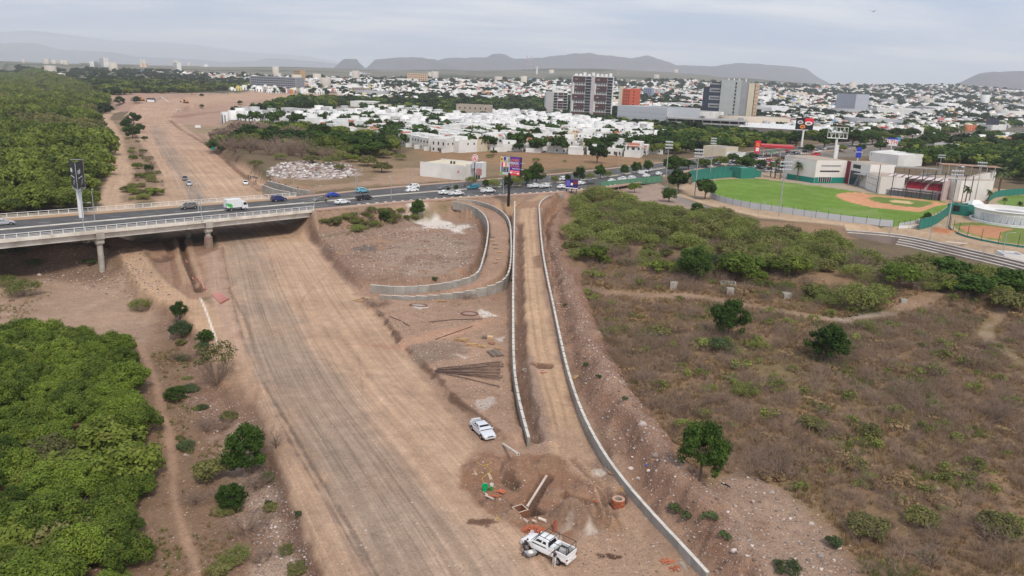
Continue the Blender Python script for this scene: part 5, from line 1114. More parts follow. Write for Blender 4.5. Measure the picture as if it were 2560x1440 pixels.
# scrub wood between the plain and the housing estate
scrub = W([(535,362),(545,330),(620,325),(720,322),(830,338),(930,352),(990,372),(960,398),(830,402),(720,395),(600,392)],5)
sx_,sy_ = scatter_poly(scrub,9.8,seed=11); kk2 = 0
so_ = np.argsort(np.hypot(sx_,sy_)); sx_,sy_ = sx_[so_],sy_[so_]; SR = []
for i in range(len(sx_)):
    if i >= 50: SR.append((sx_[i],sy_[i])); continue
    f_ = fbm(sx_[i:i+1],sy_[i:i+1],60,2,9)[0]+(sx_[i]+150)/900; kd = 'darkbig' if f_ < -.12 else 'forest' if f_ < .02 else 'olive' if f_ < .15 else 'bare'
    plant(kd,(sx_[i],sy_[i],hz(sx_[i],sy_[i])-.3),rnd.uniform(10,15),{'darkbig': 'dark green tree in the scrub wood below the white housing estate','forest': 'mid green tree in the scrub wood below the white housing estate','olive': 'olive-brown bush in the scrub wood below the white housing estate','bare': 'bare brown bush in the scrub wood below the white housing estate'}[kd],'trees of the scrub wood by the estate',rnd.uniform(.6,.9))
SR = np.array(SR); n_ = len(SR); kd_ = np.clip((fbm(SR[:,0],SR[:,1],60,2,9)+(SR[:,0]+150)/900+.2)*6,0,2.99).astype(int)
stuff_scatter('scrub','dark and brown tree crowns filling the back of the scrub wood by the estate','scrub',[csrc(1500,4.4,5.0,.5,.36,220,34,.3,0),csrc(1500,4.4,4.6,.5,.36,221,34,.3,1),csrc(1100,4.2,4.2,.4,.32,222,34,.3,2)],(L_dark,L_forest,M_dry),np.stack([SR[:,0],SR[:,1],hz(SR[:,0],SR[:,1])-.3],-1),kd_,rs.uniform(1.1,1.7,n_),rs.uniform(0,6.28,n_),rs.uniform(.6,.9,n_))
for u,v,wpx,kd in [(960,395,50,'olive'),(830,412,60,'airy'),(780,408,50,'olive'),(920,415,60,'olive'),(955,430,60,'olive'),(700,400,40,'airy'),(640,415,40,'airy'),(850,425,34,'olive'),(880,405,40,'forest'),(1000,400,40,'airy'),(1145,378,52,'forest'),(1235,386,22,'forest'),(1340,405,26,'airy'),(1455,420,18,'airy'),(1412,405,14,'airy'),(790,430,30,'bare'),(700,430,26,'bare'),(1225,395,26,'airy')]:
    plant_px(kd,u,v,wpx,'bush on the waste ground beyond the avenue',.7,group='bushes of the waste ground')
# embankment greenery
eb_px = np.array([(798,548),(900,530),(1060,515),(1060,548),(985,560),(930,572),(870,590),(835,575),(800,558)],float)
def px_scatter(poly,n,seed):
    g = np.random.RandomState(seed); o = []
    while len(o) < n:
        u,v = g.uniform(poly[:,0].min(),poly[:,0].max()),g.uniform(poly[:,1].min(),poly[:,1].max())
        if inside(np.array([u]),np.array([v]),poly)[0]: o.append(G(u,v))
    return np.array(o)
ex = px_scatter(eb_px,44,4)
for i in range(len(ex)): plant('airy' if i % 3 else 'olive',tuple(ex[i]-np.array([0,0,.2])),rnd.uniform(2.0,4.4),'x','shrubs of the avenue embankment',rnd.uniform(.5,.8),name='shrub',cat='shrub')
ebg = px_scatter(eb_px,700,5)
vg = px_scatter(np.array([(318,305),(345,345),(385,400),(405,450),(415,500),(310,505),(322,460),(345,430),(322,400),(312,345),(292,305)],float),60,9)
for i in range(len(vg)): plant(rnd.choice(['olive','airy','forest','bare','airy']),tuple(vg[i]-np.array([0,0,.2])),rnd.uniform(2.5,6),'x','shrubs between the two tracks',rnd.uniform(.5,.85),name='shrub',cat='shrub')
for u,v,w8 in [(335,310,40),(318,322,34),(350,330,30),(332,345,44),(362,352,16),(372,430,26),(505,270,12),(600,262,14),(505,243,12),(340,258,24),(300,262,30),(480,236,22)]: plant_px('dark' if w8 > 20 else 'darkbig',u,v,w8,'x',.8,group='shrubs between the two tracks',name='shrub',cat='shrub')
# ---------------------------------------------------------------- green shrub belt right of the slip road
shrub = W([(1405,530,5),(1480,490,5),(1560,510,5),(1640,530,5),(1740,545,5),(1800,530,5),(1900,590,4.5),(2020,605,4.5),(2110,645,4),(2180,676,3),(2320,702,3),(2500,732,3),(2700,750,3),(2700,800,3),(2420,770,3),(2300,745,3),(2180,765,3),(2040,760,3),(1950,715,3.2),(1850,700,3.5),(1700,690,3.5),(1600,665,4),(1500,665,4),(1450,700,3.6),(1430,620,4.4)],4)
hx,hy = scatter_poly(shrub,3.9,seed=21,jitter=.5); ber_ = berm
k_ = avoid(hx,hy,(ber_,4.0)) & visible(hx,hy,60); hx,hy = hx[k_],hy[k_]; tone_ = fbm(hx,hy,22,2,33)
ho_ = np.argsort(np.hypot(hx,hy)); hx,hy,tone_ = hx[ho_],hy[ho_],tone_[ho_]
for i in range(min(105,len(hx))):
    if tone_[i] < -.5: continue
    kd = rnd.choices(['airy','olive','forest','bluish','bare','lime'],[12,5,2.5,1,5.5,1.5 if tone_[i] > .0 else 0])[0]
    plant(kd,(hx[i],hy[i],hz(hx[i],hy[i])-.3),rnd.uniform(3.6,7.5),{'airy': 'feathery light green shrub in the overgrown belt right of the slip road','olive': 'olive shrub in the overgrown belt right of the slip road','forest': 'full green bush in the overgrown belt right of the slip road','bluish': 'grey-green shrub in the overgrown belt right of the slip road','bare': 'leafless brown shrub in the overgrown belt right of the slip road','lime': 'yellow-green shrub in the overgrown belt right of the slip road'}[kd],'shrubs of the overgrown belt',rnd.uniform(.6,.95),name='shrub',cat='shrub')
h2x,h2y = hx[105:],hy[105:]; n_ = len(h2x)
stuff_scatter('shrubbery','continuous feathery green shrubbery at the back of the overgrown belt','shrubbery',[csrc(2600,2.7,3.2,.1,.115,230,70,.26,0),csrc(2600,2.8,3.0,.1,.115,231,60,.27,0),csrc(2400,2.7,3.0,.1,.13,232,50,.28,1),tsrc(60,2.2,2.8,233,.024,4,2)],(L_airy,L_olive,M_dry),np.stack([h2x,h2y,hz(h2x,h2y)-.3],-1),rs.choice(4,n_,p=[.33,.25,.24,.18]),rs.uniform(.7,1.5,n_),rs.uniform(0,6.28,n_),rs.uniform(.7,1.1,n_))
dk = W([(2130,680,3),(2300,702,3),(2420,724,3),(2600,745,3),(2640,800,2.6),(2480,800,2.6),(2330,740,3),(2180,690,3)],3); qx,qy = scatter_poly(dk,6.6,seed=24)
for i in range(len(qx)): plant(rnd.choice(['forest','darkbig','olive']),(qx[i],qy[i],hz(qx[i],qy[i])-.3),rnd.uniform(6,9),'x','trees below the terraces',rnd.uniform(.55,.72),name='tree',cat='tree')
# ---------------------------------------------------------------- dry field: brush, grass
field = W([(1450,700,3),(1480,650,3.6),(1620,640,4),(1900,690,3.3),(2100,730,3),(2420,750,2.6),(2800,820,2),(3200,1600,1),(2260,1600,1),(2150,1440,1),(2080,1310,1),(1960,1230,1),(1850,1180,1),(1760,1200,1),(1660,1080,1.4),(1560,960,1.8),(1500,850,2.2)],2)
def off_track(x,y): return np.ones(len(x),bool)
pale = [smooth(W(q)) for q in ([(1460,730,2.5),(1600,742,2.5),(1740,745,2.5),(1900,770,2.6),(2020,790,2.6),(2110,800,2.6),(2200,790,2.6),(2280,768,2.7),(2390,755,2.8)],[(2600,930,2),(2520,890,2),(2465,850,2),(2480,810,2.2),(2540,790,2.2)])]
bxx,byy = scatter_poly(field,1.45,seed=31,jitter=.5); k_ = visible(bxx,byy,80) & avoid(bxx,byy,(pale[0],2.6),(pale[1],1.8)); bxx,byy = bxx[k_],byy[k_]
dn = fbm(bxx,byy,16,3,44); k_ = dn+rs.uniform(-.4,.4,len(bxx)) > -.22; bxx,byy,dn = bxx[k_],byy[k_],dn[k_]; n_ = len(bxx)
kd_ = rs.choice(6,n_,p=[.33,.31,.19,.042,.038,.09])
stuff_scatter('dry_brush','tangle of leafless grey-brown brush covering the dry field on the right','brush',[tsrc(30,1.3,1.5,80,.014,3,0),tsrc(26,1.6,1.9,81,.016,4,0),tsrc(40,1.0,1.0,82,.012,2,0),csrc(320,1.1,1.2,.1,.10,83,22,.30,1),csrc(260,1.3,1.0,.1,.11,84,20,.30,1),csrc(300,.9,.8,.05,.10,85,14,.34,2)],(M_dry,L_airy,M_grass),np.stack([bxx,byy,hz(bxx,byy)-.08],-1),kd_,rs.uniform(.5,1.45,n_),rs.uniform(0,6.28,n_),rs.uniform(.7,1.2,n_))
tx,ty_ = scatter_poly(field,.72,seed=32,jitter=.5); k_ = visible(tx,ty_,60) & avoid(tx,ty_,(pale[0],1.5),(pale[1],1.2)); tx,ty_ = tx[k_],ty_[k_]
gn = fbm(tx,ty_,9,3,45); k_ = gn+rs.uniform(-.35,.35,len(tx)) > -.2; tx,ty_,gn = tx[k_],ty_[k_],gn[k_]
lot = W([(1060,385,5),(1200,380,5),(1600,395,5),(1640,412,5),(1330,430,5),(1200,412,5)],5); lx,ly = scatter_poly(lot,2.4,seed=35)
tuf = [tuft(26,.45,.75,90,.022)+(0,),tuft(20,.35,.5,91,.02,.8)+(0,),tuft(26,.5,.6,92,.026,.9)+(1,)]
n_ = len(tx)
stuff_scatter('dry_grass','straw-coloured dry grass growing over the field on the right','grass',tuf,(M_grass,M_gg),np.stack([tx,ty_,hz(tx,ty_)-.03],-1),np.where(gn > .36,2,rs.randint(0,2,n_)),rs.uniform(.6,1.3,n_),rs.uniform(0,6.28,n_))
print('veg counts',len(fx),len(gx),len(hx),len(bxx),len(tx),len(sx_),len(bx_),len(qx),len(ex))
# verge grass on the left riverside ground
lf_ = W([(380,880,-2.5),(470,860,-2.5),(470,930,-2.5),(470,1010,-2.8),(560,1120,-2.8),(600,1250,-2.8),(560,1500,-2.8),(350,1500,-2.8),(410,1250,-2.8),(390,1050,-2.8)],-2.7)
vx,vy = scatter_poly(lf_,.62,seed=36); k_ = avoid(vx,vy,(path_l,.6)); vx,vy = vx[k_],vy[k_]
v2x,v2y = scatter_poly(W([(-300,690,-2.5),(100,700,-2.5),(140,740,-2.5),(60,800,-2.5),(-300,800,-2.5)],-2.5),1.1,seed=37); v3x,v3y = ebg[:,0],ebg[:,1]
vx = np.concatenate([vx,v2x,v3x]); vy = np.concatenate([vy,v2y,v3y]); k_ = fbm(vx,vy,5,2,6)+rs.uniform(-.3,.3,len(vx)) > .0; vx,vy = vx[k_],vy[k_]; n_ = len(vx)
stuff_scatter('verge_grass','thin mixed grass on the riverside ground and banks at the left','grass',tuf,(M_grass,M_gg),np.stack([vx,vy,hz(vx,vy)-.03],-1),rs.randint(0,3,n_),rs.uniform(.4,.95,n_),rs.uniform(0,6.28,n_))
fld = px_scatter(np.array([(1500,780),(1560,900),(1700,1080),(1830,1170),(2000,1230),(2150,1330),(2260,1430),(2550,1430),(2550,800),(2300,790),(1900,790),(1600,760)],float),62,12)
for i in range(len(fld)): plant(rnd.choice(['bare','bare','airy','olive','bare','bare']),tuple(fld[i]-np.array([0,0,.2])),rnd.uniform(1.8,5),'x','shrubs of the dry field',rnd.uniform(.5,.9),name='shrub',cat='shrub')
bnk = px_scatter(np.array([(420,760),(500,850),(560,930),(640,1080),(700,1240),(770,1430),(520,1430),(560,1300),(450,1120),(430,960),(410,850)],float),34,14)
for i in range(len(bnk)): plant(rnd.choice(['bare','airy','bluish','olive','bare']),tuple(bnk[i]-np.array([0,0,.2])),rnd.uniform(1.0,3.4),'x','shrubs of the stony bank',rnd.uniform(.5,.8),name='shrub',cat='shrub')
# brushwood heap of cut branches
p = G(615,1330); V,F = twigs(46,3.2,1.3,97,.035,fork=3); o = link('cut_branches',twig_me('cut_branches',(V,F),M_dry),None,(p[0],p[1],p[2])); tag(o,'heap of dry cut branches lying on the stony bank, bottom left of the road','brushwood')
for u,v,r,lab in [(945,762,3.0,'tangle of dry roots and branches at the corner of the triangular plot'),(1165,745,2.0,'small heap of green waste near the outer curved wall')]:
    p = G(u,v); V,F = twigs(60,r,1.3,int(u),.03,fork=3); o = link('cut_branches',twig_me('cut_branches',(V,F),M_dry),None,(p[0],p[1],p[2]-.1)); tag(o,lab,'brushwood')
# ---------------------------------------------------------------- loose stones on the banks
def rock_src(seed,mi=0):
    g = np.random.RandomState(seed); V = np.array([[x,y,z] for x in (-1,1) for y in (-1,1) for z in (-.6,.7)],float)*g.uniform(.55,1.1,(8,3)); F = np.array([(0,1,3,2),(4,6,7,5),(0,4,5,1),(2,3,7,6),(0,2,6,4),(1,5,7,3)]); return (V*.5,F,g.uniform(0,1,8),mi)
M_stone = mat('pale_stone',(.46,.38,.34),.9,.15,4,inst=.45); M_stoned = mat('brown_stone',(.25,.18,.15),.9,.15,4,inst=.4)
px_,py_,sz = [],[],[]
for poly,sp_,s0,s1 in [([(600,1040,-.5),(690,1180,-.5),(800,1440,-.5),(640,1500,-2),(640,1300,-2),(560,1080,-2)],.42,.07,.24),([(470,930,-1),(600,1040,-1),(560,1100,-2.5),(450,1000,-2.5)],.5,.07,.22),([(1740,1220,1),(1850,1180,1),(1960,1240,1),(2080,1320,1),(2140,1440,1),(2200,1600,1),(1900,1600,1),(1850,1400,1)],.75,.06,.26),([(1390,540,4),(1400,650,4),(1440,760,3),(1500,860,2),(1600,1020,1.5),(1740,1220,1),(1900,1440,1),(1800,1440,1),(1640,1260,1),(1510,1080,1.4),(1440,930,2),(1400,800,3),(1370,650,4)],.55,.05,.22),([(905,742,.8),(1235,716,.9),(1276,860,.8),(1296,1040,.4),(1250,1085,.5),(1005,858,.8)],.8,.05,.16),([(790,575,2),(1000,560,2),(1190,560,2.2),(1180,675,1.6),(925,706,1.4),(838,648,1.3)],.9,.08,.3),([(1180,1160,0),(1500,1170,0),(1700,1440,0),(1440,1440,0),(1300,1320,0),(1180,1240,0)],.6,.03,.12),([(120,650,-2.5),(350,650,-2.5),(440,790,-2.5),(300,740,-2.5),(100,700,-2.5)],.9,.08,.3)]:
    a,b = scatter_poly(W(poly,0),sp_,seed=int(sp_*100)); px_.append(a); py_.append(b); sz.append(s0+(s1-s0)*rs.uniform(0,1,len(a))**3)
px_ = np.concatenate(px_); py_ = np.concatenate(py_); sz = np.concatenate(sz)*1.5; n_ = len(px_); print('stones',n_)
stuff_scatter('stones','loose pale and brown stones strewn over the banks and spoil','stones',[rock_src(1),rock_src(2),rock_src(3,1),rock_src(4,1)],(M_stone,M_stoned),np.stack([px_,py_,hz(px_,py_)+sz*.1],-1),rs.randint(0,4,n_),sz,rs.uniform(0,6.28,n_))
# ================================================================ buildings
BLD = []
M_w1 = mat('white_render',(.74,.73,.70),.85,.07,.25,dirt=(.52,.49,.44)); M_w2 = mat('cream_render',(.62,.54,.40),.85,.08,.25); M_w3 = mat('grey_render',(.33,.33,.335),.85,.08,.2,dirt=(.26,.26,.26))
M_w4 = mat('light_grey_cladding',(.50,.52,.54),.7,.05,.2); M_brown = mat('brown_panel',(.095,.045,.045),.8,.12,.5); M_orng = mat('orange_render',(.50,.10,.05),.85,.08,.3); M_tan = mat('tan_render',(.40,.33,.26),.85,.1,.3)
M_tile = mat('roof_tile',(.36,.13,.08),.85,.2,1.2); M_navyg = mat('navy_curtain_glass',(.02,.028,.05),.25,.1,.3,spec=.6); M_roofg = mat('grey_roof',(.34,.33,.32),.9,.12,.2,dirt=(.22,.21,.20)); M_peach = mat('peach_render',(.62,.42,.28),.85,.06,.3)
_wm = {}
def win_me(w_,h_,m=None,d=.12):
    k = (round(w_,2),round(h_,2),(m or M_win).name)
    if k not in _wm: _wm[k] = MB().box((0,0,0),(w_,d,h_)).mesh('window',m or M_win)
    return _wm[k]
class Bd:
    def __init__(s,name,label,cat,u0,v0,u1,v1,vtop,z=None,group=None,h=None):
        s.p0 = G(u0,v0) if z is None else np.append(un(u0,v0,z),z); s.p1 = un(u1,v1,s.p0[2])
        d = s.p1-s.p0[:2]; s.L = float(np.hypot(*d)); s.a = math.atan2(d[1],d[0]); s.H = h or height_to(s.p0,vtop)
        s.o = empty(name,tuple(float(q) for q in s.p0),s.a,label,cat,group); c = s.p0[:2]+d/2; BLD.append((c[0],c[1],s.L*.55)); s.n = name
    def box(s,name,x0,x1,y0,y1,z0,z1,m):
        o = MB().bx(x0*s.L,x1*s.L,y0,y1,z0,z1).build(name,m,s.o); return o
    def depth_mark(s,D):
        c = math.cos(s.a),math.sin(s.a)
        for t in np.linspace(.1,.9,4):
            for q in np.arange(0,D,12): BLD.append((s.p0[0]+c[0]*s.L*t-c[1]*q,s.p0[1]+c[1]*s.L*t+c[0]*q,9))
    def grid(s,nx,nz,x0,x1,z0,z1,fw=.55,fh=.5,m=None,y=-.03,name='window',side=None,parent=None):
        dx_ = (x1-x0)*s.L/nx; dz_ = (z1-z0)/nz; me = win_me(dx_*fw,dz_*fh,m)
        for i in range(nx):
            for k in range(nz): link(name,me,parent or s.o,(x0*s.L+dx_*(i+.5),y,z0+dz_*(k+.5)))
    def sidegrid(s,x,ny,nz,y0,y1,z0,z1,fw=.5,fh=.5,m=None,sg=1):
        dy_ = (y1-y0)/ny; dz_ = (z1-z0)/nz; me = win_me(dy_*fw,dz_*fh,m)
        for i in range(ny):
            for k in range(nz): link('window',me,s.o,(x*s.L+sg*.03,y0+dy_*(i+.5),z0+dz_*(k+.5)),(0,0,math.pi/2))
def simple(name,label,u0,v0,u1,v1,vtop,D,m,nx=0,nz=0,cat='building',roof=None,fw=.55,fh=.5,wm_=None,z=None,par=.5,side=0):
    b = Bd(name,label,cat,u0,v0,u1,v1,vtop,z=z); b.box('wall',0,1,0,D,-1,b.H,m)
    b.box('roof',.02,.98,.4,D-.4,b.H,b.H+.06,roof or M_roofg)
    if par:
        for q in ((0,1,0,.3),(0,1,D-.3,D)): b.box('parapet',q[0],q[1],q[2],q[3],b.H,b.H+par,m)
        for q in (0,1-.3/b.L): b.box('parapet',q,q+.3/b.L,.3,D-.3,b.H,b.H+par,m)
    if nx: b.grid(nx,nz,.03,.97,.6,b.H-.6,fw,fh,wm_)
    if side: b.sidegrid(1,max(1,int(D/4)),nz or 2,.8,D-.8,.6,b.H-.6,.5,.5)
    b.depth_mark(D); return b
# --- the brown and white twin tower and its lower neighbour
b = Bd('apartment_tower','tall twin apartment tower banded in brown panels and white window rows','tower',1427,300,1528,304,190); L_,H_ = b.L,b.H
b.box('wall',0,1,1.2,20,-2,H_,M_w1); fl_ = H_/15.0; M_lg = mat('tower_grey',(.47,.45,.44),.85,.08,.3)
for sl_,(a0,a1) in enumerate(((.0,.44),(.54,.97))):
    w_ = a1-a0
    for k in range(15):
        z0 = H_-(k+1)*fl_; c_ = k % 3; sh = .0 if (k//3) % 2 == 0 else .05
        b.box('balcony',a0+w_*.72,a1,.9,1.25,z0+.35,z0+fl_-.1,M_win); b.box('floor_slab',a0+w_*.66,a1+.01,-.5,1.2,z0-.12,z0+.16,M_lg)
        if c_ == 2:
            for q in range(6): b.box('window',a0+w_*(.10+.095*q),a0+w_*(.155+.095*q),1.08,1.22,z0+.4,z0+fl_-.3,M_win)
            b.box('lintel',a0+w_*.02,a0+w_*.68,.9,1.19,z0-.1,z0+.35,M_lg)
        elif c_ == 0:
            b.box('brown_panel',a0+w_*(.0+sh*2),a0+w_*.68,.2,1.18,z0-fl_+.1,z0+fl_-.15,M_brown)
            for q in range(5): b.box('window',a0+w_*(.22+.09*q),a0+w_*(.245+.09*q),.12,.2,z0-fl_*.8,z0+fl_*.7,M_win)
            b.box('ledge',a0+w_*.12,a0+w_*.26,-.2,.2,z0-.1,z0+.25,M_w1)
b.box('lift_core',.445,.535,-.2,1.2,-1,H_+1,mat('mauve_render',(.45,.40,.40),.85,.06,.3))
b.box('roof_beam',.0,1.0,-.2,1.2,H_,H_+.9,M_w1)
for q in np.linspace(.08,.92,9): b.box('roof_room',q-.035,q+.03,2,9,H_,H_+rnd.choice([2.6,3.2,4.2]),M_w1)
b.box('green_screen',1.0,1.002,1.5,6,H_*.45,H_*.97,mat('green_screen',(.36,.44,.22),.8)); b.sidegrid(1.0,2,15,8,19,.5,H_-.5,.25,.6)
b.depth_mark(20)
b = Bd('apartment_block','lower grey block with brown and white stripes left of the twin tower','building',1363,291,1417,293,230); H_ = b.H; b.box('wall',0,1,1,16,-2,H_,M_w1); b.box('blank_wall',0,.33,-.6,1,-2,H_+.8,mat('tower_grey',(.47,.45,.44)))
for k in range(9):
    z0 = H_*(k/9); b.box('floor_slab',.33,1,-.5,1,z0-.1,z0+.15,M_w1); b.box('balcony',.36,.52,.8,1.05,z0+.3,z0+H_/9-.2,M_win); b.box('balcony',.80,.98,.8,1.05,z0+.3,z0+H_/9-.2,M_win)
    b.box('brown_panel' if k % 4 in (0,1,3) else 'white_panel',.56,.78,.3,.98,z0+.15,z0+H_/9,M_brown if k % 4 in (0,3) else M_w1 if k % 4 == 2 else M_brown)
b.box('roof_room',.3,.8,3,9,H_,H_+3,M_w1); b.depth_mark(16)
b = Bd('hotel','orange-red hotel with rows of small square windows','building',1552,290,1590,292,222); b.box('wall',0,.48,.6,18,-1,b.H,M_orng); b.box('wall',.48,1,0,18,-1,b.H+1,mat('orange_bright',(.62,.13,.065),.85,.05)); b.grid(3,8,.04,.48,1,b.H-1,.4,.45,y=.57); b.grid(1,8,.66,.84,1,b.H-1,.5,.4); b.box('stair_tower',-.25,0,1,8,-1,b.H+3,M_w2); b.depth_mark(18)
b = simple('warehouse','long pale grey windowless mall wall between the towers',1541,312,1664,322,266,60,M_w4,roof=M_roofg,par=1.2)
for k in (1,2,3): b.box('cladding_joint',0,1,-.05,0,b.H*k/4,b.H*k/4+.22,M_w3)
simple('warehouse','white windowed mall annex right of the long grey wall',1666,312,1742,318,276,50,M_w1,5,1,fw=.2,fh=.2)
b = Bd('office_tower','grey office tower with dark glass bands, pale slab and a vertical window strip','tower',1750,303,1880,310,200); H_ = b.H
b.box('glass_block',0,.12,3,16,-1,H_*.84,M_navyg); b.box('banded_block',.12,.34,2,18,-1,H_*.96,M_w3)
for k in range(5):
    z0 = H_*(.08+.185*k); b.box('glass_band',.115,.335,1.85,2,z0,z0+H_*.085,M_navyg); b.box('recess',.15,.32,1.8,2.0,z0+H_*.115,z0+H_*.145,M_dark)
b.box('slab',.34,.72,0,20,-1,H_*1.02,mat('pale_green_grey',(.40,.42,.40),.85,.07,.2)); 
for k in range(11): b.box('window',.605,.635,-.06,0,H_*(.05+.086*k),H_*(.05+.086*k)+H_*.066,M_win)
b.box('slab',.72,.86,1.5,18,-1,H_*.985,M_w3); b.box('slab',.86,.97,.5,18,-1,H_*.965,M_w2); b.box('window_strip',.965,.985,.6,17,2,H_*.95,M_win); b.box('slab',.985,1.04,.5,17,1,H_*.965,M_peach)
b.grid(3,10,.99,1.035,3,H_*.94,.35,.35,y=.44)
for q in (.45,.55,.65,.78): b.box('roof_unit',q,q+.02,6,9,H_,H_+3,M_w1)
b.depth_mark(20)
b = Bd('car_park_building','open three-deck grey parking structure in front of the office tower','building',1666,326,1866,336,294); H_ = b.H
for k in range(4): b.box('deck',0,1,0,30,H_*k/3.2-.1,H_*k/3.2+1.1,mat('deck_concrete',(.36,.35,.34),.9,.1,.3))
for q in np.linspace(0,1,10): b.box('column',q-.004,q+.004,-.15,0,0,H_,M_w3)
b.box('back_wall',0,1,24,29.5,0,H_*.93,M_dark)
for q in (.4,.42,.9): b.box('ramp_room',q,q+.06,10,18,H_,H_+2.2,M_w3)
b.depth_mark(30)
b = simple('mall','wide mall hall with white ribbed roof and dark front wall right of the parking structure',1838,338,2138,356,316,95,mat('taupe_wall',(.20,.17,.16),.85,.1,.3),roof=mat('white_membrane',(.66,.66,.65),.7,.12,.15),par=0)
for k in range(60): b.box('skylight',(k % 20)/20+.02,(k % 20)/20+.035,12+28*(k//20),22+28*(k//20),b.H+.06,b.H+.8,M_w1)
b = simple('mall','brown mall front with an orange-red wall panel and orange open deck',1872,314,2002,322,292,50,mat('brown_wall',(.23,.17,.15),.85,.1,.3)); b.box('red_panel',.02,.22,-.3,0,1,b.H,mat('red_panel',(.45,.06,.03),.8)); b.box('orange_band',.36,.84,-1,0,b.H*.72,b.H*.98,mat('coral_band',(.62,.19,.11),.8)); b.box('orange_band',.36,.84,-1,0,b.H*.25,b.H*.5,mat('coral_band',(.62,.19,.11),.8)); b.box('recess',.36,.84,-.1,0,b.H*.5,b.H*.72,M_dark)
# --- others one can point to
simple('office_block','long low office block with a dark window grid at the left',625,219,742,224,190,40,mat('office_grey',(.26,.26,.28),.8,.1,.3),24,5,fw=.7,fh=.6,wm_=M_navyg)
simple('building','orange-brown slim high-rise above the long office block',735,205,752,206,176,14,mat('ochre_tower',(.48,.30,.14),.85,.08,.3),3,6)
simple('hotel','pink-cream hotel slab with rows of windows in the middle distance',1018,206,1068,208,183,22,M_peach,9,4,fw=.5,fh=.45,roof=M_w1)
simple('arena','low white shed roof on the far city slope',905,190,982,192,181,45,M_w1,roof=M_w1)
simple('building','grey-brown multi-storey block with stair tower behind the estate, near the palm',1140,300,1222,304,261,16,M_tan,6,3,fw=.25,fh=.35)
simple('building','white arcaded apartment block above the trees left of the towers',880,240,912,242,219,14,M_tan,6,5,fw=.4,fh=.5)
simple('office_tower','pale lilac-grey tower with a dark window strip on the right hillside',2086,281,2134,286,234,22,mat('lilac_grey',(.44,.45,.50),.8,.06,.2),1,9,fw=.0001,fh=.3)
simple('building','slim white tower block on the left skyline',249,166,260,167,146,16,M_w1,2,5); simple('building','squat white block next to the slim skyline tower',236,167,248,167,154,16,M_w1,3,3)
simple('building','narrow white tower left of the long office block on the skyline',434,175,443,176,157,14,M_w1,2,4)
simple('building','blue-grey block on the hillside right of the orange hotel',1607,246,1627,247,220,14,mat('blue_grey',(.28,.32,.42),.8),4,5)
simple('sports_hall','white hall with pale roof among trees behind the estate',876,266,936,269,252,26,M_w1,roof=M_w1,par=0); simple('hall','cream flat hall behind the estate, left half',945,277,968,278,262,20,M_w2); simple('hall','cream flat hall behind the estate, right half',988,278,1028,280,265,20,M_w2)
b = simple('villa','long modern white villa with big windows at the left of the estate',703,292,752,298,270,12,M_w1,4,1,fw=.55,fh=.55)
simple('hall','white hall with grey roof and blue sign posters beyond the ball park',2175,410,2242,418,383,24,M_w1,roof=M_w1,side=0); 
b = Bd('hall','white commercial building with two purple posters right of the road','building',2172,400,2240,407,378)
b.box('wall',0,1,0,30,-1,b.H,M_w1); b.box('poster',.06,.42,-.12,0,b.H*.55,b.H*.86,mat('purple_poster',(.06,.04,.20),.5,.4,2)); b.box('poster',.54,.92,-.12,0,b.H*.55,b.H*.86,mat('purple_poster',(.06,.04,.20))); b.box('roof',.02,.98,.4,29,b.H,b.H+.1,M_w1)
simple('house','white two-storey house with garage right of the commercial building',2332,382,2376,386,359,12,M_w1,3,1); simple('hall','low white warehouse row behind the trees at the right',2430,352,2560,362,341,20,M_w1,roof=M_w1)
simple('hall','white hall with arched roof at the far right',2404,318,2480,324,306,24,M_w1,roof=M_w1); simple('hall','white glazed showroom with blue sign at right of centre distance',2275,330,2335,334,315,20,M_w1,6,1,fw=.7,fh=.4)
simple('hall','long white factory shed with red-roofed neighbour on the right plain',2190,288,2330,294,271,45,M_w1,roof=M_w1); simple('hall','red roofed shed behind the long white factory',2262,277,2320,280,266,30,M_w3,roof=M_red)
b = simple('play_centre','low building striped yellow, orange and pink beyond the petrol station',2152,333,2220,337,316,20,mat('yellow_render',(.62,.34,.04),.8)); b.box('pink_part',.62,1.0,-.6,8,0,b.H*1.1,mat('pink_render',(.60,.07,.12),.8)); b.box('pink_part',0,.16,-.6,8,0,b.H*1.15,mat('pink_render',(.60,.07,.12)))
simple('house','cream roadside shop behind the fence trees',1756,392,1812,398,366,14,M_w2,0,0); simple('house','white shop with red awning left of the petrol station',1814,402,1852,405,384,12,M_w1,2,1)
# petrol station
b = Bd('petrol_station','petrol station with a long red canopy','petrol station',1900,392,1982,397,366,h=7.0)
b.box('canopy',0,1,0,14,5.4,6.6,M_red); 
for q in (.1,.35,.62,.9):
    for y in (2,12): b.box('column',q-.006,q+.006,y,y+.4,0,5.4,M_w1)
for q in (.2,.5,.8): b.box('pump',q-.015,q+.015,6,7,0,1.8,M_red)
# shop with the round letter sign
b = Bd('shop','white windowless shop box with flat cream roof and glazed corner entrance beyond the avenue','shop',1050,440,1158,451,407,z=5.0); H_ = b.H
b.p1 = un(1158,451,5.0); D_ = 16.0
b.box('wall',0,1,0,D_,-1,H_,M_w1); b.box('roof',.01,.99,.4,D_-.4,H_,H_+.08,M_w2)
for q in ((0,1,0,.25),(0,1,D_-.25,D_)): b.box('parapet',q[0],q[1],q[2],q[3],H_,H_+.5,M_w1)
b.box('entrance_block',1,1.10,2,D_-1,-1,H_+.9,M_w1); b.box('door',1.10,1.103,6,10,0,2.6,M_glass)
for y in (6,8,10): b.box('door_frame',1.103,1.106,y-.08,y+.08,0,2.7,M_w1)
for q in (.55,.62): b.box('roof_unit',q,q+.012,5,6.2,H_+.05,H_+1.1,M_dark)
b.depth_mark(16)
SHOP = b
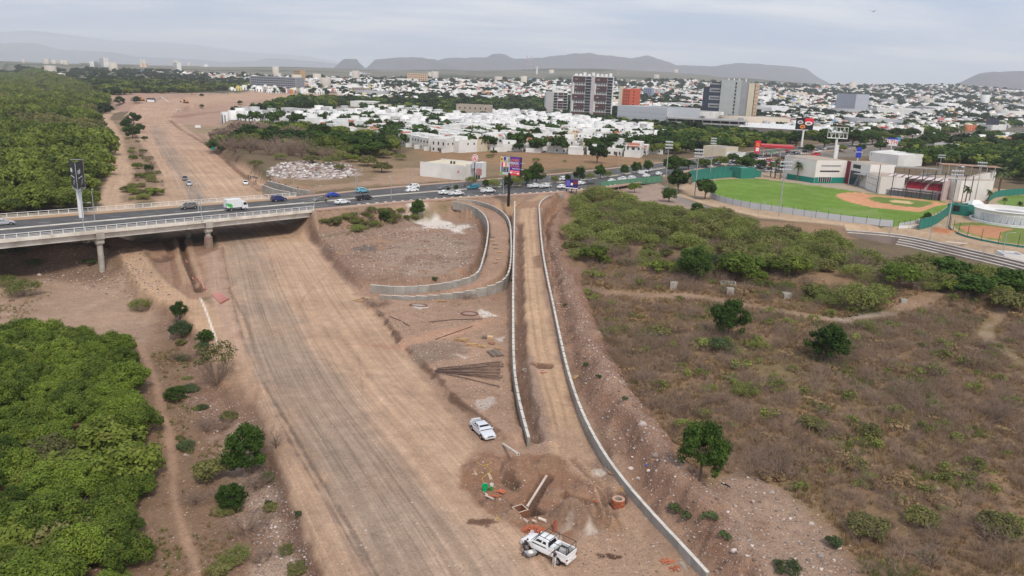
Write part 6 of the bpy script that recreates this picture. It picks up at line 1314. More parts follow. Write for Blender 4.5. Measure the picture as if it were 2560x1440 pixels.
# ---------------------------------------------------------------- white housing estate
def house_proto(k):
    g = random.Random(400+k); w_ = g.uniform(7.5,10); d_ = g.uniform(10,14); h_ = g.choice([3.3,3.3,5.6,5.9,6.3]); rt = empty('house',(0,0,0))
    wm__ = g.choice([M_w1]*13+[M_w3]) if k != 5 else M_w2; b = MB(); b.bx(-w_/2,w_/2,-d_/2,d_/2,-2.5,h_)
    if g.random() < .6: b.bx(-w_/2*.3,w_/2,-d_/2*.4,d_/2,h_,h_+g.uniform(1.2,2.4))
    link('wall',b.mesh('wall',wm__),rt)
    p = MB(); t_ = .18
    for q in ((-w_/2-.02,w_/2+.02,-d_/2-.02,-d_/2+t_),(-w_/2-.02,-w_/2+t_,-d_/2+t_,d_/2),(w_/2-t_,w_/2+.02,-d_/2+t_,d_/2)): p.bx(q[0],q[1],q[2],q[3],h_+.001,h_+.6)
    link('parapet',p.mesh('parapet',wm__),rt)
    nx = g.randint(2,3); fl__ = 2 if h_ > 5 else 1
    for fy in range(fl__):
        for i in range(nx):
            ww,hh = g.choice([(1.0,1.2),(1.6,1.3),(.8,1.6)]); link('window',win_me(ww,hh),rt,(-w_/2+w_*(i+.5)/nx,-d_/2-.04,1.5+3.0*fy))
    for i in range(2): link('window',win_me(.8,1.1),rt,(w_/2+.04,-d_/2+d_*(i+.5)/3,4.4 if fl__ > 1 else 1.5),(0,0,math.pi/2)); link('window',win_me(.8,1.1),rt,(-w_/2-.04,-d_/2+d_*(i+.5)/3,4.4 if fl__ > 1 else 1.5),(0,0,math.pi/2))
    link('door',win_me(1.0,2.1,M_brown),rt,(w_*.12,-d_/2-.05,1.05))
    if g.random() < .24:
        r_ = MB(); x0 = -w_/2*g.uniform(.3,1); x1 = w_/2*g.uniform(.2,.95); z0 = h_+.1; r_.loft([[(x0,-d_/2-.6,z0-.1),(x1,-d_/2-.6,z0-.1),(x1,-d_/2-.6,z0),(x0,-d_/2-.6,z0)],[(x0,-d_/2+3.2,z0-.1),(x1,-d_/2+3.2,z0-.1),(x1,-d_/2+3.2,z0+1.5),(x0,-d_/2+3.2,z0+1.5)]]); link('tiled_roof',r_.mesh('tiled_roof',M_tile),rt)
    if g.random() < .85: link('water_tank',MB().lathe([(.6,0),(.62,1.0),(.3,1.4)],8).mesh('water_tank',g.choice([M_black,M_w1,M_black])),rt,(g.uniform(-w_/2+1,0),g.uniform(0,d_/2-1),h_+.02))
    wl = MB(); wl.bx(-w_/2,w_/2,-d_/2-3.2,-d_/2-3.0,-2.5,2.4) if g.random() < .5 else wl.bx(w_/2-.15,w_/2,-d_/2-3,-d_/2-.1,-2.5,2.3)
    link('yard_wall',wl.mesh('yard_wall',wm__),rt)
    desc = {3.3: 'single-storey'}.get(h_,'two-storey'); tl = any(c.name.startswith('tiled') for c in rt.children); return rt,w_,desc,tl,wm__
HP = [house_proto(k) for k in range(14)]; used_ = set()
fb = W([(548,296,5),(640,306,5),(720,322,5),(830,338,5),(930,352,5),(1010,366,5),(1110,382,5),(1250,378,5),(1400,384,5),(1500,388,5),(1600,394,5)])
estate = W([(545,298),(600,285),(700,272),(850,266),(1000,276),(1120,300),(1300,292),(1420,306),(1520,322),(1640,338),(1660,350),(1620,396),(1400,387),(1250,380),(1110,384),(930,352),(700,318)],5)
hs_ = []
fbs = smooth(fb,10)
for row in range(0,34):
    off = 8+row*15.0+(4.5 if row % 2 else 0)
    P = fbs.copy(); d = np.gradient(P,axis=0); nn = np.stack([-d[:,1],d[:,0]],1); nn /= np.linalg.norm(nn,axis=1,keepdims=True); nn = np.where((nn[:,1:2] < 0),-nn,nn); nn = np.tile(nn.mean(0),(len(P),1))*.6+nn*.4; P = P+nn*off
    Lp = np.concatenate([[0],np.cumsum(np.hypot(*np.diff(P,axis=0).T))]); s = rnd.uniform(0,4)
    while s < Lp[-1]:
        x = np.interp(s,Lp,P[:,0]); y = np.interp(s,Lp,P[:,1]); x2 = np.interp(s+1,Lp,P[:,0]); y2 = np.interp(s+1,Lp,P[:,1])
        hs_.append((x,y,math.atan2(y2-y,x2-x),row)); s += rnd.uniform(8.8,13.5)+(9 if rnd.random() < .09 else 0)
hs_ = [h for h in hs_ if inside(np.array([h[0]]),np.array([h[1]]),estate)[0] and all((h[0]-b_[0])**2+(h[1]-b_[1])**2 > (b_[2]*.9+4)**2 for b_ in BLD)]
hs_.sort(key=lambda h: math.hypot(h[0],h[1])); print('estate houses',len(hs_)); NH = 270
side_words = ['left end','left third','left of centre','centre','right of centre','right third','right end']
for i,(x,y,a,row) in enumerate(hs_[:NH]):
    k = rnd.randrange(len(HP)); pr,w_,desc,tl,wmm = HP[k]; o = pr if k not in used_ else copy_tree(pr); used_.add(k)
    o.location = (x,y,float(hz(x,y))); o.rotation_euler = (0,0,a+rnd.choice([0,0,0,math.pi/2]))
    u,_ = proj([x,y,8]); wd_ = side_words[int(np.clip((u-560)/1060*7,0,6))]; colr_ = {'cream_render': 'cream','grey_render': 'grey'}.get(wmm.name,'white')
    rowt = 'front row' if row == 0 else 'second row' if row == 1 else 'third row' if row == 2 else 'middle rows' if row < 8 else 'back rows'
    tag(o,f'{colr_} {desc} house'+(' with red tiled edge' if tl else '')+f', {rowt}, {wd_} of the estate','house','houses of the walled estate')
def box_stuff(name,label,cat,arr,mname='city_render'):
    """arr rows: x,y,z,w,d,h,a,r,g,b -> one mesh of boxes with a darker window band and parapet"""
    arr = np.array(arr,float); n = len(arr); U = np.array([(i,j,k) for k in (0,1) for (i,j) in ((-1,-1),(1,-1),(1,1),(-1,1))],float)
    V = np.zeros((n,8,3)); ca,sa = np.cos(arr[:,6]),np.sin(arr[:,6])
    lx = U[None,:,0]*arr[:,3:4]/2; ly = U[None,:,1]*arr[:,4:5]/2
    V[...,0] = arr[:,0:1]+lx*ca[:,None]-ly*sa[:,None]; V[...,1] = arr[:,1:2]+lx*sa[:,None]+ly*ca[:,None]; V[...,2] = arr[:,2:3]+np.where(U[None,:,2] > 0,arr[:,5:6],-4)
    Fb = np.array([(4,5,6,7),(0,1,5,4),(1,2,6,5),(2,3,7,6),(3,0,4,7)]); F = (np.arange(n)[:,None,None]*8+Fb[None]).reshape(-1,4)
    cl = np.repeat(np.concatenate([arr[:,7:10],np.ones((n,1))],1),8,0)
    o = link(name,np_mesh(name,V.reshape(-1,3),F,(vcol_mat(mname),),{'Col': ('FLOAT_COLOR',cl.astype(np.float32))})); tag(o,label,cat,kind='stuff'); return o
A_ = []
def pal(g):
    r = g.random()
    if r < .70: c = g.uniform(.60,.80); return (c,c*.985,c*.95)
    if r < .76: return (.58,.52,.43)
    if r < .87: c = g.uniform(.30,.50); return (c,c,c)
    if r < .91: return (.36,.19,.14)
    if r < .95: return (.35,.30,.26)
    return g.choice([(.2,.3,.45),(.5,.25,.2),(.55,.45,.15)])
def house_rows(x,y,a,g,far):
    z = float(hz(x,y)); w_ = g.uniform(7,11)*far; d_ = g.uniform(9,14)*far; h_ = g.choice([3.5,6,6.5,7])*(1+.25*(far-1)); c = pal(g); r_ = [(x,y,z,w_,d_,h_,a,*c)]
    nx = 3
    for i in range(nx):
        lx = -w_/2+w_*(i+.5)/nx; ly = -d_/2; r_.append((x+lx*math.cos(a)-ly*math.sin(a),y+lx*math.sin(a)+ly*math.cos(a),z+h_*.55,w_*.14,.2,h_*.2,a,.05,.055,.06))
        r_[-1] = r_[-1][:2]+(z+h_*.6+3.9,)+r_[-1][3:5]+(0.01,)+r_[-1][6:] if False else r_[-1]
    if g.random() < .5: lx,ly = g.uniform(-.2,.2)*w_,g.uniform(-.2,.2)*d_; r_.append((x+lx,y+ly,z+h_-.1+3.9,w_*.45,d_*.4,g.uniform(-1.7,-.2),a,*c))
    if g.random() < .35: c2 = (.45,.14,.07); ly = -d_*.38; r_.append((x-ly*math.sin(a),y+ly*math.cos(a),z+h_+.3,w_*.8,d_*.22,.25,a,*c2))
    return [q for q in r_ if q[5] > .02 or q[5] < 0]
def house_simple(x,y,a,g,far):
    z = float(hz(x,y)); w_ = g.uniform(7,11)*far; d_ = g.uniform(9,14)*far; h_ = g.choice([3.5,6,6.5,7]); c = pal(g); r_ = [(x,y,z,w_,d_,h_,a,*c)]
    if g.random() < .55: lx = g.uniform(-.25,.25)*w_; r_.append((x+lx*math.cos(a),y+lx*math.sin(a),z,w_*.5,d_*.5,h_+2.4,a,*c))
    if g.random() < .12: r_.append((x+d_*.3*math.sin(a),y-d_*.3*math.cos(a),z,w_*.85,d_*.55,h_+.3,a,.45,.14,.07))
    for q in (-.25,.25): lx = q*w_; r_.append((x+lx*math.cos(a)+d_/2*math.sin(a),y+lx*math.sin(a)-d_/2*math.cos(a),z,w_*.16,.25,h_*.68,a,.06,.065,.07))
    return r_
gR = random.Random(99)
for (x,y,a,row) in hs_[NH:]:
    hh = house_simple(x,y,a,gR,1.0); c_ = gR.uniform(.62,.8) if gR.random() < .85 else gR.uniform(.3,.5); hh = [q if max(q[7:]) < .1 or (q[7] > .4 and q[9] < .1 and len(q) and q[5] < 6) else q[:7]+(c_,c_*.985,c_*.96) for q in hh]; A_ += hh
box_stuff('housing','back rows of small white flat-roofed houses of the walled estate','houses',A_)
# ---------------------------------------------------------------- the city beyond
def excl(x,y):
    bad = inside(x,y,estate) | inside(x,y,forest) | inside(x,y,belt)
    for poly in (W([(262,236,5),(560,230,5),(860,238,5),(870,256,5),(640,278,5),(545,300,5),(535,345,5),(600,420,5),(700,480,5),(400,480,5),(260,300,5)]),W([(640,262,5),(760,246,5),(900,256,5),(1000,262,5),(1340,258,5),(1440,280,5),(1760,318,5),(2010,336,5),(2200,346,5),(2050,372,5),(1900,385,5),(1740,392,5),(1560,410,5),(1000,420,5),(600,420,5),(540,330,5)])):
        bad |= inside(x,y,poly)
    q,_,_ = seg_dist(x,y,(AN+AF)/2); bad |= q < 40
    bad |= inside(x,y,W([(1600,600,5),(1600,400,5),(2000,380,5),(2560,400,5),(2800,420,5),(2800,700,5)]))
    return bad
def far_points(n,d0,d1,seed,u0=-140,u1=2700,pw_=1.0):
    g = np.random.RandomState(seed); u = g.uniform(u0,u1,n); s = g.uniform(0,1,n); d = 1/((1/d0)*(1-s)+(1/d1)*s) if pw_ == 1 else d0*(d1/d0)**s
    x = (u-1280)/FPX*d; return x,d,g
fx2,fy2,g = far_points(27000,640,8000,3,pw_=0); k_ = ~excl(fx2,fy2) & ~((fx2 < -.42*fy2) & (fy2 < 1500)); fx2,fy2 = fx2[k_],fy2[k_]
gn2 = fbm(fx2,fy2,240,3,61)+.45*fbm(fx2,fy2,55,2,62)
bl = np.array([(b_[0],b_[1],b_[2]) for b_ in BLD]); 
def offb(x,y,ex=6):
    m = np.ones(len(x),bool)
    for b_ in bl: m &= (x-b_[0])**2+(y-b_[1])**2 > (b_[2]+ex)**2
    return m
m_ = offb(fx2,fy2,4); fx2,fy2,gn2 = fx2[m_],fy2[m_],gn2[m_]
hm_ = (gn2 < .10) | (g.uniform(0,1,len(fx2)) < .22); A_ = []
aq = np.round(fbm(fx2,fy2,700,2,70)*4)/4*1.2
for x,y,a,ok in zip(fx2,fy2,aq,hm_):
    if ok: A_ += house_simple(x,y,a+.15,gR,1.0 if y < 2200 else 1.15 if y < 3600 else 1.45)
print('city boxes',len(A_))
# bigger sheds and blocks
sx2,sy2,g = far_points(420,700,3600,9,pw_=0); k_ = ~excl(sx2,sy2) & offb(sx2,sy2,18)
for x,y in zip(sx2[k_],sy2[k_]):
    c = gR.choice([(.68,.67,.65),(.6,.6,.6),(.34,.34,.35),(.55,.47,.38),(.62,.60,.55)]); A_.append((x,y,float(hz(x,y)),gR.uniform(20,60),gR.uniform(16,40),gR.choice([5,6,7,9,12]),gR.choice([0,.2,-.2,.1]),*c))
for k in range(46):
    x,y,g_ = far_points(1,1500,5200,200+k,pw_=0); x,y = float(x[0]),float(y[0])
    if excl(np.array([x]),np.array([y]))[0]: continue
    c = gR.choice([(.66,.65,.63),(.5,.45,.4),(.55,.5,.42)]); A_.append((x,y,float(hz(x,y)),gR.uniform(14,26),16,gR.uniform(14,30),0,*c))
box_stuff('city','sea of small white and grey houses covering the plain and the hills behind','city',A_)
# trees of the city
tx2,ty2,g = far_points(22000,560,8200,17,pw_=0); k_ = ~(inside(tx2,ty2,forest) | inside(tx2,ty2,estate)) & offb(tx2,ty2,1)
q_,_,_ = seg_dist(tx2,ty2,(AN+AF)/2); k_ &= (q_ > 40) & ~inside(tx2,ty2,W([(262,236,5),(560,230,5),(860,238,5),(870,256,5),(640,278,5),(545,300,5),(535,345,5),(600,420,5),(700,480,5),(400,480,5),(260,300,5)])) & (ty2 > 600)
k_ &= ~((ty2 < 700) & (tx2 < 110)) 
tx2,ty2 = tx2[k_],ty2[k_]; gn3 = fbm(tx2,ty2,240,3,61)+.45*fbm(tx2,ty2,55,2,62); m_ = (gn3 > .02)*1.0 > 0; m_ |= g.uniform(0,1,len(tx2)) < .40; tx2,ty2 = tx2[m_],ty2[m_]; n_ = len(tx2); print('city trees',n_)
stuff_scatter('city_trees','dark green trees scattered between the houses of the far city','trees',[csrc(260,4.6,5.6,.5,1.3,170+i,11,.46,0) for i in range(4)],(L_city,),np.stack([tx2,ty2,hz(tx2,ty2)-.5],-1),rs.randint(0,4,n_),rs.uniform(.8,1.7,n_)*np.where(ty2 > 2500,1.3,1),rs.uniform(0,6.28,n_),rs.uniform(.7,1.1,n_))
# tree belts around the estate and the mall
n_all = []
for poly,sp_,sd_ in [([(640,270,5),(740,252,5),(860,256,5),(1000,262,5),(1340,262,5),(1420,290,5),(1300,292,5),(1120,300,5),(1000,276,5),(850,266,5),(700,272,5)],11,1),([(1340,286,5),(1440,296,5),(1560,312,5),(1720,326,5),(1900,345,5),(2030,355,5),(2000,372,5),(1880,388,5),(1740,388,5),(1630,384,5),(1660,350,5),(1640,336,5),(1520,318,5),(1420,304,5)],9,2),([(2100,330,5),(2250,322,5),(2600,320,5),(2700,345,5),(2560,380,5),(2420,385,5),(2380,370,5),(2300,345,5),(2150,350,5)],12,3),([(2250,396,5),(2420,385,5),(2600,395,5),(2700,440,5),(2560,470,5),(2500,440,5),(2420,415,5),(2260,415,5)],9,4)]:
    a,b = scatter_poly(W(poly),sp_,seed=300+sd_); m_ = offb(a,b,2); q_,_,_ = seg_dist(a,b,(AN+AF)/2); m_ &= q_ > 36; n_all.append(np.stack([a[m_],b[m_]],1))
TB = np.concatenate(n_all); TB = TB[np.argsort(np.hypot(*TB.T))]; print('belt trees',len(TB))
for i,(x,y) in enumerate(TB[:45]): plant(rnd.choice(['darkbig','darkbig','forest','city']),(x,y,hz(x,y)-.3),rnd.uniform(9,13),'big dark green tree in the belt between the estate and the shopping area','trees of the belt near the mall',rnd.uniform(.7,.95))
r2 = TB[45:]; n_ = len(r2)
stuff_scatter('woodland','belts of dark green trees around the estate and the mall','woodland',[csrc(520,4.6,5.8,.3,.85,190+i,16,.42,i % 2) for i in range(4)],(L_dark,L_forest),np.stack([r2[:,0],r2[:,1],hz(r2[:,0],r2[:,1])-.5],-1),rs.randint(0,4,n_),rs.uniform(.9,1.5,n_),rs.uniform(0,6.28,n_),rs.uniform(.8,1.1,n_))
cnt = 0; GT = []
for i in range(3000):
    u,v = rnd.uniform(580,1620),rnd.uniform(275,385); p = np.append(un(u,v,5),5)
    if inside(np.array([p[0]]),np.array([p[1]]),estate)[0] and cnt < 250:
        cnt += 1
        if cnt < 34: plant('darkbig',(p[0],p[1],p[2]),rnd.uniform(6,11),'x','garden trees of the estate',rnd.uniform(.8,1.1))
        else: GT.append(p)
GT = np.array(GT); n_ = len(GT)
stuff_scatter('garden_trees','small dark trees dotted through the back rows of the estate','trees',[csrc(700,3.6,5.2,.8,.5,210+i,16,.4,0) for i in range(2)],(L_dark,),GT,rs.randint(0,2,n_),rs.uniform(.8,1.7,n_),rs.uniform(0,6.28,n_))
# ================================================================ text helper
def text(parent,s,size,loc,rot,m,name='lettering',ext=.02,align='LEFT',sx=1.0):
    cu_ = bpy.data.curves.new('txt','FONT'); cu_.body = s; cu_.size = size; cu_.extrude = ext; cu_.align_x = align; cu_.resolution_u = 3; cu_.offset = size*.012
    to = bpy.data.objects.new('txt',cu_); C.objects.link(to); bpy.context.view_layer.update()
    me = bpy.data.meshes.new_from_object(to.evaluated_get(bpy.context.evaluated_depsgraph_get())); bpy.data.objects.remove(to); me.materials.clear(); me.materials.append(m)
    o = link(name,me,parent,loc,rot); o.scale = (sx,1,1); return o
FRONT = (math.pi/2,0,0)
def face_px(u0,v0,u1,v1,z): a = un(u0,v0,z); b = un(u1,v1,z); d = b-a; return a,b,math.atan2(d[1],d[0]),float(np.hypot(*d))
P_pur = mat('poster_purple',(.11,.03,.32),.5,.03); P_red = mat('poster_red',(.75,.03,.06),.5,.03); P_or = mat('poster_orange',(.85,.25,.02),.5,.03); P_yel = mat('poster_yellow',(.75,.55,.05),.5,.05); P_wh = mat('poster_white',(.8,.8,.8),.5,.03); P_blk = mat('poster_black',(.012,.012,.014),.6,.05); P_sky = mat('poster_pale',(.55,.60,.62),.6,.2,1.0); P_blue = mat('poster_blue',(.02,.05,.45),.5,.05); P_green = mat('poster_green',(.25,.45,.05),.5,.05)
# ---- big billboard on a black pole
p = np.append(un(1271,508,5.7),5.7); k = ppm(p); bb = empty('billboard',tuple(p),0,'tall billboard on a black pole reading LO MÁS PERRÓN ESTÁ AQUÍ','billboard')
Hb = height_to(p,392); z0 = height_to(p,437); z1 = Hb; Wb = 49/k/math.cos(R_(22)); a_ = R_(-22)
bo = empty('panel',(0,0,0)); bo.parent = bb; bo.rotation_euler = (0,0,a_); bo.location = (.4,0,0)
link('pole',MB().tube([(0,0,-1),(0,0,z0+.6)],.42,14).mesh('pole',P_blk),bb)
def pan(name,x0,x1,a,b_,m,y=-.35,d=.04): return link(name,MB().bx(x0*Wb,x1*Wb,y-d,y,z0+(z1-z0)*a,z0+(z1-z0)*b_).mesh(name,m),bo)
link('back_box',MB().bx(-.52*Wb,.48*Wb,-.35,.9,z0,z1).mesh('back_box',P_blk),bo)
pan('picture',-.52,-.05,0,1,P_sky); pan('text_panel',-.05,.48,0,1,P_pur); pan('red_band',-.05,.48,0,.27,P_red,-.40)
for i,(xx,c1,c2) in enumerate(((-.43,P_red,P_wh),(-.33,P_wh,P_blk),(-.24,P_or,P_blk),(-.14,P_sky,P_pur))):
    pan('printed_shirt',xx-.035,xx+.045,.42,.70,c1,-.40); pan('printed_trousers',xx-.03,xx+.04,.14,.42,P_blk if i % 2 else mat('poster_denim',(.08,.10,.16)),-.40); pan('printed_head',xx-.015,xx+.025,.70,.80,mat('poster_skin',(.35,.2,.13)),-.40)
pan('sunflower',-.51,-.39,.70,.97,P_yel,-.41); pan('sunflower_heart',-.475,-.42,.79,.90,mat('poster_brown',(.10,.04,.01)),-.46); pan('balloon',-.36,-.24,.80,.98,P_pur,-.40); pan('green_patch',-.13,-.06,.74,.95,P_green,-.40); pan('green_patch',-.52,-.40,.0,.14,P_green,-.41)
hh_ = z1-z0
text(bo,'LO MÁS',hh_*.20,(-.02*Wb,-.46,z0+hh_*.76),FRONT,P_or,sx=1.0*Wb*.47/(hh_*.20*3.75)); text(bo,'PERRÓN',hh_*.19,(-.02*Wb,-.46,z0+hh_*.60),FRONT,P_wh,sx=Wb*.47/(hh_*.19*4.3)); text(bo,'ESTÁ AQUÍ',hh_*.16,(-.02*Wb,-.46,z0+hh_*.46),FRONT,P_or,sx=Wb*.46/(hh_*.16*5.2))
text(bo,'EXPLANADA',hh_*.08,(.09*Wb,-.46,z0+hh_*.34),FRONT,P_wh); pan('white_logo',-.02,.10,.10,.19,P_wh,-.45); pan('white_logo',.33,.44,.07,.16,P_wh,-.45); pan('white_line',.13,.30,.12,.145,P_wh,-.45); pan('white_line',-.02,.44,.225,.24,P_wh,-.45)
back = MB()
for a in (.33,.66): back.bx(.47*Wb,.49*Wb+.8,-.2,.92,z0+hh_*a,z0+hh_*a+.15)
link('frame',back.mesh('frame',M_steel),bo)
# ---- black two-sided billboard on white pole beside the bridge
p = np.append(un(209,560,-1.5),-1.5); p = np.append(un(209,590,2.0),0); p = np.array([p[0],p[1],float(hz(p[0],p[1]))]); k = ppm(p+np.array([0,0,20])); b2 = empty('billboard',tuple(p),0,'black double-faced billboard with white writing on a thick white pole behind the bridge','billboard'); b2.rotation_euler = (0,0,R_(26))
zt_ = height_to(p,403); zb_ = height_to(p,468)
link('pole',MB().tube([(0,0,-1),(0,0,zb_+.3)],.55,14).mesh('pole',M_white),b2)
for (ax,ay,bx2,by2,nm) in ((-1.5,4.5,.1,-3.8,'panel'),(.25,-3.8,1.1,4.5,'panel')):
    d = Vector((bx2-ax,by2-ay,0)); L_ = d.length; e_ = empty(nm,((ax+bx2)/2,(ay+by2)/2,0)); e_.parent = b2; e_.rotation_euler = (0,0,math.atan2(d.y,d.x))
    link('face',MB().bx(-L_/2,L_/2,-.1,.1,zb_,zt_).mesh('face',P_blk),e_)
    text(e_,'CEBÚ',(zt_-zb_)*.20,(-L_*.42,-.13,zb_+(zt_-zb_)*.55),FRONT,P_wh); link('white_rule',MB().bx(-L_*.4,L_*.2,-.14,-.1,zb_+(zt_-zb_)*.38,zb_+(zt_-zb_)*.41).mesh('white_rule',P_wh),e_); link('grey_bull',MB().poly([(-L_*.1+L_*.42*x,-.14,zb_+(zt_-zb_)*(.08+.3*y)) for x,y in ((0,0),(.5,.1),(1,.6),(.9,1),(.6,.7),(.2,.6))]).mesh('grey_bull',mat('poster_grey',(.25,.25,.25))),e_)
cat_ = MB()
for x,y in ((-1.5,4.6),(.15,-4.0),(1.2,4.6)): cat_.tube([(x,y,zb_-.8),(x,y,zt_)],.08,5)
for z in (zb_-.8,zt_-.1): cat_.tube([(-1.5,4.6,z),(.15,-4.0,z),(1.2,4.6,z),(-1.5,4.6,z)],.08,5)
link('catwalk',cat_.mesh('catwalk',M_steel),b2)
# ---- small purple billboard on the ground
p = G(1428,484); k = ppm(p); zb_ = height_to(p,469); zt_ = height_to(p,449); w_ = 31/k; b3 = empty('billboard',tuple(p),R_(-14),'small low purple and black billboard at the top of the slip road','billboard')
link('face',MB().bx(-w_/2,w_/2,-.15,.15,zb_,zt_).mesh('face',mat('night_purple',(.03,.02,.14),.5,.5,.8)),b3); link('ledge',MB().bx(-w_/2,w_/2,-.6,.2,zb_-.25,zb_).mesh('ledge',M_white),b3)
link('print_patch',MB().bx(-w_*.45,-w_*.15,-.2,-.15,zb_+.5,zt_-.3).mesh('print_patch',mat('poster_violet',(.15,.12,.5))),b3); link('print_patch',MB().bx(w_*.15,w_*.45,-.2,-.15,zb_+1.2,zt_-.3).mesh('print_patch',mat('poster_maroon',(.25,.03,.03))),b3); link('print_patch',MB().bx(-w_*.08,w_*.1,-.2,-.15,zb_+.8,zb_+1.6).mesh('print_patch',P_wh),b3)
for x in (-w_*.4,0,w_*.4): link('post',MB().bx(x-.12,x+.12,-.12,.12,-1,zb_).mesh('post',M_dark),b3)
# ---- round letter sign and shop lettering
S = SHOP
sg_ = empty('shop_sign',tuple(float(q) for q in np.append(un(1186,452,5),5)),R_(-14),'tall pylon with round white sign bearing a red ringed A, by the shop','sign'); pz = np.append(un(1186,452,5),5); zc_ = height_to(pz,396); k = ppm(pz+np.array([0,0,zc_])); r_ = 8.5/k
link('pole',MB().tube([(0,0,-.5),(0,0,zc_-r_)],.2,8).mesh('pole',M_dark),sg_)
ds = MB(); ds.loft([[(r_*math.cos(a)*.95,y,zc_+1.15*r_*math.sin(a)) for a in np.linspace(0,2*math.pi,25)[:-1]] for y in (-.2,.2)]); link('disc',ds.mesh('disc',M_white),sg_)
rg = MB(); rg.loft_loop([[(rr*math.cos(a)*.95,y,zc_+1.15*rr*math.sin(a)) for rr,y in ((r_*.72,-.21),(r_*.84,-.21),(r_*.84,-.25),(r_*.72,-.25))] for a in np.linspace(0,2*math.pi,25)[:-1]]); link('red_ring',rg.mesh('red_ring',P_red),sg_)
text(sg_,'A',r_*1.5,(0,-.24,zc_-r_*.55),FRONT,P_red,align='CENTER')
link('price_board',MB().bx(-1.2,2.8,-.1,.1,zc_-r_*1.15-2.2,zc_-r_*1.2).mesh('price_board',mat('board_grey',(.5,.5,.52))),sg_); link('price_board',MB().bx(.6,2.8,-.1,.1,2.2,4.6).mesh('price_board',mat('board_mixed',(.4,.2,.2),.6,.4,2)),sg_)
text(S.o,'A',1.7,(S.L*1.105,4.2,3.2),(math.pi/2,0,math.pi/2),P_red); text(S.o,'Farmacia',.9,(S.L*1.105,7.0,3.6),(math.pi/2,0,math.pi/2),P_red)
text(S.o,'A',1.5,(S.L*.86,-.06,2.6),FRONT,P_red)
# ---- other signs
def pole_sign(name,lab,u,v,vb,vt,wpx,m,rz=0,pole=M_white,cat='billboard',pr=.35,z=None):
    p = G(u,v) if z is None else np.append(un(u,v,z),z); k = ppm(p); za,zb__ = height_to(p,vb),height_to(p,vt); w_ = wpx/k; e_ = empty(name,tuple(p),rz,lab,cat)
    link('pole',MB().tube([(0,.3,-1),(0,.3,za)],pr,10).mesh('pole',pole),e_)
    if m: link('panel',MB().bx(-w_/2,w_/2,-.3,.3,za,zb__).mesh('panel',m),e_)
    return e_,w_,za,zb__
e_,w_,za,zb__ = pole_sign('billboard','tall food billboard with plates on a black and red ground, right of the petrol station',2003,372,324,295,42,P_blk,R_(-6),pr=.6)
link('red_half',MB().bx(0,w_/2,-.36,-.3,za+(zb__-za)*.6,zb__).mesh('red_half',P_red),e_)
for x,z,rx_,m in ((-.26,.62,.17,P_sky),(.22,.55,.22,P_wh),(-.1,.25,.16,P_or)):
    pl = MB().poly([(w_*(x+rx_*math.cos(a)),-.38,za+(zb__-za)*(z+.17*math.sin(a))) for a in np.linspace(0,2*math.pi,17)[:-1]]); link('printed_plate',pl.mesh('printed_plate',m),e_)
    link('printed_food',MB().poly([(w_*(x+rx_*.6*math.cos(a)),-.40,za+(zb__-za)*(z+.09*math.sin(a))) for a in np.linspace(0,2*math.pi,13)[:-1]]).mesh('printed_food',mat('food_brown',(.30,.14,.07))),e_)
e_,w_,za,zb__ = pole_sign('billboard','empty white billboard frame of open trusses on a white pole above the hall',2086,392,345,318,48,None,R_(-5),pr=.7)
fm = MB()
for x in np.linspace(-w_/2,w_/2,6): fm.tube([(x,0,za),(x,0,zb__)],.14,5)
for z in (za,(za+zb__)/2,zb__): fm.tube([(-w_/2,0,z),(w_/2,0,z)],.14,5)
for i in range(5): x = -w_/2+w_*i/5; fm.tube([(x,0,za),(x+w_/5,0,zb__)] if i % 2 else [(x,0,zb__),(x+w_/5,0,za)],.1,5)
fm.bx(-w_/2,w_/2,-.8,0,za-.3,za); link('truss',fm.mesh('truss',M_white),e_)
pole_sign('billboard','small dark billboard on white pole at the far right',2477,330,312,297,30,mat('poster_dusk',(.05,.05,.08),.5,.5,.7),R_(-5)); pole_sign('billboard','square pink billboard on white pole at the right among trees',2348,320,310,293,15,mat('poster_pinkish',(.5,.22,.22),.5,.4,.8),R_(-5))
e_,w_,za,zb__ = pole_sign('sign','red totem with yellow Q and white letters by the petrol station',1892,383,383,352,13,P_red,0,cat='sign'); text(e_,'Q',(zb__-za)*.32,(0,-.36,za+(zb__-za)*.58),FRONT,P_yel,align='CENTER'); link('price_rows',MB().bx(-w_*.3,w_*.3,-.36,-.3,za+1.2,za+(zb__-za)*.45).mesh('price_rows',P_wh),e_)
e_,w_,za,zb__ = pole_sign('sign','blue and white oval LTH sign on a roof pole right of the frame billboard',2228,372,364,346,26,M_white,R_(-4),cat='sign'); text(e_,'LTH',(zb__-za)*.75,(0,-.36,za+(zb__-za)*.25),FRONT,P_red,align='CENTER'); link('blue_band',MB().bx(-w_/2,w_/2,-.36,-.3,zb__-.8,zb__+.3).mesh('blue_band',P_blue),e_)
link('blue_disc',MB().loft([[(w_*.5+2.0*math.cos(a),y,zb__-1+2.0*math.sin(a)) for a in np.linspace(0,2*math.pi,17)[:-1]] for y in (.4,.5)]).mesh('blue_disc',mat('sign_blue_light',(.15,.35,.6))),e_)
e_,w_,za,zb__ = pole_sign('sign','dark blue pylon sign beside the white commercial building',2144,402,394,368,12,P_blue,0,cat='sign'); text(e_,'abarrotes',1.1,(0,-.36,(za+zb__)/2),FRONT,P_wh,align='CENTER')
pole_sign('sign','white and blue slanting pylon below the empty billboard frame',2088,398,397,362,9,M_white,0,cat='sign'); pole_sign('sign','small white direction sign over the median lanes',1604,436,434,426,15,P_wh,R_(-20),cat='sign',pr=.15); pole_sign('sign','small green road sign by the petrol station',1929,386,384,375,6,mat('sign_green',(.02,.35,.15)),0,cat='sign',pr=.1)
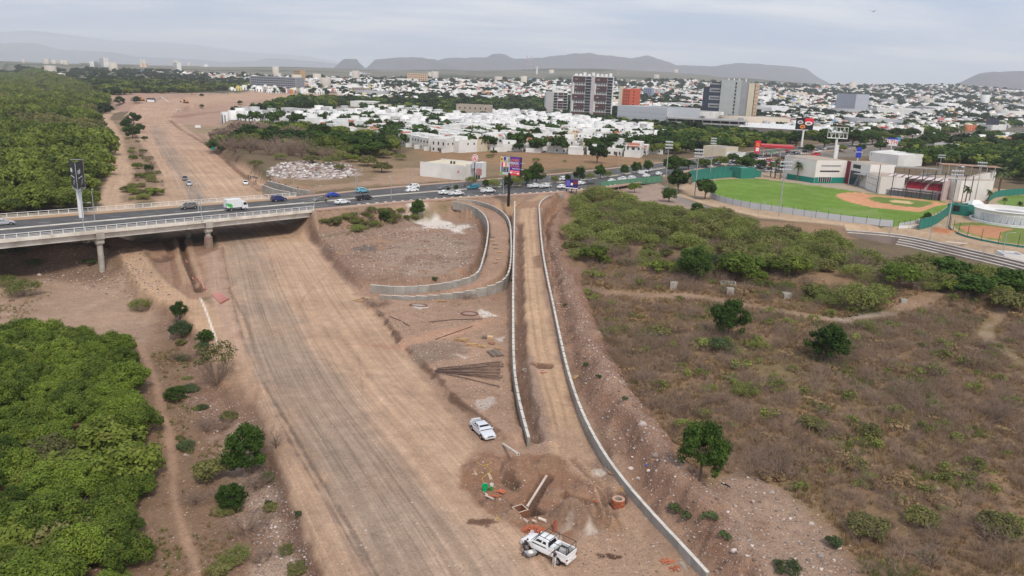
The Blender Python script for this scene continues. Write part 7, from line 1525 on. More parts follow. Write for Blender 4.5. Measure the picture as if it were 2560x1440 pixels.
# ================================================================ ball park
BP = 5.0
def fence(name,lab,pts,z,h,m,post_every=3.0,panel=True,mp=M_dark,ph=None,th=.06,sub=None):
    P = smooth(W(pts,z),6); L = np.concatenate([[0],np.cumsum(np.hypot(*np.diff(P,axis=0).T))]); n = max(2,int(L[-1]/post_every)); s = np.linspace(0,L[-1],n+1); Q = np.stack([np.interp(s,L,P[:,0]),np.interp(s,L,P[:,1])],1)
    rt = empty(name,(Q[0][0],Q[0][1],z),0,lab,'fence'); me = MB().box((0,0,(ph or h)/2),(.09,.09,ph or h)).mesh('post',mp)
    for i in range(n+1): link('post',me,rt,(Q[i][0]-Q[0][0],Q[i][1]-Q[0][1],0))
    if panel:
        for i in range(n):
            c = (Q[i]+Q[i+1])/2-Q[0]; d = Q[i+1]-Q[i]; link(sub or 'panel',MB().box((0,0,h/2+.05),(np.hypot(*d)*.97,th,h)).mesh('panel',m),rt,(c[0],c[1],0),(0,0,math.atan2(d[1],d[0])))
    return rt
fence('outfield_fence','low fence with white panels along the near side of the ball field',[(1775,492),(1795,503),(1860,518),(1919,527),(2039,545),(2158,560),(2232,568)],BP,1.9,M_w4,3.6,ph=2.6)
fence('outfield_fence','tall teal fence along the far left of the ball field',[(1728,462),(1735,455),(1790,447),(1840,443),(1902,443)],BP,3.0,M_green,3.6)
fence('fence','second teal fence running behind the first at the left of the ball field',[(1722,440),(1790,430),(1856,424)],5.6,2.2,M_green,4)
fence('fence','green mesh fence between the avenue and the car park',[(1500,473),(1560,466),(1610,460),(1655,455)],5.6,2.6,M_greenl,3.4)
fence('fence','thin mesh fence behind the small purple billboard',[(1440,476),(1470,474),(1500,473)],5.6,2.2,M_greenl,3.4,panel=False)
fence('fence','curved teal fence between the big field and the small field',[(2296,575),(2330,566),(2352,552),(2366,541),(2384,534),(2418,531)],BP,3.2,M_green,3.4)
fence('fence','teal curved fence at the right edge of the photo behind the palms',[(2468,512),(2478,500),(2500,492),(2570,486),(2680,484)],BP,2.6,M_green,3.4)
fence('fence','wire fence with posts round the near side of the small clay field',[(2372,562),(2376,575),(2410,592),(2480,608),(2560,620),(2700,640)],BP,.5,M_green,4.2,ph=3.4)
fence('fence','low wire fence along the right foul line of the big field',[(2246,566),(2300,556),(2350,540)],BP,.9,M_w4,3.2,ph=1.8)
fence('fence','white low wall by the path below the foul line',[(2245,572),(2290,570),(2316,563)],BP,.9,M_w1,3.2,ph=.9)
simple('hut','teal hut at the outfield fence',1851,447,1887,446,423,6,M_green,z=BP); b = simple('hut','teal dugout hut at the end of the curved fence',2365,533,2418,541,512,5,M_green,z=BP); b.box('opening',.2,.6,-.06,0,1.2,3.0,M_dark)
# club building
M_club = mat('club_white',(.76,.72,.67),.85,.07,.3,dirt=(.62,.57,.52)); M_maroon = mat('maroon',(.20,.02,.04),.8,.1)
def club(name,lab,u0,v0,u1,v1,vt,D,m,base=None): 
    b = Bd(name,lab,'building',u0,v0,u1,v1,vt,z=BP); b.box('wall',0,1,0,D,-.5,b.H,m); b.box('roof',.01,.99,.3,D-.3,b.H,b.H+.08,M_tan)
    if base: b.box('base_band',-.002,1.002,-.08,0,0,b.H*base,mat('teal_paint',(.01,.22,.17),.7,.06))
    return b
b = club('clubhouse','left wing of the white clubhouse with teal base, seen at an angle',1967,447,2034,458,397,24,M_club,.26)
b = club('clubhouse','front block of the white clubhouse with two horizontal slots and teal base',2035,458,2110,458,401,22,M_club,.26); b.box('window',.14,.78,-.1,0,b.H*.50,b.H*.56,M_win); b.box('window',.16,.80,-.1,0,b.H*.74,b.H*.80,M_w3); b.box('window',.12,.54,-.14,0,.6,2.6,M_win)
for q in np.linspace(.12,.54,7): b.box('mullion',q-.004,q+.004,-.2,-.14,.6,2.6,M_w1)
b = club('clubhouse','maroon strip and glazed entrance of the clubhouse with outside stair',2111,458,2168,470,402,12,M_club); b.box('maroon_strip',0,.16,-.15,0,0,b.H,M_maroon); b.box('glazing',.2,.62,-.1,0,0,b.H*.62,M_navyg); b.box('recess',.28,.6,-.1,0,b.H*.74,b.H*.9,M_dark)
for k_ in range(9): b.box('stair',.62+.02*k_,.66+.02*k_,-2.6,-.3,b.H*.06*k_,b.H*.06*k_+.3,M_w3)
b.box('landing',.56,.98,-2.6,-.2,b.H*.52,b.H*.56,M_w3)
b = club('clubhouse','white wing with small ventilation holes left of the grandstand',2162,470,2196,484,430,9,M_club); b.grid(6,2,.1,.8,1.5,b.H-.5,.3,.1)
g_ = Bd('grandstand','grandstand with rows of red seats under pale slanting canopies','grandstand',2196,483,2356,502,436,z=BP); Hs = g_.H; M_pk = mat('pinkish_concrete',(.52,.42,.39),.85,.08,.3)
g_.box('back_wall',0,1,9.5,10,0,Hs,M_pk); g_.box('side_wall',0,.012,0,9.5,0,Hs,M_pk); g_.box('side_wall',.985,1.0,-2,9.5,0,Hs,M_pk); g_.box('maroon_front',.93,.985,-.3,.2,0,2.6,M_maroon); g_.box('dugout_wall',.02,.98,.2,.4,0,1.9,M_w3)
for r in range(5): g_.box('step',.013,.984,3.6+1.0*r,4.6+1.0*r,0,2.9+.42*r,M_pk)
seat = MB().bx(-.22,.22,0,.08,.1,.62); seat.bx(-.22,.22,-.36,0,.1,.18); sme = seat.mesh('seat',mat('seat_red',(.36,.02,.045),.5))
for r in range(5):
    for i in range(46):
        q = .02+.0207*i
        if abs(q-.345) < .022 or abs(q-.665) < .022: continue
        link('seat',sme,g_.o,(q*g_.L,4.2+1.0*r,2.9+.42*r))
for i in range(8):
    x0 = (.03+.12*i)*g_.L; x1 = x0+.105*g_.L; cn_ = MB().loft([[(x0,4.6,Hs*.86),(x1,4.6,Hs*.92),(x1,4.6,Hs*.92+.12),(x0,4.6,Hs*.86+.12)],[(x0,9.4,Hs*.95),(x1,9.4,Hs*1.0),(x1,9.4,Hs*1.0+.12),(x0,9.4,Hs*.95+.12)]]); link('canopy',cn_.mesh('canopy',mat('canopy_cloth',(.66,.56,.54),.7)),g_.o)
for i in range(11): g_.box('dugout_post',.2+.07*i-.002,.2+.07*i+.002,-2.2,-2.0,0,2.6,M_dark)
g_.box('dugout_roof',.2,.9,-2.4,.2,2.6,2.75,M_dark)
simple('clubhouse','maroon roofed building behind the grandstand',2190,462,2300,474,440,12,M_club,z=BP,roof=M_maroon)
b = club('clubhouse','white block at the right end of the grandstand with a maroon recess',2362,497,2394,503,447,16,M_club); b.box('recess',.0,.2,-.1,0,0,b.H,M_maroon); b.box('door',.62,.68,-.12,0,0,3.5,M_dark)
b = club('clubhouse','long white curved wall receding at the right of the clubhouse',2395,503,2482,472,452,2,M_club); b = club('clubhouse','white recessed hall with flat roof above the right block',2345,476,2470,482,444,18,M_club)
fr_ = MB(); 
p = np.append(un(2345,470,BP),BP); zt_ = height_to(p,412); ro = empty('pergola',tuple(p),R_(-14),'bare rusty roof frame on thin posts above the right end of the clubhouse','pergola'); Lr_ = 135/ppm(p)
link('roof_mesh',MB().bx(0,Lr_,0,9,zt_,zt_+.15).mesh('roof_mesh',mat('rusty_sheet',(.33,.20,.14),.9,.3,.5)),ro)
for i in range(9): link('post',MB().bx(i*Lr_/8-.1,i*Lr_/8+.1,.1,.3,0,zt_).mesh('post',M_steel),ro); link('post',MB().bx(i*Lr_/8-.1,i*Lr_/8+.1,8.7,8.9,0,zt_).mesh('post',M_steel),ro)
p = np.append(un(2150,462,BP),BP); zt_ = height_to(p,408); ro = empty('pergola',tuple(p),R_(-13),'long grey lattice beam roof spanning from the clubhouse over the grandstand','pergola'); Lr_ = 190/ppm(p)
link('roof_mesh',MB().bx(0,Lr_,6,12,zt_-1.5,zt_-1.2).mesh('roof_mesh',mat('grey_lattice',(.28,.26,.24),.9,.3,.5)),ro)
for i in range(8): link('post',MB().bx(i*Lr_/7-.1,i*Lr_/7+.1,8.9,9.1,0,zt_-1.4).mesh('post',M_steel),ro)
# backstop net poles
for i,(u,v,vt) in enumerate([(2190,484,412),(2226,490,418),(2262,494,422),(2297,498,424),(2328,500,428),(2352,503,430),(2381,506,432),(2402,512,438),(2420,516,440)]):
    p = np.append(un(u,v,BP),BP); tag(MB().tube([(0,0,0),(0,0,height_to(p,vt))],.14,6).build('net_pole',M_dark,None,tuple(p)),'thin dark pole of the backstop net in front of the grandstand','pole','poles of the backstop net')
# floodlight masts
def mast(u,v,vt,lab,n=3,wide=3.0):
    p = np.append(un(u,v,BP),BP); h = height_to(p,vt); e_ = empty('floodlight_mast',tuple(p),0,lab,'floodlight'); link('pole',MB().tube([(0,0,-.5),(0,0,h)],[.21,.11],10).mesh('pole',M_steel),e_)
    for k in range(n):
        z = h-.4-1.1*k; link('crossarm',MB().bx(-wide/2,wide/2,-.08,.08,z-.08,z+.08).mesh('crossarm',M_steel),e_)
        for i in range(5): link('lamp',MB().lathe([(.12,.25),(.34,0),(.30,-.05)],8).mesh('lamp',M_w4),e_,(-wide/2+wide*i/4,-.3,z),(R_(70),0,0))
mast(1947,541,402,'tall floodlight mast standing at the near edge of the ball field'); mast(1736,494,372,'tall floodlight mast left of the ball field, right one of the pair',3,2.6); mast(1662,476,352,'tall floodlight mast at the end of the green mesh fence, left one of the pair',3,2.2); mast(2366,574,424,'tall leaning-looking floodlight mast between the two fields'); mast(2436,505,404,'floodlight mast behind the right end of the clubhouse',2); mast(2345,440,386,'floodlight mast behind the grandstand roof',2); mast(1775,436,344,'slim floodlight mast with three lamp rows behind the teal fence',3,2.0)
# round white building and dugout hut
p = np.append(un(2520,556,BP),BP); rb = empty('pavilion',tuple(p),0,'round white pavilion with ribbed wall panels at the right edge','building'); link('wall',MB().lathe([(9.5,0),(9.8,3.6),(10.2,4.2),(8.6,4.25),(8.4,3.4)],40).mesh('wall',M_w1),rb); link('roof',MB().lathe([(8.3,3.3),(.5,3.5)],32).mesh('roof',M_roofg),rb); link('base_kerb',MB().ring(10.3,10.9,0,.7,40).mesh('base_kerb',M_w1),rb)
for k in range(16): a = R_(190+k*10); link('wall_panel',MB().box((0,0,1.8),(1.3,.12,2.6)).mesh('wall_panel',M_w4),rb,(9.72*math.cos(a),9.72*math.sin(a),0),(0,0,a+math.pi/2))
p = np.append(un(2436,533,BP),BP); hb_ = empty('kiosk',tuple(p),R_(-6),'kiosk with white tent roof and red posts behind the teal hut','kiosk'); Lk = 38/ppm(p); link('roof',MB().loft([[(-Lk/2,-2.5,2.8),(Lk/2,-2.5,2.8),(Lk/2,4,2.8),(-Lk/2,4,2.8)],[(-Lk*.2,0,4.4),(Lk*.2,0,4.4),(Lk*.2,1,4.4),(-Lk*.2,1,4.4)]]).mesh('roof',M_w1),hb_)
for i in range(6): link('post',MB().bx(-Lk/2+Lk*i/5-.15,-Lk/2+Lk*i/5+.15,-2.3,-2.0,0,2.8).mesh('post',mat('brick_red',(.33,.06,.04))),hb_)
link('wall',MB().bx(-Lk/2,Lk/2,1.5,3.5,0,2.7).mesh('wall',mat('brick_red',(.33,.06,.04))),hb_)
# terraces
tt = empty('terrace_seating',tuple(float(q) for q in un(2300,620,2)) + (2.0,),0,'long flight of concrete seating terraces with pale edges below the small field','terrace'); o2 = un(2300,620,2)
M_ter = mat('terrace_brown',(.27,.22,.20),.9,.12,.4); tp = smooth(W([(2110,573),(2160,577),(2230,583),(2300,594),(2400,616),(2480,634),(2560,653),(2700,690)],4.9),5); nn = np.gradient(tp,axis=0); nn = np.stack([nn[:,1],-nn[:,0]],1); nn /= np.linalg.norm(nn,axis=1,keepdims=True)
for k in range(6):
    q0,q1 = tp+nn*(1.15*k),tp+nn*(1.15*(k+1)); z = 4.9-.48*k; sl_ = slice(0 if k < 2 else 12,None); q0,q1 = q0[sl_],q1[sl_]
    link('terrace_step',MB().loft([[(a[0]-o2[0],a[1]-o2[1],z-2.0),(c[0]-o2[0],c[1]-o2[1],z-2.0),(c[0]-o2[0],c[1]-o2[1],-1.5),(a[0]-o2[0],a[1]-o2[1],-1.5)] for a,c in zip(q0,q1)]).mesh('terrace_step',M_ter),tt)
    link('step_edge',MB().loft([[(c[0]-o2[0]-n_[0]*.35,c[1]-o2[1]-n_[1]*.35,z-1.94),(c[0]-o2[0]+n_[0]*.02,c[1]-o2[1]+n_[1]*.02,z-1.94),(c[0]-o2[0]+n_[0]*.02,c[1]-o2[1]+n_[1]*.02,z-2.12),(c[0]-o2[0]-n_[0]*.35,c[1]-o2[1]-n_[1]*.35,z-2.12)] for c,n_ in zip(q1,nn[sl_])]).mesh('step_edge',M_concl),tt)
p = np.append(un(2408,632,2),2); gl = MB(); gl.tube([(-4.5,0,0),(-4.5,0,2.6),(4.5,0,2.6),(4.5,0,0)],.09,6); gl.tube([(-4.5,1.4,0),(-4.5,.4,2.4),(4.5,.4,2.4),(4.5,1.4,0)],.05,5); tag(gl.build('goal',M_white,None,tuple(p),R_(-22)),'white football goal on the sand court below the terraces','goal')
simple('shed','small white shed half hidden by trees at the right end of the terraces',2504,668,2556,672,640,5,M_w1,z=2.0)
# palms
def palm_proto():
    rt = empty('palm_tree',(0,0,0)); t_ = MB().tube([(0,0,-.3),(.1,0,3),(.15,.1,6.0)],[.28,.22,.2],8); link('trunk',t_.mesh('trunk',M_bark),rt)
    V,F,T = [],[],[]; g = np.random.RandomState(5)
    for i in range(46):
        a = g.uniform(0,6.28); el = g.uniform(-.7,1.3); L_ = g.uniform(1.5,2.3); pts_ = []
        for s in np.linspace(0,1,4): r = L_*s; pts_.append(np.array([math.cos(a)*r*math.cos(el*(1-.5*s)),math.sin(a)*r*math.cos(el*(1-.5*s)),6.1+r*math.sin(el)-1.1*s*s]))
        w_ = np.array([-math.sin(a),math.cos(a),0])
        for j in range(3):
            wa,wb_ = .10+.28*math.sin(math.pi*(j/3+.15)),.10+.28*math.sin(math.pi*((j+1)/3+.05)); m_ = len(V); V += [pts_[j]-w_*wa,pts_[j]+w_*wa,pts_[j+1]+w_*wb_,pts_[j+1]-w_*wb_]; F.append((m_,m_+1,m_+2,m_+3)); T += [g.uniform(0,1)]*4
    link('fronds',np_mesh('fronds',np.array(V),np.array(F),(leaf_mat('palm_leaf',(.05,.08,.03),(.16,.19,.07),tip=(.2,.15,.08)),),{'tone': ('FLOAT',np.array(T,np.float32))}),rt); return rt
pp = palm_proto(); fs_ = True
for u,v,hpx,lab in [(1992,452,50,'fan palm against the angled wall of the clubhouse'),(1937,446,52,'palm in the cluster left of the clubhouse, tallest'),(1950,448,44,'palm in the cluster left of the clubhouse, nearest the wall'),(1926,442,40,'palm in the cluster left of the clubhouse, leftmost'),(1963,440,40,'palm peeking over the cluster left of the clubhouse'),(2412,510,48,'palm in front of the right clubhouse block'),(2495,490,76,'tallest palm at the right edge behind the teal fence'),(2468,512,40,'palm at the left end of the right edge teal fence'),(2508,520,28,'small round palm near the round pavilion'),(2545,535,34,'short palm at the photo edge by the round pavilion'),(2400,352,42,'tall palm on the skyline of the right-hand trees'),(2440,345,34,'smaller palm beside the tall skyline palm'),(1000,303,36,'tall palm rising from the white estate'),(2310,332,24,'palm in front of the far showroom')]:
    p = G(u,v); h = height_to(p,v-hpx); o = pp if fs_ else copy_tree(pp); fs_ = False; o.location = tuple(p); o.scale = (h/7.4,)*3; o.rotation_euler = (0,0,rnd.uniform(0,6)); tag(o,lab,'palm')
# ================================================================ street lights
def lamp_proto(h=9.0):
    rt = empty('street_lamp',(0,0,0)); b = MB(); b.tube([(0,0,0),(0,0,h*.93)],[.11,.07],6); b.tube([(0,0,h*.93),(.5,0,h),(1.6,0,h+.1)],.05,5); link('pole',b.mesh('pole',M_steel),rt); link('lamp_head',MB().bx(1.5,2.2,-.13,.13,h+.04,h+.16).mesh('lamp_head',M_w4),rt); return rt
lpz = lamp_proto(); fs_ = True
for u,v,vt,z,rz,lab in [(210,575,505,AZ+.3,0,'street lamp on the near bridge side above the left pier'),(237,551,475,AZ+.2,2.0,'street lamp on the bridge median above the left pier'),(505,556,463,AZ+.3,0,'street lamp on the near bridge side above the middle pier'),(496,528,460,AZ+.2,2.0,'street lamp on the bridge median above the middle pier'),(476,502,463,AZ+.3,2.0,'street lamp on the far bridge side above the middle pier'),(735,488,440,AZ,0,'street lamp at the far end of the bridge railing'),(786,518,463,AZ+.2,0,'street lamp at the near end of the bridge railing'),(890,474,425,AZ,0,'street lamp on the far pavement below the rubble dump'),(893,462,420,5.4,0,'street lamp beside the dirt track at the rubble dump'),(978,498,443,AZ,2.0,'street lamp on the median left of the white car pair'),(1027,458,422,AZ,0,'street lamp on the far pavement left of the shop'),(1130,482,436,AZ,2.0,'street lamp on the median below the shop'),(1258,486,438,AZ,2.4,'street lamp just left of the big billboard pole'),(1373,478,430,AZ,2.4,'street lamp on the near kerb right of the double-cab pickup'),(1456,436,398,AZ,0,'street lamp on the far side behind the small billboard'),(1544,432,395,AZ,0,'street lamp on the far side above the green mesh fence'),(2222,592,555,BP,1.5,'twin lamp at the path beside the terraces, left'),(2170,553,524,BP,0,'lamp post beside the ball field fence, right of centre'),(2027,552,526,BP,0,'lamp post on the path at the middle of the ball field'),(1895,533,506,BP,0,'lamp post on the path at the left of the ball field'),(2322,612,560,4.5,0,'lamp post on the terraces near the stair'),(2454,650,612,3,0,'lamp post on the sand court right of the goal'),(2506,636,580,4.5,0,'lamp post by the clay field fence at the right'),(1690,508,470,5,0,'lamp post at the car park corner'),(1666,478,452,5,0,'lamp post by the large dark tree'),(2105,594,556,4.5,0,'lamp post at the left end of the terraces'),(1545,484,455,5.1,0,'lamp post in the car park by the young tree')]:
    p = np.append(un(u,v,z),z); h = height_to(p,vt); o = lpz if fs_ else copy_tree(lpz); fs_ = False; o.location = tuple(p); o.rotation_euler = (0,0,rz); o.scale = (1,1,h/9.2); tag(o,lab,'street lamp')
# radio masts on the skyline
for u,v,vt,lab in [(1317,176,138,'red and white radio mast on the hill, left of two'),(1328,176,139,'red and white radio mast on the hill, right of two'),(1545,185,162,'thin radio mast behind the twin tower')]:
    p = G(u,v); h = height_to(p,vt); e_ = empty('radio_mast',tuple(p),0,lab,'mast')
    for k in range(6): link('mast_section',MB().box((0,0,h*(k+.5)/6),(1.6,1.6,h/6)).mesh('mast_section',P_red if k % 2 else M_white),e_)
p = G(1342,186); tag(MB().lathe([(3.5,0),(3.5,height_to(p,166)),(4.5,height_to(p,166)+2)],12).build('water_tower',M_w1,None,tuple(p)),'slim white tower on the hill right of the radio masts','tower')
p = G(358,168); ch = empty('cathedral',tuple(p),0,'cathedral with dome and two white towers on the left skyline','church'); kk3 = 1/ppm(p)
link('nave',MB().bx(-9*kk3,9*kk3,0,12,0,9*kk3).mesh('nave',M_peach),ch); link('dome',MB().lathe([(4*kk3,8*kk3),(4*kk3,11*kk3),(3*kk3,14*kk3),(.5*kk3,15.5*kk3)],12,(0,6,0)).mesh('dome',M_w2),ch)
for x in (-5,5): link('bell_tower',MB().lathe([(1.5*kk3,0),(1.5*kk3,15*kk3),(.3*kk3,19*kk3)],8,(x*kk3,0,0)).mesh('bell_tower',M_w1),ch)
# ================================================================ people
def person(name,label,loc,rz,shirt,trousers,pose='stand',hair=(.02,.015,.012),hat=None,scale=1.0,group=None,hands=True):
    J = {'pelvis': (0,0,.95),'waist': (0,.01,1.08),'chest': (0,.02,1.30),'neck': (0,.02,1.47),'head': (0,.05,1.60),'top': (0,.04,1.72),
         'hipL': (-.10,0,.90),'kneeL': (-.11,.04,.49),'ankL': (-.11,0,.09),'toeL': (-.12,.17,.03),'hipR': (.10,0,.90),'kneeR': (.11,.04,.49),'ankR': (.11,0,.09),'toeR': (.12,.17,.03),
         'shL': (-.19,.01,1.41),'elL': (-.26,-.02,1.13),'wrL': (-.26,.08,.90),'shR': (.19,.01,1.41),'elR': (.26,-.02,1.13),'wrR': (.26,.08,.90)}
    if pose == 'push':
        J.update({'chest': (0,.20,1.24),'neck': (0,.31,1.38),'head': (0,.42,1.45),'top': (0,.46,1.56),'waist': (0,.08,1.06),'shL': (-.19,.26,1.32),'shR': (.19,.26,1.32),'elL': (-.27,.34,1.03),'elR': (.27,.34,1.03),'wrL': (-.26,.55,.86),'wrR': (.26,.55,.86),'kneeL': (-.11,.18,.50),'ankR': (.11,-.22,.10),'toeR': (.11,-.06,.03),'ankL': (-.11,.12,.09),'toeL': (-.11,.29,.03)})
    if pose == 'lean': J.update({'elL': (-.30,.18,1.22),'wrL': (-.20,.42,1.25),'elR': (.30,.20,1.22),'wrR': (.20,.42,1.22),'ankR': (.16,-.05,.09),'toeR': (.19,.12,.03)})
    if pose == 'walk': J.update({'kneeL': (-.10,.20,.52),'ankL': (-.10,.22,.12),'toeL': (-.10,.38,.05),'ankR': (.10,-.25,.13),'toeR': (.10,-.12,.03),'wrL': (-.26,-.12,.92),'wrR': (.26,.24,.95)})
    if pose == 'sit': J.update({'pelvis': (0,0,.62),'waist': (0,.03,.76),'chest': (0,.10,.98),'neck': (0,.16,1.13),'head': (0,.20,1.26),'top': (0,.2,1.38),'hipL': (-.11,.02,.58),'hipR': (.11,.02,.58),'kneeL': (-.18,.36,.55),'kneeR': (.18,.36,.55),'ankL': (-.18,.30,.16),'ankR': (.18,.30,.16),'toeL': (-.19,.46,.10),'toeR': (.19,.46,.10),'shL': (-.19,.10,1.07),'shR': (.19,.10,1.07),'elL': (-.28,.30,.92),'elR': (.28,.30,.92),'wrL': (-.24,.52,.95),'wrR': (.24,.52,.95)})
    R = dict(pelvis=.135,waist=.125,chest=.155,neck=.058,head=.095,top=.075,hipL=.095,hipR=.095,kneeL=.062,kneeR=.062,ankL=.042,ankR=.042,toeL=.035,toeR=.035,shL=.065,shR=.065,elL=.042,elR=.042,wrL=.03,wrR=.03)
    E_ = [('pelvis','waist'),('waist','chest'),('chest','neck'),('neck','head'),('head','top'),('pelvis','hipL'),('hipL','kneeL'),('kneeL','ankL'),('ankL','toeL'),('pelvis','hipR'),('hipR','kneeR'),('kneeR','ankR'),('ankR','toeR'),('chest','shL'),('shL','elL'),('elL','wrL'),('chest','shR'),('shR','elR'),('elR','wrR')]
    ks = list(J); me = bpy.data.meshes.new('body'); me.from_pydata([J[k] for k in ks],[(ks.index(a),ks.index(b)) for a,b in E_],[])
    to = bpy.data.objects.new('t',me); C.objects.link(to); md = to.modifiers.new('s','SKIN'); sv = me.skin_vertices[0].data
    for i,k in enumerate(ks): sv[i].radius = (R[k],R[k]*.85 if k in ('chest','waist','pelvis') else R[k]); sv[i].use_root = (k == 'pelvis')
    sb = to.modifiers.new('b','SUBSURF'); sb.levels = 1; bpy.context.view_layer.update(); m2 = bpy.data.meshes.new_from_object(to.evaluated_get(bpy.context.evaluated_depsgraph_get())); bpy.data.objects.remove(to)
    skin = mat('skin',(.30,.16,.095),.6,.05,5); sh_ = mat('cloth_%d_%d_%d' % tuple(int(c*100) for c in shirt),shirt,.9,.1,8); tr_ = mat('cloth_%d_%d_%d' % tuple(int(c*100) for c in trousers),trousers,.9,.1,8); hr = mat('hair',hair,.8,.1,5); shoe = mat('shoe',(.05,.04,.035),.8,.1,5)
    m2.materials.clear(); [m2.materials.append(q) for q in (skin,sh_,tr_,hr,shoe)]
    rg_ = {'pelvis': 2,'hipL': 2,'hipR': 2,'kneeL': 2,'kneeR': 2,'waist': 1,'chest': 1,'shL': 1,'shR': 1,'neck': 0,'head': 0,'top': 3,'ankL': 2,'ankR': 2,'toeL': 4,'toeR': 4,'elL': 0,'elR': 0,'wrL': 0,'wrR': 0}
    jp = np.array([J[k] for k in ks])
    for pl in m2.polygons:
        c = np.array(pl.center); k = ks[int(np.argmin(np.linalg.norm(jp-c,axis=1)))]; mi = rg_[k]
        if k == 'head' and c[1] < J['head'][1]-.02: mi = 3
        pl.material_index = mi; pl.use_smooth = True
    rt = empty(name,loc,rz,label,'person',group); rt.scale = (scale,)*3; link('body',m2,rt)
    hd = Vector(J['head']); fc = MB(); fc.box((hd.x,hd.y+.098,hd.z),(.025,.03,.04)); link('nose',fc.mesh('nose',skin),rt)
    for sx in (-1,1): link('eye',MB().box((hd.x+sx*.035,hd.y+.088,hd.z+.025),(.022,.012,.012)).mesh('eye',mat('eye',(.03,.02,.02))),rt); link('ear',MB().box((hd.x+sx*.098,hd.y,hd.z),(.02,.035,.055)).mesh('ear',skin),rt)
    link('mouth',MB().box((hd.x,hd.y+.087,hd.z-.042),(.05,.012,.01)).mesh('mouth',mat('lips',(.25,.08,.06))),rt)
    if hands:
        for s,sx in (('L',-1),('R',1)):
            wv = Vector(J['wr'+s]); dv_ = (wv-Vector(J['el'+s])).normalized(); hb = MB(); side = dv_.cross(Vector((0,0,1))).normalized() if abs(dv_.z) < .95 else Vector((1,0,0))
            hb.tube([wv,wv+dv_*.09],[.032,.042],8)
            for i in range(4): o_2 = side*(i-1.5)*.021; L_ = (.07,.08,.075,.06)[i]; q = wv+dv_*.085+o_2; hb.tube([q,q+dv_*L_*.55,q+dv_*L_*.9+Vector((0,0,-.02))],[.010,.009,.007],5)
            q = wv+dv_*.035-side*.035; hb.tube([q,q+dv_*.035-side*.02,q+dv_*.06-side*.022],[.011,.010,.008],5); link('hand',hb.mesh('hand',skin),rt)
    if hat: link('hat',MB().lathe([(.15,-.02),(.13,0),(.105,.01),(.095,.10),(.03,.125)],12,(J['top'][0],J['top'][1]-.0,J['top'][2]-.06)).mesh('hat',mat('hat_%d' % int(hat[0]*100),hat,.8)),rt)
    return rt
p = G(1385,1417); person('person','man in navy shirt and white trousers standing beside the open bed of the white pickup',tuple(p),ph-R_(10),(.03,.035,.09),(.66,.64,.60),'lean',scale=1.04)
p = G(1308,1386); person('person','man in dark clothes by the front wheel of the white pickup, bending over a wheelbarrow',tuple(p),R_(-58),(.04,.04,.045),(.05,.05,.06),'push',scale=1.0)
# wheelbarrow
p2 = G(1322,1396); wb_ = empty('wheelbarrow',tuple(p2),R_(-58),'grey wheelbarrow loaded with pale material beside the pickup front wheel','wheelbarrow')
link('tray',MB().loft([[(-.3,-.2,.38),(.3,-.2,.38),(.22,.55,.30),(-.22,.55,.30)],[(-.36,-.35,.66),(.36,-.35,.66),(.30,.72,.60),(-.30,.72,.60)]]).mesh('tray',mat('tray_grey',(.30,.30,.31),.6,.15,3)),wb_); link('load',MB().lathe([(.3,.60),(.2,.72),(.03,.78)],9,(0,.15,0)).mesh('load',M_concl),wb_)
fw = MB(); [fw.tube([(s*.24,-.95,.72),(s*.22,-.2,.36),(s*.10,.85,.22)],.022,6) for s in (-1,1)]; [fw.tube([(s*.22,-.1,.36),(s*.24,-.15,.02)],.02,6) for s in (-1,1)]; link('frame',fw.mesh('frame',M_dark),wb_); link('wheel',MB().loft([[(x,.88+.2*math.cos(a),.2+.2*math.sin(a)) for a in np.linspace(0,2*math.pi,17)[:-1]] for x in (-.04,.04)]).mesh('wheel',M_black),wb_)
wk = [(621,447,'stand',(.03,.03,.035),'group of dark dressed workers beside the parked white pickup, left one'),(626,448,'walk',(.05,.05,.08),'worker next to the left one by the parked white pickup'),(635,462,'stand',(.02,.02,.02),'worker in dark clothes at the head of the unfinished slip road'),(640,460,'stand',(.10,.03,.03),'worker in dark red at the head of the unfinished slip road'),(663,470,'walk',(.02,.03,.06),'worker standing on the near low wall of the unfinished slip road'),(668,473,'stand',(.03,.03,.03),'worker right of the one on the near low wall'),(684,464,'walk',(.05,.06,.05),'worker between the two low walls, left'),(698,466,'stand',(.03,.03,.03),'worker between the two low walls, middle'),(714,470,'stand',(.12,.12,.13),'worker between the two low walls, right'),(722,476,'walk',(.02,.02,.03),'worker by the pavement end of the low walls'),(745,478,'stand',(.03,.03,.04),'worker near the street lamp at the far bridge end')]
for u,v,ps,c,lab in wk: p = G(u,v); person('person',lab,tuple(p),rnd.uniform(0,6),c,(.04,.045,.07),ps,scale=1.0,hands=False)
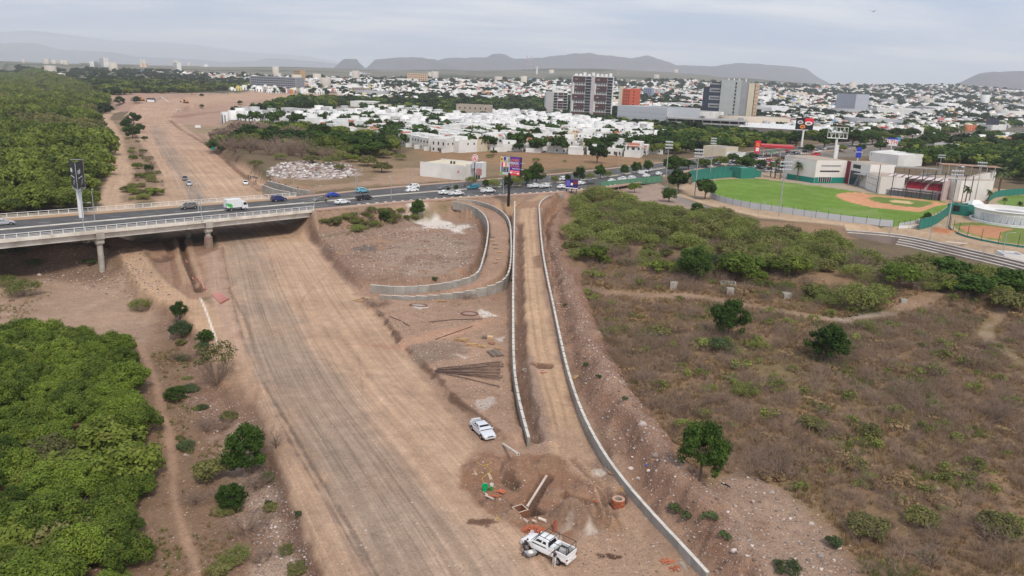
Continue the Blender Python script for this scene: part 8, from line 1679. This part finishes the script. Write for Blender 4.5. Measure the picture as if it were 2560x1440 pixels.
# motorcycles
def moto(loc,rz,lab,rider=None):
    e_ = empty('motorcycle',loc,rz,lab,'motorcycle')
    for x in (-.62,.66): link('wheel',MB().loft_loop([[((x+r*math.cos(a)),y,.31+r*math.sin(a)) for r,y in ((.22,-.05),(.31,-.05),(.31,.05),(.22,.05))] for a in np.linspace(0,2*math.pi,17)[:-1]]).mesh('wheel',M_black),e_)
    fr = MB(); fr.tube([(-.62,0,.31),(-.2,0,.55),(.3,0,.75),(.45,0,.95),(.66,0,.31)],.04,6); fr.tube([(.45,-.33,1.0),(.42,0,.97),(.45,.33,1.0)],.02,6); link('frame',fr.mesh('frame',M_steel),e_); link('tank',MB().box((.12,0,.82),(.5,.26,.22),top=(.7,.7)).mesh('tank',M_dark),e_); link('seat',MB().box((-.4,0,.76),(.62,.24,.10),top=(.9,.9)).mesh('seat',M_black),e_); link('engine',MB().box((0,0,.45),(.42,.28,.34),top=(.8,.8)).mesh('engine',M_steel),e_); link('headlight',MB().lathe([(.09,0),(.11,.06),(.03,.1)],8).mesh('headlight',M_lamp),e_,(.5,0,.9),(0,R_(90),0)); return e_
q = un(1160,471,AZ); h = av_heading(q[0])+math.pi; moto((q[0],q[1],AZ+.02),h,'motorcycle with a dark rider in the far lanes below the shop'); person('person','rider in black sitting on the motorcycle in the far lanes',(q[0]-.25*math.cos(h),q[1]-.25*math.sin(h),AZ+.20),h-math.pi/2,(.02,.02,.02),(.03,.03,.04),'sit',hat=(.05,.05,.05),hands=False)
for u,v,lab in [(630,446,'motorcycle parked by the workers, nearest the white pickup'),(636,445,'motorcycle parked by the workers, second from the white pickup'),(642,448,'motorcycle parked by the workers, third from the white pickup')]: p = G(u,v); moto(tuple(p),rnd.uniform(0,3),lab)
# ================================================================ works in the foreground
M_pvc = mat('cream_pvc',(.62,.50,.42),.5,.06,2,dirt=(.42,.30,.22)); M_pvcw = mat('white_pvc',(.74,.68,.60),.45,.05,2,dirt=(.5,.38,.3)); M_pvcp = mat('pink_pvc',(.52,.22,.18),.5,.06,2); M_brick = mat('brick',(.42,.13,.065),.9,.15,3,inst=.3); M_brickd = mat('wet_brick',(.25,.105,.06),.9,.2,3,inst=.25); M_mort = mat('mortar',(.33,.29,.23),.95,.15,3)
def pipe(u0,v0,u1,v1,r,m,lab,z0=None,z1=None,name='pipe',group=None):
    a = G(u0,v0) if z0 is None else np.append(un(u0,v0,z0),z0); b = G(u1,v1) if z1 is None else np.append(un(u1,v1,z1),z1); a = Vector(a)+Vector((0,0,r if z0 is None else 0)); b = Vector(b)+Vector((0,0,r if z1 is None else 0)); d = b-a; ax = d.normalized(); s = ax.cross(Vector((0,0,1))).normalized(); t_ = s.cross(ax); pts = []
    mb = MB(); secs = []
    for (l,rr) in ((0,r*.82),(0,r),(.96,r),(.961,r*1.13),(1,r*1.13),(1,r*.82),(0.0,r*.82)):
        secs.append([tuple(ax*d.length*l+s*rr*math.cos(q)+t_*rr*math.sin(q)) for q in np.linspace(0,2*math.pi,13)[:-1]])
    mb.loft(secs,caps=False); return tag(mb.build(name,m,None,tuple(a),smooth_=False),lab,'pipe',group)
pipe(1258,1113,1296,1139,.15,M_pvcw,'thick cream pipe lying on the ground below the end of the middle wall')
pipe(1366,1190,1317,1268,.14,M_pvc,'long pale pipe running down the trench to the brick chamber',z0=.15,z1=-.15)
pipe(1267,1261,1281,1269,.13,M_pvc,'short pipe stub entering the left side of the brick chamber',z0=-.1,z1=-.15); pipe(1303,1294,1321,1306,.14,M_pvc,'short pipe leaving the front of the brick chamber',z0=-.2,z1=-.05)
pipe(1347,1299,1365,1306,.15,M_pvcw,'short white pipe piece right of the brick chamber'); pipe(1214,1241,1234,1250,.10,M_pvcw,'white pipe piece below the green bucket'); pipe(1213,1234,1221,1240,.06,M_pvcw,'thin white pipe offcut just below the green bucket'); pipe(1331,1304,1341,1308,.13,M_pvc,'half buried pipe end just above the brick pile')
# brick chamber: real courses
cz = .30; cor = [un(1279,1268,cz),un(1305,1259,cz),un(1321,1275,cz),un(1296,1283,cz)]; cen = sum(cor)/4; a_ = math.atan2(*(cor[2]-cor[3])[::-1]); cw = float(np.mean([np.hypot(*(cor[i]-cor[(i+1) % 4])) for i in range(4)])); ck = empty('brick_chamber',(cen[0],cen[1],-1.1),a_,'square open brick manhole chamber in the middle of the excavation','manhole')
bm_ = MB().box((0,0,0),(.27,.13,.065)).mesh('brick',M_brickd); nb_ = 4; bl_ = cw/nb_; hc = 1.4; rows_ = 17
for r in range(rows_-10,rows_):
    z = hc*(r+.5)/rows_
    for s in range(4):
        for i in range(nb_):
            off_ = (.5 if r % 2 else 0); x = -cw/2+bl_*((i+.5+off_*.5) % nb_); ang = s*math.pi/2; y = -cw/2+.065; o = link('brick',bm_,ck,(x*math.cos(ang)-y*math.sin(ang),x*math.sin(ang)+y*math.cos(ang),z),(0,0,ang),(bl_*.94/.27,1,hc/rows_*.88/.065))
inner = MB(); w2 = cw/2-.12
for s in range(4): ang = s*math.pi/2; P = [(-w2,-w2),(w2,-w2)]; R2 = [(x*math.cos(ang)-y*math.sin(ang),x*math.sin(ang)+y*math.cos(ang)) for x,y in P]; inner.quad((*R2[0],0),(*R2[1],0),(*R2[1],hc-.02),(*R2[0],hc-.02))
inner.quad((-w2,-w2,.1),(w2,-w2,.1),(w2,w2,.1),(-w2,w2,.1)); link('plaster_lining',inner.mesh('plaster_lining',M_mort),ck)
cr2 = MB(); cr2.loft_loop([[(sx*(cw/2-.13),sy*(cw/2-.13),hc),(sx*cw/2,sy*cw/2,hc),(sx*cw/2,sy*cw/2,hc+.03),(sx*(cw/2-.13),sy*(cw/2-.13),hc+.03)] for sx,sy in ((-1,-1),(1,-1),(1,1),(-1,1))]); link('mortar_bed',cr2.mesh('mortar_bed',mat('pale_mortar',(.48,.36,.28),.9)),ck)
tag(MB().lathe([(.02,0),(.12,.1),(.05,.3),(.14,.35),(.03,.6)],7).build('plastic_sheet',mat('blue_plastic',(.25,.33,.42),.4),None,(cen[0],cen[1],-.95)),'crumpled pale blue plastic inside the brick chamber','plastic')
def ring_things(u,v,ro,ri,h,rows_,lab,z=None,m=M_brick):
    p = G(u,v) if z is None else np.append(un(u,v,z),z); e_ = empty('brick_ring',tuple(p),0,lab,'manhole'); n = 16; me = MB().box((0,0,0),(ro-ri,2*math.pi*(ro+ri)/2/n*.93,h/rows_*.9)).mesh('brick',m)
    for r in range(rows_):
        for i in range(n): a = 2*math.pi*(i+.5*(r % 2))/n; link('brick',me,e_,((ro+ri)/2*math.cos(a),(ro+ri)/2*math.sin(a),h*(r+.5)/rows_-.15),(0,0,a))
    link('lining',MB().ring(ri-.04,ri+.01,-.5,h-.18,20).mesh('lining',M_mort),e_); link('mortar_cap',MB().ring(ri,ro-.01,h-.17,h-.13,20).mesh('mortar_cap',mat('salmon_mortar',(.50,.30,.22),.9)),e_)
ring_things(1545,1262,.66,.40,.85,6,'round brick manhole ring in a small pit beside the right wall'); ring_things(1355,930,.62,.36,.35,3,'pale brick ring sunk in a square pit on the slip road')
p = G(1315,926); tag(MB().ring(.42,.55,0,.12,18).build('manhole_rim',M_conc,None,tuple(p)),'small dark round manhole opening left of the brick ring pit','manhole')
p = G(1387,1326); pi_ = MB().ring(.15,.19,0,1.05,16); tag(pi_.build('pipe',mat('terracotta_pvc',(.40,.12,.08),.5),None,tuple(p)),'terracotta coloured pipe standing upright right of the brick pile','pipe')
def brick_pile(u,v,rx,ry,h,n,lab,group=None):
    p = G(u,v); g = random.Random(int(u)); b = MB()
    for i in range(n):
        a = g.uniform(0,6.28); r = g.uniform(0,1)**.6; x,y = rx*r*math.cos(a),ry*r*math.sin(a); z = h*(1-r)*g.uniform(.4,1)+.04; m_ = len(b.v); b.box((0,0,0),(.24,.12,.075)); M3 = Matrix.Rotation(g.uniform(0,6),3,'Z')@Matrix.Rotation(g.uniform(-.6,.6),3,'X')
        b.v[m_:] = [tuple(M3@Vector(q)+Vector((x,y,z))) for q in b.v[m_:]]
    o = b.build('brick_pile',M_brick,None,tuple(p)); tag(o,lab,'bricks',kind='stuff'); return o
brick_pile(1333,1326,1.15,.75,.45,190,'heap of orange bricks and broken brick in front of the pickup hood'); brick_pile(1250,1229,.55,.35,.15,40,'small scatter of orange brick beside the white and red bucket'); brick_pile(1235,1240,.6,.25,.06,22,'loose bricks below the green bucket'); brick_pile(1672,1405,.9,.5,.05,26,'loose orange bricks along the wall footing'); brick_pile(1688,1422,.5,.4,.08,16,'few orange bricks near the bottom end of the wall'); brick_pile(1490,1253,.3,.2,.05,8,'few brick pieces on the rutted soil')
def bucket(u,v,c,lab,s=1.0):
    p = G(u,v); e_ = empty('bucket',tuple(p),0,lab,'bucket'); e_.scale = (s,)*3; link('shell',MB().lathe([(.13,0),(.18,.36),(.165,.36),(.12,.03)],14).mesh('shell',mat('plastic_%d%d' % (int(c[0]*99),int(c[1]*99)),c,.4)),e_); link('handle',MB().tube([(-.17,0,.34),(-.1,0,.48),(.1,0,.48),(.17,0,.34)],.008,5).mesh('handle',M_steel),e_)
bucket(1212,1227,(.0,.42,.14),'bright green tub standing on the red soil',1.9); bucket(1228,1226,(.05,.30,.05),'small green bucket right of the green tub',1.0); bucket(1229,1219,(.75,.70,.66),'white and red paint bucket right of the green tub',1.2); bucket(1330,1337,(.72,.62,.60),'pale bucket at the foot of the brick heap',1.1); bucket(1339,1335,(.45,.12,.08),'reddish bucket at the foot of the brick heap',.9)
def plank(u0,v0,u1,v1,w_,th,m,lab,dz=0.,name='plank',z=None,cat='timber',group=None):
    a = G(u0,v0) if z is None else np.append(un(u0,v0,z),z); b = G(u1,v1) if z is None else np.append(un(u1,v1,z),z); d = Vector(b)-Vector(a); c = (Vector(a)+Vector(b))/2; o = MB().box((0,0,0),(d.length,w_,th)).build(name,m,None,(c.x,c.y,c.z+th/2+.01+dz)); o.rotation_euler = (0,-math.asin(max(-1,min(1,d.z/max(d.length,.01)))),math.atan2(d.y,d.x)); return tag(o,lab,cat,group)
for a,lab in [((1185,1178,1193,1188),'upper of two crossed timber offcuts on the red soil'),((1183,1184,1191,1188),'lower of two crossed timber offcuts on the red soil'),((1220,1184,1226,1200),'left of two parallel timbers on the red soil'),((1223,1184,1230,1199),'right of two parallel timbers on the red soil'),((1203,1181,1209,1184),'short timber offcut between the two pairs'),((1498,1118,1540,1180),'long plank leaning along the foot of the right wall'),((1552,1205,1560,1192),'plank standing against the right wall above the brick ring')]: plank(*a,.14,.06,M_woodg if a[0] > 1400 else mat('pale_timber',(.52,.38,.26),.85),lab)
tape = MB()
for pts in ([(1192,1158),(1199,1163),(1210,1166),(1222,1163),(1230,1158)],[(1217,1164),(1219,1170),(1226,1176),(1230,1184)],[(1228,1180),(1214,1190),(1207,1196),(1205,1202),(1212,1212)],[(1243,1296),(1250,1300),(1256,1305)],[(1241,1288),(1243,1296),(1238,1302)]):
    tape.tube([tuple(G(*q)+np.array([0,0,.12])) for q in pts],.022,4)
tag(tape.build('caution_tape',mat('yellow_tape',(.65,.50,.08),.5)),'yellow caution tape trailing over the red soil','tape')
def pallet(u,v,rz,lab,n=6,L_=1.2,W_=1.0,m=None,tilt=0,dz=0):
    p = G(u,v); e_ = empty('pallet',(p[0],p[1],p[2]+.02+dz),rz,lab,'pallet'); 
    if tilt: e_.rotation_euler = (tilt,0,rz)
    me = MB().box((0,0,0),(L_,W_/n*.7,.03)).mesh('slat',m or M_wood); mr_ = MB().box((0,0,0),(.09,W_,.09)).mesh('bearer',m or M_wood)
    for i in range(n): link('slat',me,e_,(0,-W_/2+W_*(i+.5)/n,.115))
    for x in (-L_/2+.06,0,L_/2-.06): link('bearer',mr_,e_,(x,0,.05))
pallet(1526,1172,R_(-58),'weathered slatted form panel at the right wall, upper',m=M_woodg,L_=.9,W_=1.1,tilt=.3); pallet(1529,1184,R_(-58),'fresh orange timber bundle below the slatted panel',n=4,L_=.8,W_=.5); pallet(1557,1224,R_(-58),'orange slatted pallet above the brick ring',n=5,L_=.8,W_=.9,tilt=.3); pallet(1438,944,R_(60),'orange timber bundle on the bank behind the right wall',n=4,L_=1.4,W_=.6); pallet(1195,684,R_(-60),'orange slatted panel leaning on the bend of the inner curved wall',n=5,L_=1.6,W_=1.2,tilt=.5); pallet(899,752,R_(-30),'slatted timber panel at the corner of the dirt road and the curved slip road',n=6,L_=2.0,W_=1.6); pallet(1104,753,R_(10),'timber panel on the ground below the outer curved wall',n=5,L_=1.8,W_=1.2)
pallet(1082,727,R_(5),'dark form panel lying on the curved slip road',m=M_woodg,L_=3.0,W_=.9); pallet(1050,722,R_(3),'brown form panel against the inner curved wall',m=mat('red_ply',(.30,.15,.09),.85),L_=3.0,W_=.7)
for i,(u,v,m) in enumerate([(1231,593,M_woodg),(1231,602,M_wood),(1237,612,M_woodg),(1240,622,M_woodg),(1248,631,M_wood),(1246,648,M_wood),(1238,658,M_wood)]): pallet(u,v,rnd.uniform(0,1),'board stack number %s from the top along the curved slip road' % ['one','two','three','four','five','six','seven'][i],n=3,L_=1.1,W_=1.0,m=m)
# timber stacks on the triangular plot
def timber_stack(u,v,n,L_,rz,lab,m,spread=.9,layers=3,messy=.1):
    p = G(u,v); e_ = empty('timber_stack',tuple(p),rz,lab,'timber'); me = MB().box((0,0,0),(1,.12,.09)).mesh('timber',m); g = random.Random(int(u+v))
    for i in range(n): k = i % layers; link('timber',me,e_,(g.uniform(-.2,.2),-spread/2+spread*(i//layers)/(max(1,n//layers)),.06+.1*k),(0,g.uniform(-.03,.03),g.uniform(-messy,messy)),(L_*g.uniform(.75,1),1,1))
timber_stack(1180,862,24,1.7,R_(5),'neat stack of orange timbers, middle one of the plot',M_wood); timber_stack(1153,850,22,2.4,R_(-12),'untidy heap of orange timber left of the neat stack',M_wood,1.1,3,.6); timber_stack(1207,866,18,1.7,R_(-25),'loose timber heap right of the neat stack',M_wood,.9,2,.5); timber_stack(1230,860,12,.9,R_(-40),'small reddish timber bundle below the plywood sheets',mat('red_ply',(.30,.15,.09),.85),.8,2,.2); timber_stack(1238,885,30,2.7,R_(-62),'largest stack of long brown timbers, beside the deep trench',M_woodg,1.9,3,.06); timber_stack(1246,872,10,1.1,R_(-50),'short timbers piled on top of the largest stack',M_wood,.7,2,.2)
for u,v,m,s,lab in [(1225,848,mat('new_plywood',(.60,.40,.22),.8,.1),.9,'pile of fresh yellow plywood sheets'),(1211,846,M_woodg,.75,'grey board pile left of the yellow plywood')]:
    p = G(u,v); e_ = empty('board_pile',tuple(p),R_(-3),lab,'boards'); me = MB().box((0,0,0),(s,s*1.1,.06)).mesh('board',m)
    for k in range(6): link('board',me,e_,(rnd.uniform(-.03,.03),rnd.uniform(-.03,.03),.05+.085*k))
bars = empty('rebar_bundle',tuple(G(1090,930)),0,'fan of long dark reinforcing bars laid across the triangular plot','rebar'); b0 = Vector(G(1090,930)); M_rebar = mat('rebar_rust',(.075,.045,.038),.7,.2,2)
for i in range(24):
    t = i/23; ve = 904+52*t+rnd.uniform(-1,1); st_ = G(1086+rnd.uniform(0,12),924+10*t+rnd.uniform(-3,3)); en = G(1255+rnd.uniform(-10,6) if t < .85 else 1250,ve+(14 if i > 21 else 0)); md_ = (st_+en)/2+np.array([0,0,.10]); md_[1] += rnd.uniform(-.4,.1); link('bar',MB().tube([tuple(Vector(q)-b0+Vector((0,0,.08+.01*(i % 4)))) for q in (st_,md_,en)],.032,5).mesh('bar',M_rebar),bars)
for pts,lab,m in [([(945,790),(978,793),(1000,802),(1024,816)],'bent dark pipe lying near the roots at the road corner',M_rebar),([(1088,849),(1180,817)],'single dark bar lying slantwise above the timber stacks',M_rebar),([(1072,806),(1130,800),(1206,798)],'long thin bar lying across the middle of the plot',M_rebar)]:
    a0 = Vector(G(*pts[0])); tag(MB().tube([tuple(Vector(G(*q))-a0+Vector((0,0,.07))) for q in pts],.055,6).build('bar',m,None,tuple(a0)),lab,'rebar')
for u,v,rx,ry,c,lab in [(1174,785,1.5,1.1,(.34,.22,.175),'oval mortar basin with brown rim on the plot'),(1046,764,1.6,.7,(.42,.37,.33),'flat pale mortar basin near the outer curved wall')]:
    p = G(u,v); e_ = empty('mortar_basin',tuple(p),0,lab,'basin'); e_.scale = (rx,ry,1); link('rim',MB().ring(.86,1.08,-.02,.16,26).mesh('rim',mat('basin_rim',(.16,.085,.06),.95)),e_); link('slurry',MB().lathe([(.87,-.05),(.87,.07),(.01,.075)],26).mesh('slurry',mat('slurry%d' % u,c,.6,.25,2)),e_)
# pink pipes at the left
for i in range(6):
    t = i/5; pipe(533+13.5*t,739-5.5*t,553+19*t,760-10*t,.15,M_pvcp,'pink pipe in the bundle of six, %s from the left' % ['first','second','third','fourth','fifth','sixth'][i],group='pink pipe bundle')
pipe(492,693,504,710,.17,M_pvcp,'upper of two pink pipes lying end to end beside the trench'); pipe(505,710,512,726,.17,M_pvcp,'lower of two pink pipes lying end to end beside the trench'); pipe(481,696,485,702,.15,M_pvcp,'pink pipe end showing in the narrow trench'); pipe(465,652,469,660,.15,M_pvcp,'pink pipe piece at the upper part of the narrow trench')
# concrete blocks and foundation frames in the field
for u,v,wpx,hpx,lab in [(1683,724,17,17,'plain concrete block at the left end of the row in the field'),(1825,740,17,18,'concrete block with stub bars in front of the open foundation frame'),(1970,748,20,13,'low wide concrete block right of the middle of the field'),(2260,759,15,10,'small pale concrete block beside the rubble path')]:
    p = G(u,v); k = ppm(p); w_ = wpx/k; h = hpx/k*1.05; e_ = empty('concrete_block',tuple(p),R_(rnd.uniform(-20,5)),lab,'concrete block'); link('block',MB().box((0,w_/2,h/2-.2),(w_,w_,h+.4)).mesh('block',M_conc),e_)
    for i in range(4): link('stub_bar',MB().tube([(-w_*.35+w_*.23*i,w_*.3,h),(-w_*.35+w_*.23*i,w_*.3,h+.35)],.04,5).mesh('stub_bar',M_rebar),e_)
for u,v,wpx,lab in [(1820,718,40,'open concrete foundation frame behind the block with stub bars'),(1950,724,46,'open concrete foundation frame half hidden by bushes'),(2306,724,46,'slab foundation with stub bars by the rubble path'),(2416,728,52,'large dark foundation frame under the trees at the right')]:
    p = G(u,v); w_ = wpx/ppm(p); e_ = empty('foundation',tuple(p),R_(-12),lab,'foundation')
    for q in ((-w_/2,w_/2,0,.3),(-w_/2,w_/2,w_*.8-.3,w_*.8),(-w_/2,-w_/2+.3,.3,w_*.8-.3),(w_/2-.3,w_/2,.3,w_*.8-.3)): link('beam',MB().bx(q[0],q[1],q[2],q[3],-.6,.7).mesh('beam',M_wall),e_)
    for i in range(6): link('stub_bar',MB().tube([(-w_/2+w_*i/5*.96+.1,.15,.6),(-w_/2+w_*i/5*.96+.1,.15,1.2)],.045,5).mesh('stub_bar',M_rebar),e_)
# boulders
def boulder(u,v,s,lab,m=M_stone):
    p = G(u,v); g = np.random.RandomState(int(u)); b = MB(); secs = []
    for z,r in ((-.3,.7),(.0,1.0),(.45,.85),(.75,.35)): secs.append([(r*math.cos(a)*g.uniform(.8,1.15),r*math.sin(a)*g.uniform(.75,1.05)*.8,z*g.uniform(.9,1.1)) for a in np.linspace(0,2*math.pi,9)[:-1]])
    b.loft(secs); o = b.build('boulder',m,None,tuple(p)); o.scale = (s,)*3; tag(o,lab,'boulder')
for u,v,s,lab in [(1607,1062,.55,'pale boulder on the crest of the rubble bank, highest'),(1638,1140,.40,'grey boulder on the rubble bank right of the wall'),(1577,1172,.35,'flat pale slab stone by the wall on the bank'),(1622,1178,.3,'pinkish stone in the middle of the bank'),(1595,1196,.25,'small pinkish stone near the wall'),(1930,1232,.3,'pale boulder at the edge of the dry brush'),(2052,1392,.4,'white angular block on the lower rubble ground'),(2097,1370,.3,'grey boulder beside the lower green bush'),(1836,1378,.35,'brown boulder near the bottom of the bank'),(2028,1310,.3,'stone at the top of a stone row on the rubble ground'),(2345,1226,.4,'white stone in the dry field at the right'),(2270,1256,.3,'pale rubble lump in the dry field'),(460,1120,.35,'white block beside the footpath'),(463,1138,.25,'small white block below the first beside the footpath'),(98,688,.5,'white lump on the clearing under the bridge')]: boulder(u,v,s,lab)
# small foreground rubbish
p = G(1617,1164); tag(MB().lathe([(.02,0),(.16,.05),(.08,.16),(.02,.2)],7).build('plastic_bag',mat('blue_bag',(.03,.10,.45),.5),None,tuple(p)),'crumpled blue plastic bag on the rubble bank','bag')
tag(MB().tube([tuple(G(1802,1210)+np.array([0,0,.05])),tuple(G(1815,1213)+np.array([0,0,.08])),tuple(G(1824,1218)+np.array([0,0,.05]))],.06,6).build('hose',M_black),'short black hose on the rubble behind the dark tree','hose')
# ================================================================ farther works
def excavator(u,v,rz,lab,s=1.0):
    p = G(u,v); e_ = empty('excavator',tuple(p),rz,lab,'excavator'); e_.scale = (s,)*3; yel = mat('machine_orange',(.55,.20,.03),.5,.1)
    for y in (-1.1,1.1): link('track',MB().loft([[(x,y+d_,z) for x,z in ((-1.9,.15),(-1.6,0),(1.6,0),(1.9,.15),(1.9,.6),(1.6,.85),(-1.6,.85),(-1.9,.6))] for d_ in (-.28,.28)]).mesh('track',M_black),e_)
    link('house',MB().box((-.4,0,1.55),(3.0,2.4,1.2),top=(.9,.92)).mesh('house',yel),e_); link('cab',MB().box((.8,.75,2.1),(1.3,.95,1.7),top=(.8,.9)).mesh('cab',M_glass),e_)
    link('boom',MB().tube([(.9,-.1,1.6),(2.8,-.1,4.2),(5.0,-.1,3.8)],[.28,.28,.2],6).mesh('boom',yel),e_); link('stick',MB().tube([(4.7,-.1,4.2),(5.8,-.1,1.4)],[.2,.14],6).mesh('stick',yel),e_); link('bucket',MB().box((5.6,-.1,.9),(.9,1.0,.8),top=(.6,1)).mesh('bucket',M_dark),e_)
excavator(355,252,2.6,'orange excavator at the left end of the crusher on the far plain',1.3); excavator(465,258,2.8,'orange excavator alone right of the crusher on the far plain',1.3)
p = G(378,256); e_ = empty('crusher',tuple(p),R_(-5),'white and dark stone crusher with a conveyor on the far construction plain','machine'); link('body',MB().box((0,0,2.5),(9,4,4),top=(.8,.8)).mesh('body',M_dark),e_); link('trailer',MB().box((1,-2.2,1.6),(8,.4,2.6)).mesh('trailer',M_white),e_); link('conveyor',MB().tube([(4,0,1),(12,0,6)],.5,5).mesh('conveyor',M_steel),e_); link('conveyor',MB().tube([(12,0,6),(20,0,1)],.4,5).mesh('conveyor',M_steel),e_)
p = G(533,375); e_ = empty('portable_toilet',tuple(p),.3,'teal portable toilet at the foot of the dark trees by the dirt road','toilet'); e_.scale = (1.4,)*3; link('cabin',MB().bx(-.55,.55,-.55,.55,0,2.0).mesh('cabin',mat('toilet_teal',(.0,.32,.30),.5)),e_); link('roof',MB().box((0,0,2.1),(1.16,1.16,.2),top=(.8,.8)).mesh('roof',M_w4),e_); link('door',MB().bx(-.4,.4,-.6,-.56,.1,1.85).mesh('door',mat('toilet_door',(.0,.25,.24),.5)),e_)
p = G(495,319); tag(MB().box((0,0,.8),(4,3,1.6),top=(.9,.8)).build('crate',M_w1,None,tuple(p),.3),'small white container alone on the plain left of the estate','container')
# rubble dump: pale broken slabs
g = np.random.RandomState(71); ddx,ddy = scatter_poly(W([(665,430,5),(700,410,5),(760,402,5),(880,412,5),(892,432,5),(870,447,5),(800,445,5),(680,447,5)],5),1.15,seed=41); k_ = g.uniform(0,1,len(ddx)) < .75; ddx,ddy = ddx[k_],ddy[k_]; n_ = len(ddx)
stuff_scatter('rubble','white and grey broken slabs dumped beyond the avenue','rubble',[rock_src(11),rock_src(12),rock_src(13,1),(rock_src(14)[0]*np.array([1.6,1,.25]),rock_src(14)[1],rock_src(14)[2],2)],(mat('rubble_white',(.58,.55,.52),.9,.2,2,inst=.35),M_stoned,mat('rubble_mixed',(.50,.42,.40),.9,.4,.4,inst=.6)),np.stack([ddx,ddy,hz(ddx,ddy)+.1],-1),g.randint(0,4,n_),g.uniform(.3,1.3,n_)**1.3,g.uniform(0,6.28,n_))
def parked(u,v,pm,lab,rz,group='cars parked around the shopping area'):
    p = G(u,v); key = 'simple_'+pm.name
    if key not in _CAR:
        b = MB(); b.loft([[(x,-w_,z0),(x,w_,z0),(x,w_,z1),(x,-w_,z1)] for x,w_,z0,z1 in ((-2.2,.75,.4,.85),(-2.0,.87,.25,.95),(1.0,.87,.25,.92),(2.0,.83,.3,.75),(2.2,.7,.4,.6))]); c = MB(); c.box((-.3,0,1.15),(2.6,1.5,.5),top=(.72,.8)); t_ = MB().box((-.3,0,1.42),(1.75,1.12,.06)); w4 = MB(); [w4.tube([(x,y-.1,.31),(x,y+.1,.31)],.31,10) for x in (-1.35,1.35) for y in (-.8,.8)]
        _CAR[key] = (b.mesh('body',pm),c.mesh('windows',M_glass),t_.mesh('roof_panel',pm),w4.mesh('wheel',M_black))
    e_ = empty('parked_car',tuple(p),rz,lab,'car',group)
    for nm,me in zip(('body','windows','roof_panel','wheels'),_CAR[key]): link(nm,me,e_)
cm = [(WH,'white'),(WH,'white'),(SILV,'silver'),(GREY,'grey'),(BLK,'black'),(P_red,'red'),(WH,'white')]
for (u0,u1,v0,v1,n,base_,wd) in [(1862,1960,398,432,34,0,'in the lot left of the clubhouse'),(1960,2060,372,392,22,0,'along the road behind the clubhouse'),(2190,2330,340,368,46,0,'in the busy lot around the oval sign'),(2380,2430,385,420,10,0,'beside the white house at the right'),(1760,1850,398,420,14,0,'on the avenue past the fence trees')]:
    for i in range(n):
        pm,cn = rnd.choice(cm); u = rnd.uniform(u0,u1); v = v0+(v1-v0)*rnd.random(); parked(u,v,pm,f'{cn} car parked {wd}',rnd.choice([.1,1.6,.3]))
for u,v,wpx in [(1720,425,44),(1760,420,50),(1800,415,44),(1830,408,40),(1700,412,40),(1990,368,60),(1940,372,50),(2060,372,60),(2130,365,56),(2170,355,50),(2100,350,60),(2030,350,50),(2250,370,40),(2290,378,50),(2340,372,50),(2200,378,36),(1900,420,30),(2280,350,40),(2330,352,44),(2240,345,40),(2370,392,50),(2330,400,50),(2290,405,40),(1880,402,30),(2420,360,50),(2060,352,44),(2085,362,40),(2120,356,44),(2150,366,36),(2180,362,44),(2210,352,44),(2235,360,36),(2270,362,40),(2100,378,36),(2150,380,30),(2180,342,44),(2310,362,44),(2350,362,44),(2390,366,44),(2020,382,30),(2480,365,60),(2540,370,60)]:
    p = G(u,v); plant('darkbig' if rnd.random() < .7 else 'forest',tuple(p),wpx/ppm(p),'tree among the cars and shops behind the ball park','trees among the shops',rnd.uniform(.6,.8))
# bird
q = ray(2184,29); q = q/np.linalg.norm(q)*70+np.array([0,0,CAMH]); bd_ = empty('bird',tuple(q),.8,'small dark bird in flight high in the right part of the sky','bird'); bd_.scale = (.5,)*3
link('body',MB().tube([(-.28,0,0),(-.1,0,.0),(.12,0,.02),(.24,0,.03)],[.02,.06,.06,.02],8).mesh('body',M_black),bd_)
for s in (-1,1): link('wing',MB().loft([[(-.1,s*.03,.02),(.1,s*.03,.02),(.1,s*.03,.035),(-.1,s*.03,.035)],[(-.06,s*.3,.16),(.1,s*.3,.16),(.1,s*.3,.17),(-.06,s*.3,.17)],[(-.12,s*.55,.12),(-.06,s*.55,.12),(-.06,s*.55,.125),(-.12,s*.55,.125)]]).mesh('wing',M_black),bd_)
link('tail',MB().poly([(-.25,-.03,0),(-.42,-.07,0),(-.42,.07,0),(-.25,.03,0)]).mesh('tail',M_black),bd_)
